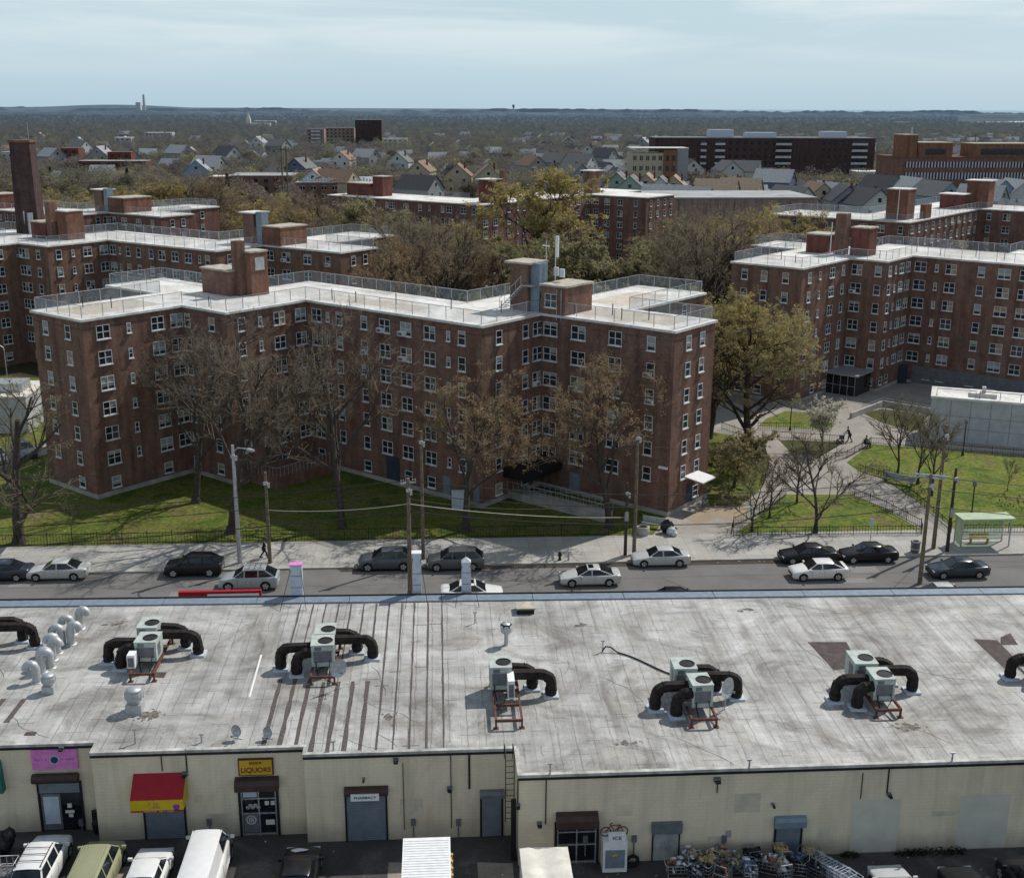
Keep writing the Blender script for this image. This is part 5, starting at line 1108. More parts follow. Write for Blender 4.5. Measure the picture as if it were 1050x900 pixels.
P_['bareA'] = tree_proto(1, 14, .9, .28, 'twig', 'twig', 1, 9, kids=(6, 5, 4, 3), leafsize=.05, tw=.036)
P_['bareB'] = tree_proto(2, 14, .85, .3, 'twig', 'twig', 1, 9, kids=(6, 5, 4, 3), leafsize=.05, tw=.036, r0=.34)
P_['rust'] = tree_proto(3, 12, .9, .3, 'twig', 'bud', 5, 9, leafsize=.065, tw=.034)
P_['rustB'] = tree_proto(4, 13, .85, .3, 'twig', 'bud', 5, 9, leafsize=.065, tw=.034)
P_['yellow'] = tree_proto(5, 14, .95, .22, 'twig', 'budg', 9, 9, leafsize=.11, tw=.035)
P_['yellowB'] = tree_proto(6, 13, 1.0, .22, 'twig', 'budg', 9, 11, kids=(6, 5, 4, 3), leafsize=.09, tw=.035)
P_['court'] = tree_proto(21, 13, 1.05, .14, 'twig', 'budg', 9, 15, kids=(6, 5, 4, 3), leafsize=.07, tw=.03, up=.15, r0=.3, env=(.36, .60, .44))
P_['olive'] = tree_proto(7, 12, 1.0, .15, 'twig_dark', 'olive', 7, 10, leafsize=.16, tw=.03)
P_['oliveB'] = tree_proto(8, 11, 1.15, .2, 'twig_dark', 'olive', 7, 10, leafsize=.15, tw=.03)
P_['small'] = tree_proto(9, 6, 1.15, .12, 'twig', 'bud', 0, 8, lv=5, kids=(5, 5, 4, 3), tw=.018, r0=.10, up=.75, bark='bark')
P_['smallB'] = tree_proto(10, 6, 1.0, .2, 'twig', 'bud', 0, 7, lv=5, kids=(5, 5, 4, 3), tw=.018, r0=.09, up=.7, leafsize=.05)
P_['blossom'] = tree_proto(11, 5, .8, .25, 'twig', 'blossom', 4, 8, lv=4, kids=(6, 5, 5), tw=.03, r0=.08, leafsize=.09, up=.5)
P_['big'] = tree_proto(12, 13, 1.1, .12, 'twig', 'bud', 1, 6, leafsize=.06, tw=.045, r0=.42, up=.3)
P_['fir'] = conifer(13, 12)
for k_ in ('yellow', 'yellowB', 'olive', 'rust', 'rustB'): pass
def tree(kind, x, y, h, label, group=None, rz=None, w=1., parts=True, cat='tree', z=.1, nm=None):
    tr, cr, H0 = P_[kind]; s = h/H0
    rz = random.uniform(0, 6.28) if rz is None else rz
    if parts:
        t = T(nm or {'fir': 'fir_tree'}.get(kind, 'tree'), label, cat, (x, y, z), rz, group); t.scale = (s*w, s*w, s)
        for me, n_ in ((tr, 'trunk'), (cr, 'crown')): o = bpy.data.objects.new(n_, me); COL.objects.link(o); o.parent = t
        return t
def tpx(kind, px, py, ptop, label, **k):
    x, y = G(px, py, .1); _, zt = W(px, ptop, y); return tree(kind, x, y, max(1, zt-.1), label, **k)
random.seed(5)
FT = [('big', 20, 556, 372, 'large dark bare tree with forked limbs at the left edge of the front lawn', 1.0),
      ('bareA', 201, 515, 318, 'leafless tree growing close to the brick wall left of the light pole', 1.0),
      ('bareB', 237, 546, 330, 'thick trunked bare tree behind the iron fence beside the light pole', .9),
      ('bareA', 351, 541, 322, 'tall bare tree in the building shadow left of the street poles', .95),
      ('rust', 478, 544, 368, 'russet budded tree on the sunny lawn right of the tall street pole', 1.0),
      ('rustB', 625, 541, 352, 'orange budded tree in front of the right half of the zigzag block', .95),
      ('court', 768, 462, 296, 'full crowned tan olive tree between the two brick blocks', 1.12),
      ('small', 836, 546, 440, 'low spreading bare tree on the corner lawn with a clear shadow', 1.2),
      ('small', 771, 545, 474, 'bare tree leaning at the low fence corner of the plaza', 1.1),
      ('smallB', 789, 531, 462, 'slim bare tree between the plaza corner tree and the corner lawn tree', 1.1),
      ('small', 817, 516, 448, 'bare tree just beyond the corner lawn at the path junction', 1.0),
      ('smallB', 920, 489, 402, 'dark vase shaped bare tree at the edge of the park lawn', 1.15),
      ('smallB', 941, 496, 412, 'bare tree beside the vase shaped one, close to the benches', 1.1),
      ('smallB', 955, 508, 416, 'bare tree partly behind the middle utility pole', 1.0),
      ('smallB', 1033, 503, 466, 'small thin sapling on the park lawn at the right edge', .8),
      ('smallB', 74, 553, 512, 'thin sapling by the fence on the left front lawn', .5),
      ('blossom', 843, 462, 408, 'small tree with white blossom beside the bright walkway', 1.25),
      ('olive', 752, 500, 436, 'bushy brown green tree right of the white entrance canopy', 1.3)]
for kd, px, py, pt, lb, w in FT: tpx(kd, px, py, pt, lb, w=w)
# trees standing behind or between the brick blocks, px, base distance Y, top pixel
MID = [('yellowB', 735, 126, 288, 'yellow green tree brushing the right end of the zigzag block', 1.1),
 ('oliveB', 605, 165, 236, 'dense grey olive tree behind the right roof houses', 1.2), ('olive', 575, 172, 240, 'grey olive tree left of its dense twin behind the roof', 1.1), ('oliveB', 637, 170, 244, 'lower grey olive tree right of the dense one behind the roof', 1.0),
 ('yellow', 548, 205, 165, 'tall yellow green tree rising above the centre brick block', 1.3),
 ('bareB', 452, 175, 214, 'bare grey tree in front of the centre block wall', 1.1), ('bareA', 432, 168, 214, 'grey tree left of the centre block corner', 1.1), ('bareB', 408, 185, 212, 'bare tree beyond the right end of the long left block', 1.2), ('oliveB', 388, 200, 200, 'brown tree behind the end of the long left block', 1.2), ('bareA', 470, 190, 232, 'slim bare tree against the centre block wall', .9), ('bareB', 500, 185, 240, 'bare tree before the centre block windows', 1.1), ('rust', 522, 180, 235, 'brown tree left of the right lift housing', 1.0),
 ('rustB', 415, 160, 232, 'brownish tree close behind the long roof of the zigzag block', 1.1),
 ('bareA', 345, 235, 192, 'bare brown tree above the long left block roof', 1.3), ('rust', 318, 240, 196, 'russet tree above the long left block roof', 1.3), ('yellowB', 292, 245, 198, 'yellowish tree beside the left lift housing', 1.3), ('bareB', 372, 230, 200, 'bare tree right of the russet one over the left block', 1.2),
 ('rust', 268, 250, 192, 'brown tree left of the yellowish one over the left block', 1.3),
 ('yellow', 140, 260, 184, 'golden green tree beyond the third block', 1.3), ('yellow', 105, 265, 193, 'golden tree left of the third block lift housing', 1.3), ('yellowB', 72, 268, 190, 'mustard coloured tree right of the boiler chimney', 1.2), ('rust', 165, 262, 172, 'russet tree behind the third block roof', 1.4), ('bareB', 192, 262, 170, 'bare brown tree behind the third block roof', 1.4), ('rustB', 218, 265, 176, 'brown tree over the end of the third block', 1.3), ('rust', 6, 270, 172, 'russet tree left of the boiler chimney', 1.4),
 ('bareA', 700, 175, 205, 'bare tree over the rear lawn between the blocks', 1.1), ('bareB', 722, 168, 212, 'grey bare tree nearest the rear lawn', 1.2), ('bareB', 742, 160, 222, 'dark bare tree left of the right block roof', 1.1), ('bareA', 668, 195, 238, 'tan bare tree at the corner of the centre block end', .9), ('oliveB', 696, 205, 226, 'olive tree behind the rear lawn', 1.1),
 ('olive', 716, 150, 296, 'ochre tree touching the right block corner', .9), ('oliveB', 742, 143, 305, 'ochre tree under the left corner of the right block', .9),
 ('yellowB', 760, 195, 216, 'yellow brown tree behind the right block roof, leftmost', 1.2), ('rustB', 785, 200, 212, 'russet tree behind the right block roof', 1.3), ('yellowB', 812, 205, 212, 'yellow green tree behind the right block roof', 1.3), ('rust', 770, 215, 207, 'brown tree before the long pink grey wall', 1.3), ('yellow', 800, 220, 208, 'light tree before the long pink grey wall', 1.2), ('rustB', 735, 225, 212, 'brown tree in front of the pink grey wall, left part', 1.3), ('rust', 700, 228, 220, 'tan tree in front of the pink grey wall, far left', 1.2), ('bareB', 840, 212, 213, 'bare tree left of the far right block', 1.1),
 ('yellowB', 1000, 182, 248, 'small green tree in front of the far right block', 1.0)]
q = random.Random(99)
EX = []
for i in range(9):
    px = 352+i*15+q.uniform(-6, 6); Y = q.uniform(150, 232) if px > 420 else q.uniform(172, 232); kd = q.choice(['bareB', 'yellowB', 'bareA', 'yellowB', 'yellow'])
    EX.append((kd, px, Y, q.uniform(222, 255) if Y < 200 else q.uniform(204, 222), {'bareA': 'bare', 'bareB': 'grey bare', 'yellow': 'yellow', 'yellowB': 'mustard', 'rustB': 'brown', 'oliveB': 'olive', 'olive': 'dull olive'}[kd]+' tree filling the dense grove between the long left block and the centre block', q.uniform(.9, 1.15)))
for i in range(22):
    px = 640+i*9+q.uniform(-5, 5); Y = q.uniform(185, 262); kd = q.choice(['yellowB', 'rust', 'bareA', 'rustB', 'bareB'])
    if px > 760 and Y < 195: continue
    if px < 695: continue
    EX.append((kd, px, Y, q.uniform(210, 226), {'bareA': 'bare', 'bareB': 'grey bare', 'rust': 'russet', 'rustB': 'brown', 'yellowB': 'tan green'}[kd]+' tree in the loose grove before the pink grey warehouse wall', q.uniform(1.0, 1.3)))
for i in range(18):
    px = 245+i*7.5+q.uniform(-4, 4); Y = q.uniform(225, 285); kd = q.choice(['yellowB', 'rust', 'bareA', 'rustB', 'bareB'])
    EX.append((kd, px, Y, q.uniform(190, 205), {'bareA': 'bare', 'bareB': 'grey bare', 'rust': 'russet', 'rustB': 'brown', 'yellowB': 'mustard'}[kd]+' tree in the grove behind the long left block', q.uniform(1.1, 1.4)))
for kd, px, Y, pt, lb, w in EX:
    x, zt = W(px, pt, Y); tree(kd, x, Y, max(5, min(15, zt)), lb, lb.replace(' tree ', ' trees '), w=w, z=.05)
for kd, px, Y, pt, lb, w in MID:
    x, zt = W(px, pt, Y); tree(kd, x, Y, max(3, zt), lb, w=w*1.0, z=.05)
# shrub bits beside the courtyard
def shrub(px, py, w, h, mat, label, n=220, grp=None):
    x, y = G(px, py, .1); q = random.Random(int(px*7+py)); m = MB()
    for k in range(n):
        a = q.uniform(0, 2*pi); r_ = w*q.random()**.5; zz = q.uniform(0, h)*(1-(r_/w)**2*.7); s = q.uniform(.05, .14); c = (r_*cos(a), r_*sin(a), zz)
        m.add([tuple(c[j]+q.uniform(-s, s) for j in range(3)) for _ in range(3)], [(0, 1, 2)])
    return tag(m.build('shrub', mat, None, (x, y, .1)), label, 'shrub', grp)
shrub(915, 488, 1.5, .8, 'twig_dark', 'low dark shrub at the park bench'); shrub(893, 480, 1.6, .9, 'twig_dark', 'dark twiggy shrub at the bend of the park path'); shrub(902, 482, 1.2, .7, 'twig', 'brown shrub beside the bend of the park path'); shrub(940, 502, 1.6, .9, 'evergreen', 'dark green shrub under the park trees')
shrub(1048, 520, 2.2, 1.3, 'evergreen', 'dark green shrub at the right edge of the park lawn', 400)
for px, py, w, h, mt, lb in ((66, 402, 3, 2.5, 'twig', 'grey brown shrub under the left block wall'), (30, 410, 3, 2.3, 'twig', 'brown shrub above the side car park')): shrub(px, py, w, h, mt, lb, 500)
# ================================================================== VEHICLES
CARP = {}
def carpaint(nm, c): 
    if nm not in CARP: CARP[nm] = paint('car_paint_'+nm, c)
    return CARP[nm]
PC_ = {'silver': (.33, .36, .38, 1), 'white': (.72, .73, .73, 1), 'black': (.012, .012, .014, 1), 'grey': (.07, .085, .10, 1), 'navy': (.02, .03, .05, 1), 'olive': (.30, .31, .19, 1), 'palesilver': (.48, .50, .50, 1), 'bluegrey': (.10, .14, .20, 1), 'warmgrey': (.09, .095, .095, 1)}
def lerp(a, b, t): return a+(b-a)*t
SHAPES = {
 # L, W, H, belt height, sill, hood-start height, [windscreen base x, roof front x, roof rear x, backlight base x] as fraction from the FRONT, tail height
 'sedan': dict(L=4.75, W=1.82, H=1.45, belt=.93, hood=.80, tail=.98, g=(.27, .43, .70, .86), wb=(.185, .80), r=.33),
 'coupe': dict(L=4.8, W=1.85, H=1.40, belt=.92, hood=.78, tail=.95, g=(.28, .45, .66, .88), wb=(.19, .80), r=.33),
 'hatch': dict(L=4.5, W=1.80, H=1.44, belt=.95, hood=.82, tail=1.02, g=(.26, .42, .74, .93), wb=(.18, .80), r=.33),
 'suv': dict(L=4.6, W=1.86, H=1.66, belt=1.06, hood=.95, tail=1.10, g=(.25, .42, .80, .965), wb=(.18, .80), r=.37),
 'wagon': dict(L=4.7, W=1.85, H=1.66, belt=1.05, hood=.95, tail=1.10, g=(.24, .39, .85, .97), wb=(.18, .80), r=.36),
 'minivan': dict(L=5.0, W=1.95, H=1.78, belt=1.10, hood=1.0, tail=1.12, g=(.17, .33, .93, .985), wb=(.17, .80), r=.35),
 'van': dict(L=5.3, W=2.0, H=2.05, belt=1.25, hood=1.1, tail=1.3, g=(.12, .24, .97, .99), wb=(.15, .78), r=.37)}
def car(shape, col, label, loc, rz, group=None, rack=False, sunroof=False, z=0., ribs=False, name='parked_car', cat='car'):
    "front points to +x in local frame"
    s = SHAPES[shape]; L, Wd, Hh = s['L'], s['W'], s['H']; pt = carpaint(col, PC_[col]); hw = Wd/2
    t = T(name, label, cat, (loc[0], loc[1], z), rz, group)
    X = lambda f: L/2-f*L
    g0, g1, g2, g3 = s['g']; belt, hood, tail = s['belt'], s['hood'], s['tail']
    # body: stations front to rear (fraction, half width, bottom z, shoulder z, top z)
    st = [(0, .72, .30, .50, .58), (.012, .86, .22, .56, .66), (.05, .96, .19, .62, hood-.06), (.14, 1, .19, .68, hood), (g0, 1, .19, .72, belt-.01), (.5, 1, .19, .74, belt), (g3-.01, 1, .19, .76, max(belt, tail-.02) if g3 < .93 else tail), (.93 if g3 < .93 else .985, .985, .20, .76, tail), (.985 if g3 < .93 else .993, .93, .25, .70, tail-.04), (1, .84, .34, .62, tail-.14)]
    m = MB(); vs = []
    for f, w, zb, zs, zt in st:
        x = X(f); a = hw*w
        row = [(-a*.93, zb), (-a, zb+.14), (-a*1.0, zs), (-a*.965, zt-.05), (-a*.88, zt), (-a*.4, zt+.025), (0, zt+.03), (a*.4, zt+.025), (a*.88, zt), (a*.965, zt-.05), (a, zs), (a, zb+.14), (a*.93, zb)]
        vs += [(x, y, z_) for y, z_ in row]
    k = 13; fs = [(i*k+j, (i+1)*k+j, (i+1)*k+(j+1) % k, i*k+(j+1) % k) for i in range(len(st)-1) for j in range(k)]
    m.add(vs, fs, 0, True); m.add(vs[:k], [tuple(range(k))], 0); m.add(vs[-k:], [tuple(range(k-1, -1, -1))], 0)
    # greenhouse
    zr = Hh; hb = hw*.90; ht = hw*.70
    zb0, zb3 = belt-.02, (max(belt, tail-.03) if g3 < .93 else tail)
    G0, G1, G2, G3 = X(g0), X(g1), X(g2), X(g3)
    base = [(G0, -hb*.93, zb0), (G0, hb*.93, zb0), (G3, hb*.93, zb3), (G3, -hb*.93, zb3)]
    def gp_(x, side, up):  # point on greenhouse side at x, 0 belt .. 1 roof
        return (x, side*lerp(hb, ht, up), lerp(lerp(zb0, zb3, 0 if x > G1 else (G1-x)/(G1-G3) if G1 != G3 else 0), zr-.06, up))
    roofpts = [(G1, ht*.92, zr-.045), (lerp(G1, G2, .12), ht, zr-.015), (lerp(G1, G2, .5), ht*1.01, zr), (lerp(G1, G2, .88), ht, zr-.015), (G2, ht*.92, zr-.05)]
    vs = []
    for x, w, z_ in roofpts: vs += [(x, -w, z_-.045), (x, -w*.86, z_), (x, 0, z_+.025), (x, w*.86, z_), (x, w, z_-.045)]
    m.add(vs, [(i*5+j, i*5+j+1, (i+1)*5+j+1, (i+1)*5+j) for i in range(4) for j in range(4)], 0, True)
    if ribs:
        for j in range(9): y = -ht*.8+ht*1.6*j/8; m.box(lerp(G1, G2, .97), lerp(G1, G2, .05), y-.02, y+.02, zr+.0, zr+.035, 0)
    # pillars
    def strip(a, b, c, d): m.add([a, b, c, d], [(0, 1, 2, 3)], 0)
    for sd in (-1, 1):
        topF = (G1, sd*ht*.92, zr-.09); topR = (G2, sd*ht*.92, zr-.095); bF = (G0, sd*hb*.93, zb0); bR = (G3, sd*hb*.93, zb3)
        strip(bF, topF, (G1-.09, sd*ht*.97, zr-.08), (G0-.12, sd*hb*.965, zb0)); strip(bR, topR, (G2+.12, sd*ht*.97, zr-.085), (G3+.20, sd*hb*.965, zb3))
        for fb in ((.52,) if shape in ('sedan', 'coupe', 'hatch') else (.45, .68)):
            xm = X(fb); strip((xm-.05, sd*(hb*.975), belt-.02), (xm-.05, sd*ht*.99, zr-.07), (xm+.05, sd*ht*.99, zr-.07), (xm+.05, sd*(hb*.975), belt-.02))
        m.box(G2, G1-.02, sd*ht*.985-.02, sd*ht*.985+.02, zr-.095, zr-.055, 0)
    if shape == 'van': 
        for sd in (-1, 1): strip((G3, sd*hb*.97, belt), (G2, sd*ht, zr-.07), (X(.42), sd*ht, zr-.07), (X(.42), sd*hb*.97, belt))
    b = m.build('body', [pt], t)
    ib = MB(); ib.add([(G0-.10, -hb*.86, zb0-.02), (G0-.10, hb*.86, zb0-.02), (G3+.08, hb*.86, zb0-.02), (G3+.08, -hb*.86, zb0-.02), (G1-.06, -ht*.85, zr-.10), (G1-.06, ht*.85, zr-.10), (G2+.06, ht*.85, zr-.10), (G2+.06, -ht*.85, zr-.10)], [(0, 1, 5, 4), (1, 2, 6, 5), (2, 3, 7, 6), (3, 0, 4, 7)]); ib.build('cabin_interior', 'black', t)
    MB().quad((G0+.0, -hb*.90, zb0+.015), (G0, hb*.90, zb0+.015), (G1, ht*.90, zr-.07), (G1, -ht*.90, zr-.07)).build('windscreen', 'carglass', t)
    MB().quad((G3, hb*.88, zb3+.02), (G3, -hb*.88, zb3+.02), (G2, -ht*.88, zr-.08), (G2, ht*.88, zr-.08)).build('rear_window', 'carglass', t)
    for sd in (-1, 1):
        q = MB(); q.quad((G0-.08, sd*hb*.955, belt-.02), (X(.52), sd*hb*.965, belt-.02), (X(.52), sd*ht*.975, zr-.085), (G1-.05, sd*ht*.955, zr-.085)); q.build('side_window', 'carglass', t)
        q = MB(); q.quad((X(.52), sd*hb*.965, belt-.02), (G3+.1, sd*hb*.955, zb3), (G2+.05, sd*ht*.955, zr-.09), (X(.52), sd*ht*.975, zr-.085)); q.build('side_window', 'carglass', t)
    # wheels
    for f in s['wb']:
        for sd in (-1, 1):
            x = X(f); r = s['r']; wv = MB(); y0 = sd*(hw-.19); y1 = sd*(hw+.01); n = 18
            wv.add([(x+r*cos(2*pi*i/n), y, r+r*sin(2*pi*i/n)) for y in (y0, y1) for i in range(n)], [(i, (i+1) % n, n+(i+1) % n, n+i) for i in range(n)]+[tuple(range(n)), tuple(range(n, 2*n))], 0)
            w_ = wv.build('wheel', 'rubber', t); rv = MB(); rr_ = r*.64
            rv.add([(x, y1+sd*.004, r)]+[(x+rr_*cos(2*pi*i/20), y1+sd*.012, r+rr_*sin(2*pi*i/20)) for i in range(20)], [(0, 1+i, 1+(i+1) % 20) for i in range(20) if i % 4 != 3])
            rv.build('rim', 'metal' if col != 'black' else 'silver', w_)
            ar = MB(); ra = r*1.16; ar.add([(x, sd*(hw-.004), r)]+[(x+ra*cos(pi*i/12-.12), sd*(hw+.004), r+ra*sin(pi*i/12-.12)) for i in range(13)], [(0, 1+i, 2+i) for i in range(12)]); ar.build('wheel_arch', 'black', t)
    for sd in (-1, 1):
        MB().obox((X(.03), sd*hw*.70, .62), (.16, .36, .13), 0).build('headlight', 'lens', t)
        MB().obox((X(.982), sd*hw*.76, tail-.20), (.12, .30, .15), 0).build('tail_light', 'redlight', t)
        MB().obox((G0-.16, sd*(hw+.08), belt+.03), (.13, .2, .13), 0).build('wing_mirror', [pt], t)
    MB().box(X(.0)-.02, X(.0)+.012, -.55, .55, .34, .50).build('grille', 'black', t)
    MB().box(X(1)-.012, X(1)+.02, -.26, .26, .5, .62).build('number_plate', 'offwhite', t)
    q = MB()
    for xx in (X(.34), X(.56), X(.76)):
        for sd in (-1, 1): q.box(xx-.006, xx+.006, sd*(hw+.001)-.004, sd*(hw+.001)+.004, .36, belt-.06)
    q.build('door_seam', 'black', t)
    if rack:
        q = MB()
        for sd in (-1, 1): q.tube([(lerp(G1, G2, .08), sd*ht*.9, zr-.01), (lerp(G1, G2, .12), sd*ht*.9, zr+.06), (lerp(G1, G2, .9), sd*ht*.9, zr+.06), (lerp(G1, G2, .95), sd*ht*.9, zr-.01)], .022, 5)
        for f in (.28, .52, .76): q.tube([(lerp(G1, G2, f), -ht*.9, zr+.07), (lerp(G1, G2, f), ht*.9, zr+.07)], .018, 5)
        q.build('roof_rack', 'black', t)
    if sunroof: MB().quad((lerp(G1, G2, .12), -.36, zr+.028), (lerp(G1, G2, .12), .36, zr+.028), (lerp(G1, G2, .5), .36, zr+.03), (lerp(G1, G2, .5), -.36, zr+.03)).build('sunroof', 'carglass', t)
    return t
LEFT = pi
def cpx(shape, col, px, py, label, rz=LEFT, **k):
    x, y = G(px, py); return car(shape, col, label, (x, y+SHAPES[shape]['W']/2), rz, 'cars on the street', **k)
cpx('sedan', 'navy', -2, 597, 'dark navy saloon cut off by the left edge of the street')
cpx('sedan', 'palesilver', 57, 596, 'pale silver saloon parked left of the black estate car')
cpx('suv', 'black', 197, 592, 'black tall hatchback parked at the kerb near the light pole')
cpx('suv', 'silver', 254, 606, 'silver sport utility car driving past beside the black one', rack=True, name='car')
cpx('suv', 'grey', 396, 586, 'dark grey crossover parked left of the street pole')
cpx('wagon', 'warmgrey', 467, 586, 'grey green estate car parked right of the tall street pole')
cpx('sedan', 'white', 484, 619, 'white car mostly hidden behind the roof parapet near the pointed pylon', rz=0, sunroof=True, name='car')
cpx('coupe', 'palesilver', 606, 602, 'pale silver coupe with open sunroof driving in the middle of the street', sunroof=True, name='car')
cpx('sedan', 'palesilver', 679, 582, 'pale silver saloon parked in front of the plaza')
cpx('sedan', 'black', 831, 579, 'left one of two black saloons parked by the corner lawn')
cpx('sedan', 'black', 893, 578, 'right one of two black saloons parked by the corner lawn')
cpx('hatch', 'white', 842, 596, 'white compact car driving beside the black saloons', name='car')
cpx('sedan', 'navy', 986, 594, 'dark navy saloon passing the bus shelter', sunroof=True, name='car')
cpx('sedan', 'palesilver', 975, 622, 'silver car showing only its roof behind the parapet near the bus shelter', rz=0, name='car')
cpx('sedan', 'black', 697, 627, 'black car showing only its roof above the parapet', rz=0, name='car')
# in the lot: fronts to the wall (+y)
def lot(shape, col, px, py, label, h=None, **k):
    hh = SHAPES[shape]['H'] if h is None else h; sh = SHAPES[shape]
    # nose bonnet edge at pixel
    x, y = G(px, py, sh['hood']); return car(shape, col, label, (x, y-sh['L']/2+.25), pi/2+k.pop('rot', 0), 'vehicles in the lot', **k)
lot('wagon', 'white', 55, 855, 'white estate car with black roof rails, leftmost in the lot', rack=True)
lot('minivan', 'olive', 109, 861, 'pale olive van with a ribbed roof in the lot', ribs=True, name='parked_van', cat='van')
lot('hatch', 'white', 160, 869, 'small white car with door mirrors between the two vans', rack=False, sunroof=False)
lot('van', 'white', 218, 854, 'tall white van with a smooth roof in the lot', name='parked_van', cat='van')
lot('sedan', 'black', 311, 868, 'black saloon with a white cloth on its bonnet')
x, y = G(308, 870, .86); tag(MB().blob((0, 0, .03), (.35, .15, .03), 0, 4, 9, .5).build('white_cloth', 'white', None, (x, y-.1, .86)), 'crumpled white cloth lying on the bonnet of the black saloon', 'cloth')
lot('sedan', 'palesilver', 908, 887, 'silver white car with its nose to the wall, right of the trolleys')
lot('sedan', 'black', 980, 888, 'black saloon low in shadow left of the corner black car')
lot('suv', 'black', 1040, 876, 'black tall car at the right corner of the lot')
# box trucks
def boxtruck(px0, px1, pyt, zt, label, mats, ribs, stakes, tarp=False):
    x0, y = G(px0, pyt, zt); x1, _ = G(px1, pyt, zt); w = (x1-x0)/2; t = T('box_truck', label, 'truck', ((x0+x1)/2, y, 0)); L = 5.0
    b = MB().box(-w, w, -L, 0, .9, zt-.02, 0); b.build('cargo_box', mats[0], t); m = MB()
    if ribs:
        m.box(-w-.03, w+.03, -L-.02, .04, zt-.02, zt+.02); 
        for i in range(26): m.box(-w+.04, w-.04, -.2-i*.19-.03, -.2-i*.19, zt+.021, zt+.04)
        m.build('ribbed_roof', mats[0], t)
    else:
        n = 10; k = 8; q = random.Random(4); vs = [(-w-.02+(2*w+.04)*i/n, -L+(L+.02)*j/k, zt+.03+q.uniform(0, .07)+.05*sin(i)) for j in range(k+1) for i in range(n+1)]
        m.add(vs, [(j*(n+1)+i, j*(n+1)+i+1, (j+1)*(n+1)+i+1, (j+1)*(n+1)+i) for j in range(k) for i in range(n)], 0, True); m.box(-w-.03, w+.03, 0.0, .05, zt-.5, zt+.06, 1); m.build('tarpaulin', mats, t)
    if stakes:
        m = MB()
        for i in range(9): m.box(w+.08, w+.14, -1.2-i*.5, -1.05-i*.5, 1.0, zt-.1)
        for z in (1.2, 1.7, zt-.3): m.box(w+.02, w+.08, -L, -.9, z, z+.12)
        m.build('stake_side', 'yellowwood', t)
    for sx in (-1, 1):
        for yy in (-1., -4.2): MB().tube([(sx*(w-.3), yy, .45), (sx*(w-.02), yy, .45)], .45, 14, 0).build('wheel', 'rubber', t)
    MB().box(-w+.3, w-.3, -L, -.1, .6, .9).build('chassis', 'black', t); return t
boxtruck(414, 461, 860, 2.9, 'white box truck with a ribbed roof and yellow stake side', ['white'], True, True)
boxtruck(533, 582, 871, 2.6, 'truck box under a pale sagging tarpaulin', ['offwhite', 'metal'], False, False)
# cars glimpsed elsewhere
def far_car(px, py, col, label, rz, shape='suv', z=.1): x, y = G(px, py, z); return car(shape, col, label, (x, y), rz, z=z)
far_car(25, 466, 'bluegrey', 'blue grey car parked in the side car park', -1.0, 'sedan', LZ+.02); far_car(-4, 472, 'white', 'white car at the very left edge of the side car park', -1.0, 'sedan', LZ+.02)
far_car(686, 268, 'black', 'black car parked behind the rear lawn', 0.1)
# ================================================================== STREET FURNITURE
def pole(px, py, ptop, label, r=.16, arms=None, mat='wood', lamp=None, name='utility_pole', cat='utility pole'):
    x, y = G(px, py, .13 if y_ok(py) else 0); _, z = W(px, ptop, y); t = T(name, label, cat, (x, y, 0))
    MB().tube([(0, 0, 0), (0, 0, z)], [r, r*.62], 8).build('shaft', mat, t)
    if arms:
        for za, ln, rz in arms:
            m = MB(); m.obox((0, .12, z-za), (ln, .1, .12), rz); 
            for k in (-.45, -.3, .3, .45): m.tube([(k*ln*cos(rz), .12+k*ln*sin(rz), z-za+.06), (k*ln*cos(rz), .12+k*ln*sin(rz), z-za+.26)], .045, 6)
            m.build('crossarm', 'metal', t)
    m = MB()
    m.box(-.16, .16, -.3, -.1, z-1.0, z-.75).box(.12, .3, -.1, .1, z-1.3, z-.9); m.build('fitting', 'metal', t)
    if lamp:
        MB().tube([(0, 0, z-lamp), (.5, -.5, z-lamp+.5), (1.5, -1.6, z-lamp+.7)], .05, 6).build('lamp_arm', 'metal', t); MB().obox((1.7, -1.8, z-lamp+.68), (.3, .75, .16), .75).build('lamp_head', 'metal', t)
    return t, (x, y, z)
def y_ok(py): return py < 580
PL = {}
PL['a'] = pole(246, 577, 456, 'grey steel light pole in front of the left lawn', .2, None, 'metal', .6)[1]
PL['b'] = pole(277, 577, 484, 'wooden pole beside the walking person', .17)[1]
PL['c'] = pole(421, 617, 490, 'nearer wooden utility pole rising from behind the parapet', .2, [(.4, 1.2, .3)])[1]
PL['d'] = pole(434, 573, 442, 'tall slim wooden pole on the far sidewalk', .16)[1]
PL['e'] = pole(641, 569, 495, 'short dark pole left of the pale one', .15, None, 'darkwood')[1]
PL['f'] = pole(650, 568, 438, 'tall pale wooden pole by the zigzag block corner', .17)[1]
PL['g'] = pole(943, 598, 486, 'grey utility pole with crossarms in the street foreground', .19, [(.15, 2.6, -.35), (.35, 2.2, -.3)])[1]
PL['h'] = pole(957, 562, 436, 'tall brown wooden pole behind the crossarm pole', .19, None, 'wood')[1]
PL['i'] = pole(971, 565, 480, 'shorter brown pole with a lamp bracket right of the tall one', .17, None, 'darkwood')[1]
for k_, lb in (('e', 'on the short dark pole'), ('i', 'on the shorter brown pole')):
    x, y, z = PL[k_]; tag(MB().box(x-.16, x+.16, y-.2, y-.16, 3.2, 4.0).build('pole_notice', 'paleblind'), 'small white notice fixed '+lb, 'notice')
def wire(a, b, sag, name_label, r=.022, mat='black', grp='overhead wires'):
    P = [];
    for i in range(15): t_ = i/14; P.append((lerp(a[0], b[0], t_), lerp(a[1], b[1], t_), lerp(a[2], b[2], t_)-sag*4*t_*(1-t_)))
    return tag(MB().tube(P, r, 4, 0, False).build('overhead_wire', mat), name_label, 'wire', grp)
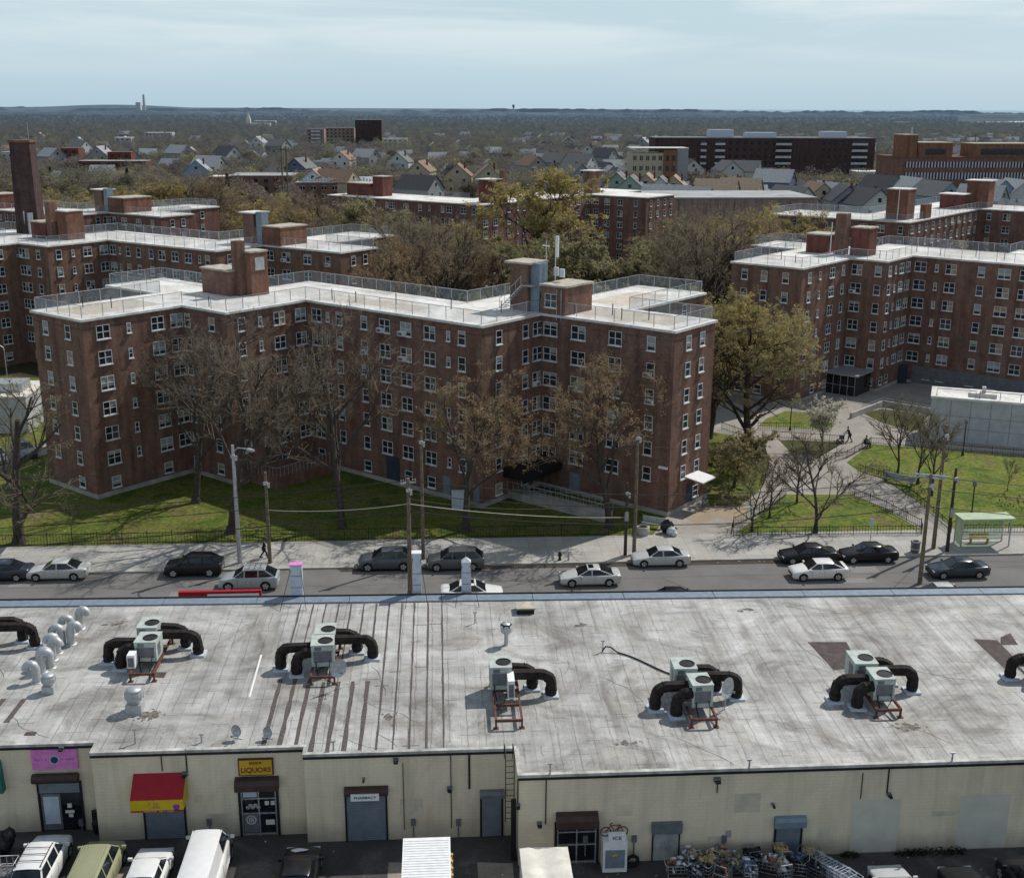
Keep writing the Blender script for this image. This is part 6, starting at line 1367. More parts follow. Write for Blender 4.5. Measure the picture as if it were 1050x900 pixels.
def up_(p, dz): return (p[0], p[1], p[2]-dz)
far_l = (-60, 76, 8.3); far_r = (75, 76.5, 8.6)
for dz, r in ((.2, .03), (1.2, .028), (2.6, .035)):
    wire((-62, 75, PL['c'][2]-dz), up_(PL['c'], dz), .9, f'dark overhead wire from the left edge to the nearer street pole, {["upper", "middle", "lower"][(0.2, 1.2, 2.6).index(dz)]} one', r)
    wire(up_(PL['c'], dz), up_(PL['g'], dz), 1.3, f'dark overhead wire between the nearer pole and the crossarm pole, {["upper", "middle", "lower"][(0.2, 1.2, 2.6).index(dz)]} one', r)
    wire(up_(PL['g'], dz), (80, 76, PL['g'][2]-dz), .9, f'dark overhead wire from the crossarm pole to the right edge, {["upper", "middle", "lower"][(0.2, 1.2, 2.6).index(dz)]} one', r)
for a, b, lb in (('a', 'd', 'wire from the steel light pole to the tall slim pole'), ('d', 'f', 'wire from the tall slim pole to the pale wooden pole'), ('f', 'h', 'wire from the pale wooden pole to the tall brown pole'), ('b', 'c', 'wire crossing the street from the wooden pole to the nearer pole'), ('e', 'c', 'wire crossing the street from the short dark pole'), ('i', 'g', 'wire joining the crossarm pole and the shorter brown pole')):
    wire(up_(PL[a], 1.5), up_(PL[b], 1.6), .8, lb, .02)
wire((-60, 91.5, 7.8), up_(PL['a'], 1.8), .7, 'wire from the left edge to the steel light pole', .022); wire(up_(PL['h'], 1.8), (75, 92, 8), .7, 'wire from the tall brown pole to the right edge', .022)
# pale insulated service lines
wire(up_(PL['c'], 2.0), up_(PL['e'], 3.0), .35, 'pale sheathed cable between the nearer pole and the short dark pole', .02, 'offwhite')
wire(up_(PL['c'], 2.0), up_(PL['b'], 3.2), .3, 'pale sheathed cable slanting to the left of the nearer pole', .018, 'offwhite')
# iron fences
def fence(pts, label, h=1.1, sp=.26, z0=.1, mat='black'):
    a0 = pts[0]; t = T('iron_fence', label, 'fence', (a0[0], a0[1], z0)); m = MB(); rl = MB()
    for a, b in zip(pts, pts[1:]):
        L = hypot(b[0]-a[0], b[1]-a[1]); n = max(1, int(L/sp)); rz = atan2(b[1]-a[1], b[0]-a[0])
        for j in range(n+1):
            x = a[0]+(b[0]-a[0])*j/n-a0[0]; y = a[1]+(b[1]-a[1])*j/n-a0[1]; big = j % 8 == 0
            m.obox((x, y, h/2+(.06 if big else 0)), ((.05,)*2 if big else (.022,)*2)+(h+(.12 if big else 0),), rz)
        for zz in (.16, h-.08): rl.obox(((a[0]+b[0])/2-a0[0], (a[1]+b[1])/2-a0[1], zz), (L, .035, .05), rz)
    m.build('pickets', mat, t); rl.build('rail', mat, t); return t
fence([(-75, SWY+.15), (10.5, SWY+.15), (17.8, SWY+.15)], 'long low black iron fence between the front lawn and the sidewalk')
fence(gp([(750, 549), (752, 541), (783, 527), (806, 509)]), 'low brown iron fence along the plaza corner lawn', .9)
fence(gp([(752, 551), (850, 550), (945, 549), (944, 543), (908, 524), (872, 509)]), 'low iron fence around the front of the corner lawn', .9)
fence(gp([(975, 547), (940, 516), (905, 493), (880, 485)]), 'iron fence along the park lawn beside the slanting path', .9)
fence(gp([(740, 441), (765, 450), (783, 464), (788, 480), (783, 498)]), 'curved iron fence at the edge of the side lawn', .9); fence(gp([(720, 521), (760, 520)]), 'short iron fence behind the plaza paving', .9)
fence(gp([(792, 450), (865, 455), (838, 471)]), 'iron fence round the island lawn', .9); fence(gp([(856, 475), (868, 471), (893, 457)]), 'brown iron fence below the bright walkway', .9)
fence(gp([(777, 441), (852, 443)]), 'thin iron fence in front of the round lawn', .9)
fence(gp([(985, 548), (1100, 548)]), 'iron fence behind the bus shelter', .9); fence(gp([(893, 456), (1060, 470)]), 'thin fence along the upper walkway', .8)
fence(gp([(884, 424), (905, 416), (960, 426)]), 'white grey railing on the low wall near the porch', 1.0, mat='metal')
# low wall near the porch
a, b, c = gp([(872, 430), (905, 417), (960, 426)]); m = MB()
for p_, q_ in ((a, b), (b, c)): L = hypot(q_[0]-p_[0], q_[1]-p_[1]); m.obox(((p_[0]+q_[0])/2, (p_[1]+q_[1])/2, .4), (L, .3, .8), atan2(q_[1]-p_[1], q_[0]-p_[0]))
tag(m.build('garden_wall', 'concrete'), 'low pale concrete wall bending beside the entrance porch', 'wall')
# park lamps
for px, py, pt, lb in ((987, 467, 433, 'black park lamp post before the white container building'), (810, 441, 412, 'black park lamp post on the round lawn'), (996, 528, 497, 'slim park lamp post in the middle of the park lawn'), (9, 400, 357, 'curved street lamp with a bent arm at the left edge')):
    x, y = G(px, py, .1); _, z = W(px, pt, y); t = T('park_lamp', lb, 'lamp post', (x, y, .1)); MB().tube([(0, 0, 0), (0, 0, z-.35)], .06, 6).lathe([(.16, 0), (.12, .3), (.06, .5)], (0, 0, 0), 8).build('post', 'black' if px != 9 else 'metal', t)
    if px == 9: MB().tube([(0, 0, z-.35), (-.1, 0, z), (-.6, 0, z+.35), (-1.2, 0, z+.4)], .07, 6).build('lamp_arm', 'metal', t)
    else: MB().lathe([(.05, z-.35), (.17, z-.25), (.2, z+.1), (.05, z+.25), (0, z+.3)], (0, 0, 0), 10).build('lamp_head', 'greymetal', t)
# bus shelter
x, y = G(1010, 561, .13); t = T('bus_shelter', 'glass bus shelter with a pale green roof on the sidewalk', 'bus shelter', (x, y, .13)); w = 2.1
MB().box(-w-.15, w+.25, -.1, 1.6, 2.45, 2.58).build('canopy', 'palegreen', t)
for xx in (-w, w):
    for yy in (.1, 1.4): MB().box(xx-.05, xx+.05, yy-.05, yy+.05, 0, 2.45).build('post', 'metal', t)
def clear_panel():
    m_, t_, b_ = newmat('clear_panel'); tr = t_.node('ShaderNodeBsdfTransparent'); tr.inputs[0].default_value = (.75, .85, .8, 1); gl = t_.node('ShaderNodeBsdfGlossy'); gl.inputs['Roughness'].default_value = .05; mx = t_.node('ShaderNodeMixShader'); mx.inputs[0].default_value = .12
    t_.l.new(tr.outputs[0], mx.inputs[1]); t_.l.new(gl.outputs[0], mx.inputs[2]); t_.l.new(mx.outputs[0], t_.n['Material Output'].inputs[0]); return m_
M['clear'] = clear_panel()
MB().box(-w+.1, w-.1, 1.38, 1.42, .3, 2.3).build('glass_panel', 'clear', t); MB().box(-w-.02, -w+.02, .16, 1.34, .2, 2.35).build('advert_panel', 'palegreen', t); m = MB().box(-w, w, 1.36, 1.44, .22, .3).box(-w, w, 1.36, 1.44, 2.3, 2.36); m.build('panel_frame', 'metal', t)
MB().box(-.9, .8, .85, 1.25, .45, .5).box(-.85, -.75, .9, 1.2, 0, .45).box(.65, .75, .9, 1.2, 0, .45).box(-.9, .8, 1.2, 1.26, .6, .85).build('bench', 'yellowwood', t)
x, y = G(938, 566, .13); t = T('litter_bin', 'dark cylindrical litter bin on the sidewalk left of the poles', 'litter bin', (x, y, .13)); MB().lathe([(.3, 0), (.36, .1), (.38, .85), (.42, .9), (.42, .98), (.25, 1.0), (.25, .9)], (0, 0, 0), 14).build('barrel', 'greymetal', t); MB().lathe([(.385, .3), (.39, .36), (.385, .42)], (0, 0, 0), 14).build('band', 'metal', t)
x, y = G(574, 574, .13); t = T('fire_hydrant', 'small dark fire hydrant by the kerb', 'fire hydrant', (x, y, .13)); MB().lathe([(.16, 0), (.16, .06), (.11, .08), (.11, .5), (.15, .52), (.13, .66), (.04, .74), (0, .76)], (0, 0, 0), 10).build('barrel', 'black', t); MB().tube([(-.2, 0, .4), (.2, 0, .4)], .06, 8).build('outlet', 'black', t)
for px, lb in ((567, 'left'), (583, 'right')): x, y = G(px, 574, .13); tag(MB().tube([(0, 0, 0), (0, 0, .75)], .08, 8).lathe([(.08, .75), (.05, .82), (0, .83)], (0, 0, 0), 8).build('bollard', 'metal', None, (x, y, .13)), f'{lb} grey bollard guarding the hydrant', 'bollard')
# heaped bags and board at the block corner
for px, py, s, mt, lb in ((684, 546, .75, 'binbag', 'large black rubbish bag heap at the plaza corner'), (688, 549, .5, 'paleplastic', 'small pale bag in front of the black heap'), (659, 548, .5, 'concrete', 'concrete planter block behind the poles')):
    x, y = G(px, py, .1); m = MB()
    if mt == 'concrete': m.lathe([(.5, 0), (.58, .2), (.6, .75), (.5, .8), (.4, .7)], (0, 0, 0), 10)
    else: m.blob((0, 0, s*.8), (s*.85, s*.7, s*.85), 0, int(px), 10, .18).blob((s*.5, -.2, s*.45), (s*.6, s*.5, s*.5), 0, int(px)+1, 9, .2)
    tag(m.build('rubbish_bag' if mt != 'concrete' else 'planter', mt, None, (x, y, .1)), lb, 'rubbish bag' if mt != 'concrete' else 'planter')
x, y = G(669, 541, .1); t = T('park_bench', 'grey bench standing at the corner of the zigzag block', 'bench', (x, y, .1), -.5); MB().box(-1, 1, -.25, .25, .42, .48).build('seat', 'metal', t); MB().box(-1, 1, .22, .28, .5, .95).build('backrest', 'metal', t); [MB().box(a-.04, a+.04, -.22, .22, 0, .42).build('leg', 'greymetal', t) for a in (-.85, .85)]
x, y = G(921, 496, .1); t = T('park_bench', 'long pale bench along the slanting park path', 'bench', (x, y, .1), -.75); MB().box(-1.6, 1.6, -.25, .25, .42, .48).build('seat', 'metal', t); MB().box(-1.6, 1.6, .22, .28, .5, .95).build('backrest', 'metal', t); [MB().box(a-.04, a+.04, -.22, .22, 0, .42).build('leg', 'greymetal', t) for a in (-1.4, 1.4)]
x, y = G(471, 522, .1); tag(MB().box(x-.7, x+.7, y, y+.6, .1, 1.7).box(x-.74, x+.74, y-.03, y+.63, 1.7, 1.78).build('utility_cabinet', 'bluepost'), 'pale grey utility cabinet on the lawn by the block wall', 'cabinet')
x, y = G(893, 562, .1); t = T('bus_stop_sign', 'thin bus stop sign post at the low fence', 'sign', (x, y+.3, .1)); MB().tube([(0, 0, 0), (0, 0, 2.6)], .035, 6).build('post', 'metal', t); MB().box(-.16, .16, -.05, -.02, 1.9, 2.6).build('sign_plate', 'bluepost', t)
# ================================================================== PEOPLE
def skinned(name, verts, edges, radii, mat, parent, sub=2):
    me = bpy.data.meshes.new(name); me.from_pydata(verts, edges, []); me.materials.append(M[mat]); o = bpy.data.objects.new(name, me); COL.objects.link(o)
    md = o.modifiers.new('skin', 'SKIN'); 
    for i, r_ in enumerate(radii): me.skin_vertices[0].data[i].radius = (r_, r_) if not isinstance(r_, tuple) else r_
    me.skin_vertices[0].data[0].use_root = True
    sb = o.modifiers.new('sub', 'SUBSURF'); sb.levels = sub; sb.render_levels = sub; o.parent = parent; return o
def person(label, px, py, rz, pose='walk', top='cloth_dark', z=.13):
    x, y = G(px, py, z); t = T('person', label, 'person', (x, y, z), rz)
    # faces +x ; y is sideways
    def J(*p): return p
    if pose == 'sit':
        hip = .56; kn = [(.45, -.12, .58), (.45, .12, .58)]; an = [(.52, -.12, .16), (.52, .12, .16)]; toe = [(.68, -.12, .10), (.68, .12, .10)]; lean = -.05; hd = [(.42, -.2, .72), (.42, .2, .72)]; el = [(.12, -.27, .78), (.12, .27, .78)]
    elif pose == 'push':
        hip = .93; kn = [(.12, -.1, .5), (-.02, .1, .5)]; an = [(-.08, -.1, .09), (.2-.35, .1, .09)]; an = [(.16, -.1, .09), (-.28, .1, .11)]; toe = [(.32, -.1, .04), (-.14, .1, .04)]; lean = .22; hd = [(.62, -.2, 1.02), (.62, .2, 1.02)]; el = [(.33, -.26, 1.1), (.33, .26, 1.1)]
    else:
        hip = .93; kn = [(.18, -.1, .5), (-.02, .1, .5)]; an = [(.24, -.1, .09), (-.32, .1, .13)]; toe = [(.40, -.1, .05), (-.18, .1, .05)]; lean = .05; hd = [(-.2, -.27, .82), (.26, .27, .86)]; el = [(-.06, -.27, 1.08), (.04, .27, 1.08)]
    ch = hip+.30; sh = hip+.49; nk = hip+.56; hc = hip+.66
    V = [(0, 0, hip), (lean*.4, 0, hip+.15), (lean*.8, 0, ch), (lean, 0, sh), (lean*1.1, 0, nk), (lean*1.2+.02, 0, hc), (lean*1.2+.03, 0, hc+.12)]
    Rr = [(.15, .12), (.13, .105), (.16, .11), (.13, .09), .055, (.085, .075), (.08, .075)]
    E = [(0, 1), (1, 2), (2, 3), (3, 4), (4, 5), (5, 6)]
    for i, s_ in enumerate((-1, 1)):
        b = len(V); V += [(lean, s_*.17, sh-.02), el[i], hd[i]]; Rr += [.06, .045, .035]; E += [(3, b), (b, b+1), (b+1, b+2)]
        hx, hy, hz = hd[i]; V += [(hx+.07, hy, hz-.03), (hx+.12, hy, hz-.07)]; Rr += [.035, .02]; E += [(b+2, b+3), (b+3, b+4)]
        b = len(V); V += [(0, s_*.1, hip-.06), kn[i], an[i], toe[i]]; Rr += [.095, .065, .045, .038]; E += [(0, b), (b, b+1), (b+1, b+2), (b+2, b+3)]
    skinned('body', V, E, Rr, 'skin', t)
    # clothes: slightly larger shells over torso, sleeves and trouser legs
    V2 = V[:4]; R2 = [(.17, .14), (.155, .13), (.18, .13), (.15, .11)]; E2 = [(0, 1), (1, 2), (2, 3)]
    for i, s_ in enumerate((-1, 1)):
        b = len(V2); h_ = hd[i]; e_ = el[i]; V2 += [(lean, s_*.18, sh-.02), e_, tuple(lerp(e_[k], h_[k], .8) for k in range(3))]; R2 += [.08, .062, .05]; E2 += [(3, b), (b, b+1), (b+1, b+2)]
    skinned('jacket', V2, E2, R2, top, t)
    V3 = [(0, 0, hip)]; R3 = [(.165, .135)]; E3 = []
    for i, s_ in enumerate((-1, 1)):
        b = len(V3); V3 += [(0, s_*.1, hip-.06), kn[i], tuple(lerp(kn[i][k], an[i][k], .9) for k in range(3))]; R3 += [.11, .08, .065]; E3 += [(0, b), (b, b+1), (b+1, b+2)]
    skinned('trousers', V3, E3, R3, 'cloth_dark', t)
    MB().blob((lean*1.2+.015, 0, hc+.13), (.105, .098, .10), 0, 1, 10, .05).build('hair', 'hair', t)
    MB().obox((lean*1.2+.115, 0, hc+.06), (.03, .022, .035), 0).build('nose', 'skin', t)
    for i in (0, 1): MB().obox((toe[i][0]-.06, toe[i][1], toe[i][2]), (.24, .09, .08), 0).build('shoe', 'black', t)
    return t, x, y
person('person in dark clothes walking along the sidewalk by the wooden pole', 271, 572, 0.2)
t, x, y = person('person in dark clothes leaning forward and pushing a trolley on the walkway', 871, 453, pi, 'push')
t = T('walking_frame', 'wheeled shopping frame pushed along the bright walkway', 'trolley', (x-.95, y, .13), pi); m = MB()
for s_ in (-.22, .22): m.tube([(-.3, s_, .95), (-.2, s_, .5), (-.2, s_, .1)], .02, 5).tube([(-.2, s_, .5), (.3, s_, .1)], .02, 5)
m.tube([(-.3, -.22, .95), (-.3, .22, .95)], .02, 5); m.build('frame', 'metal', t); MB().box(-.2, .2, -.2, .2, .35, .8).build('bag', 'cloth_blue', t)
for a in (-.2, .3):
    for s_ in (-.22, .22): MB().tube([(a, s_-.02, .09), (a, s_+.02, .09)], .09, 10).build('wheel', 'rubber', t)
t, x, y = person('person in a blue jacket sitting in a wheelchair on the walkway', 888, 459, .3, 'sit', 'cloth_blue')
t = T('wheelchair', 'dark wheelchair on the bright walkway carrying the seated person', 'wheelchair', (x, y, .13), .3)
MB().box(-.2, .25, -.24, .24, .42, .47).build('seat', 'black', t); MB().box(-.24, -.2, -.24, .24, .47, .95).build('backrest', 'black', t)
for s_ in (-.3, .3):
    MB().tube([(.31*cos(2*pi*i/20)-.05, s_, .31+.29*sin(2*pi*i/20)) for i in range(21)], .02, 5, 0, False).build('wheel', 'rubber', t); MB().tube([(.35, s_*.8-.02, .09), (.35, s_*.8+.02, .09)], .09, 10).build('caster', 'rubber', t)
m = MB()
for s_ in (-.26, .26): m.tube([(-.35, s_, .95), (-.22, s_, .9), (-.22, s_, .3), (.35, s_, .3), (.5, s_, .12)], .018, 5).tube([(-.22, s_, .7), (.25, s_, .7), (.25, s_, .3)], .018, 5)
m.build('frame', 'metal', t)
# small white utility building (container like) right of the courtyard
def block(name, label, px0, px1, pyt, Y, dp, mat, cat='building', roof='roofwhite', z0=0, par=True, group=None):
    x0, z1 = W(px0, pyt, Y); x1, _ = W(px1, pyt, Y); t = T(name, label, cat, ((x0+x1)/2, Y, 0), 0, group); w = (x1-x0)/2
    MB().box(-w, w, 0, dp, z0, z1-.2).build('wall', mat, t); MB().box(-w-.15, w+.15, -.15, dp+.15, z1-.2, z1).build('roof', roof, t); return t, w, z1
M['palepanel'] = simple('pale_panel_wall', (.44, .46, .48, 1), .7, 0, .1, 1)
x0, y0 = G(951, 450, .1); x1, _ = G(1075, 459, .1); _, z1 = W(951, 404, y0)
z1 = W(951, 408, y0)[1]; t = T('utility_building', 'low pale panelled utility building with pipework on its roof', 'building', (x0, y0, 0), -R(24)); Lb = 17
MB().box(0, Lb, 0, 5, .1, z1).build('wall', 'palepanel', t); MB().box(-.1, Lb+.1, -.1, 5.1, z1, z1+.25).build('roof', 'roofwhite', t); m = MB()
for i in range(1, 8): m.box(i*2.1-.02, i*2.1+.02, -.02, -.002, .2, z1-.1)
for zz in (1.6, 3.0): m.box(.1, Lb-.1, -.022, -.004, zz, zz+.03)
m.build('panel_joint', 'greymetal', t)
m = MB().tube([(.5, .3, z1+.25), (.5, .3, z1+1.1), (4.6, .3, z1+1.1), (4.6, .3, z1+.25)], .05, 5).tube([(5, .4, z1+1.1), (Lb, .4, z1+1.1)], .05, 5)
for i in range(6): m.tube([(5+i*2.1, .4, z1+.25), (5+i*2.1, .4, z1+1.1)], .04, 5)
m.build('railing', 'bluegrey', t); MB().box(4, 6.8, 1, 3.2, z1+.25, z1+.7).box(5.2, 5.6, 1.4, 1.8, z1+.7, z1+1.4).build('roof_unit', 'offwhite', t)
# grey panelled unit on the left edge
x0, y0 = G(30, 444, .1); _, z1 = W(30, 408, y0); t = T('utility_building', 'low grey panelled building at the left edge beside the side car park', 'building', (x0, y0, 0)); MB().box(-14, 0, 0, 8, .1, z1).build('wall', 'palepanel', t); MB().box(-14.1, .1, -.1, 8.1, z1, z1+.2).build('roof', 'offwhite', t)
m = MB().box(-5, -1, 2, 5, z1+.2, z1+1.2).box(-9, -6, 2, 5, z1+.2, z1+1.4); m.build('roof_unit', 'metal', t)
sheet('side_grass', gp([(32, 408), (48, 404), (50, 452), (34, 458)]), LZ+.03, 'lawn_fresh')
# ================================================================== THE NEIGHBOURHOOD BEYOND
def bwin(t, x0, x1, z0, z1, nx, nz, y=-.02, w=.6, h=.6, mat='glass', frame=True, depth=.05):
    "a row/column grid of windows, each its own part"
    for i in range(nx):
        for j in range(nz):
            cx = x0+(x1-x0)*(i+.5)/nx; cz = z0+(z1-z0)*(j+.5)/nz; a = (x1-x0)/nx*w/2; b = (z1-z0)/nz*h/2
            m = MB().box(cx-a, cx+a, y-depth, y, cz-b, cz+b, 0)
            if frame: m.box(cx-a-.12, cx+a+.12, y-depth*.8, y+.005, cz-b-.12, cz-b-.001, 1).box(cx-a-.12, cx+a+.12, y-depth*.8, y+.005, cz+b+.001, cz+b+.12, 1).box(cx-.05, cx+.05, y-depth-.02, y-depth, cz-b, cz+b, 1)
            m.build('window', [mat, 'frame'], t)
# long dark apartment house
Y = 590
x0, z1 = W(672, 142, Y); x1, _ = W(898, 143, Y); t = T('apartment_building', 'very long dark brick apartment house with white balcony stacks on the skyline', 'building', (x0, Y, 0)); Ld = x1-x0
MB().box(0, Ld, 0, 18, 0, z1).build('wall', 'brick_dark', t); MB().box(-.3, Ld+.3, -.3, 18.3, z1, z1+.5).build('roof', 'greymetal', t)
for px, hw_ in ((721, 3), (738, 5), (803, 8), (881, 8)):
    c = W(px, 150, Y)[0]-x0; w = (W(px+hw_, 150, Y)[0]-W(px, 150, Y)[0]); 
    for j in range(6):
        zz = z1-3.2-j*3.1; 
        if zz > 1: b_ = MB().box(c-w, c+w, -1.4, 0, zz, zz+.25).box(c-w, c+w, -1.45, -1.35, zz, zz+1.1).build('balcony', 'palepanel', t); MB().box(c-w+.3, c+w-.3, -.06, -.01, zz+.3, zz+2.3).build('glass_door', 'glass', b_)
for px0, px1, pyt in ((728, 752, 133), (766, 796, 136), (844, 868, 135)):
    a = W(px0, pyt, Y+5); b = W(px1, pyt, Y+5); MB().box(a[0]-x0, b[0]-x0, 4, 12, z1+.4, a[1]).build('roof_house', 'bluepost', t)
for px0, px1 in ((760, 795), (812, 826), (845, 873)): pass
bwin(t, W(745, 150, Y)[0]-x0, W(797, 150, Y)[0]-x0, 2, z1-.5, 7, 6, w=.45, h=.45, frame=False); bwin(t, W(842, 150, Y)[0]-x0, W(871, 150, Y)[0]-x0, 2, z1-.5, 5, 6, w=.45, h=.45, frame=False)
# cream apartment house with brown section
Y = 520; x0, z1 = W(648, 157, Y); x1, _ = W(706, 157, Y); t = T('apartment_building', 'cream and brown four storey apartment house before the long dark one', 'building', (x0, Y, 0)); L_ = x1-x0
MB().box(0, L_*.56, 0, 14, 0, z1).build('wall', HW[2], t); MB().box(L_*.56+.01, L_*.8, -.8, 14, 0, z1+1.2).build('wall', 'brick_orange', t); MB().box(L_*.8+.01, L_, 0, 14, 0, z1+1.8).build('wall', HW[3], t); MB().box(-.2, L_+.2, .3, 14.2, z1+1.9, z1+2.2).build('roof', 'offwhite', t)
bwin(t, 0, L_*.56, 0, z1, 5, 4, w=.5, h=.5); bwin(t, L_*.57, L_*.79, 0, z1, 2, 4, y=-.85, w=.5, h=.5, frame=False)
# orange brick school
Y = 455; x0, z0_ = W(920, 165, Y); x1 = W(1075, 165, Y)[0]; L_ = x1-x0; t = T('school_building', 'wide orange brick school with two long window bands', 'building', (x0, Y, 0))
zt = W(912, 162, Y)[1]; MB().box(0, L_, 0, 22, 0, zt).build('wall', 'brick_b', t); MB().box(-.2, L_+.2, -.2, 22, zt, zt+.4).build('roof', 'brick_light', t)
for pa, pb in ((166, 172), (177, 184)):
    za = W(950, pa, Y)[1]; zb = W(950, pb, Y)[1]; a = W(928, 170, Y)[0]-x0; n = 46
    for i in range(n):
        xx = a+(L_-a)*i/n; wv = (L_-a)/n*.8; m = MB().box(xx, xx+wv*.5, -.06, -.01, zb, za, 0).box(xx+wv*.5+.001, xx+wv, -.08, -.005, zb, za, 1); m.build('window', ['glass', 'bluepost'], t)
for px0, px1, pyt, pyb, nm, mt in ((929, 942, 139, 162, 'stair_tower', 'brick_orange'), (942, 978, 147, 162, 'upper_storey', 'brick_orange'), (999, 1075, 148, 164, 'upper_storey', 'brick_orange')):
    a, za = W(px0, pyt, Y+2); b, _ = W(px1, pyt, Y+2); o = MB().box(a-x0, b-x0-.05, 2, 14, zt+.3, za).build(nm, mt, t); MB().box(a-x0-.15, b-x0+.1, 1.8, 14.2, za, za+.35).build('coping', 'cap', o)
    if nm == 'upper_storey': MB().box(a-x0+3, b-x0-3, 1.9, 1.98, zt+1.2, zt+3.4).build('window_band', 'glass', o)
MB().tube([(W(941, 140, Y)[0]-x0, 6, zt), (W(941, 140, Y)[0]-x0, 6, W(941, 131, Y)[1])], .35, 8).build('flue_pipe', 'silver', t)
# long pink grey warehouse wall
Y = 300; x0, z1 = W(668, 204, Y); x1, z1b = W(838, 208, Y); t = T('warehouse', 'long blank pink grey brick warehouse wall behind the bare trees', 'warehouse', (x0, Y, 0)); L_ = x1-x0
MB().box(0, L_, 0, 26, 0, z1).build('wall', 'pinkwall', t); MB().box(-.2, L_+.2, -.2, 26, z1, z1+.35).build('roof', 'roofgrey', t)
m = MB()
for i in range(1, 12): m.box(L_*i/12-.06, L_*i/12+.06, -.09, -.005, .2, z1-.8)
m.build('pilaster', 'brick_b', t)
# other blocks: (px0, px1, py top, Y, depth, wall, roof, label)
BL = [(364, 391, 123, 1150, 20, 'brick_dark', 'greymetal', 'dark square tower block standing above the tree line'),
 (314, 332, 132, 1120, 20, 'pinkwall', 'greymetal', 'brown apartment house with white balconies left of the dark tower'),
 (333, 363, 131, 1180, 20, 'pinkwall', 'greymetal', 'long brown apartment house beside the dark tower'),
 (148, 176, 136, 930, 16, 'palepanel', 'offwhite', 'low pale flat building in the distant trees on the left'),
 (117, 134, 141, 800, 14, 'palepanel', 'offwhite', 'small pale flat roofed building on the far left'),
 (260, 282, 124, 1500, 30, 'palepanel', 'offwhite', 'long white roofed hall in the distance'),
 (214, 232, 181, 370, 10, 'brick_b', 'roofwhite', 'low brick shop row with a white roof, left of the curved roof'),
 (234, 300, 180, 390, 24, 'brick_b', 'roofgrey', 'low workshop with a dark grey flat roof'),
 (303, 394, 187, 350, 40, 'brick_b', 'roofgrey', 'wide flat roofed store with a rail of white vents'),
 (62, 80, 152, 400, 12, 'brick_red', 'brick_light', 'red brick corner house beyond the boiler chimney'),
 (110, 134, 156, 390, 10, 'brick_red', 'brick_light', 'red brick roof house of the old factory'),
 (80, 150, 165, 388, 12, 'brick_red', 'roofgrey', 'low red brick old factory beyond the third block'),
 (392, 418, 142, 640, 8, 'offwhite', 'offwhite', 'bright white gable end hall above the houses'),
 (560, 592, 187, 345, 12, 'palepanel', 'roofgrey', 'pale low building behind the tall yellow tree'),
 (730, 795, 172, 440, 16, 'palepanel', 'roofgrey', 'grey flat roofed garages below the long dark house'),
 (880, 925, 176, 430, 12, 'palepanel', 'roofwhite', 'pale workshop row before the orange school'),
 (610, 672, 200, 420, 12, 'palepanel', 'roofgrey', 'grey row of garages beside the warehouse'),
 (0, 14, 156, 480, 12, 'palepanel', 'roofgrey', 'grey building at the far left beyond the chimney'),
 (1000, 1050, 118, 5200, 60, 'palepanel', 'offwhite', 'pale terminal building on the shore at the horizon'),
 (920, 933, 125, 1500, 20, 'palepanel', 'offwhite', 'small pale building in the trees above the school')]
for px0, px1, pyt, Y, dp, mt, rf, lb in BL:
    if 'tower' not in lb and 'apartment' not in lb and 'terminal' not in lb: Y = G((px0+px1)/2, pyt, {'corner': 11, 'roof house': 11}.get(lb.split(' ')[2] if 'roof house' not in lb else 'roof house', 8.) if Y < 460 else 8.)[1]
    t, w, z1 = block('flat_roofed_building', lb, px0, px1, pyt, Y, dp, mt, 'building', rf)
    n = max(2, int(w*2/4)); nz = max(1, min(5, int(z1/3.2)))
    if w*2/n*1200/Y > 3: bwin(t, -w+.5, w-.5, 1, z1-.6, min(n, 12), nz, w=.4, h=.45, frame=Y < 500)
    if 'balconies' in lb:
        for j in range(4): MB().box(-w*.5, w*.6, -1.2, -.02, z1-3-j*3.2, z1-1.8-j*3.2).build('balcony', 'bluepost', t)
# vents on the wide store
t0 = [o_ for o_ in COL.objects if o_.get('label') == 'wide flat roofed store with a rail of white vents'][0]
m = MB(); rr = random.Random(8)
for i in range(24): x = -14+28*i/23; m.box(x-.35, x+.35, 1.5, 2.2, 0, 1.0+rr.random()*.8)
o = m.build('roof_vents', 'bluepost', t0); o.location = (0, 0, 8.)
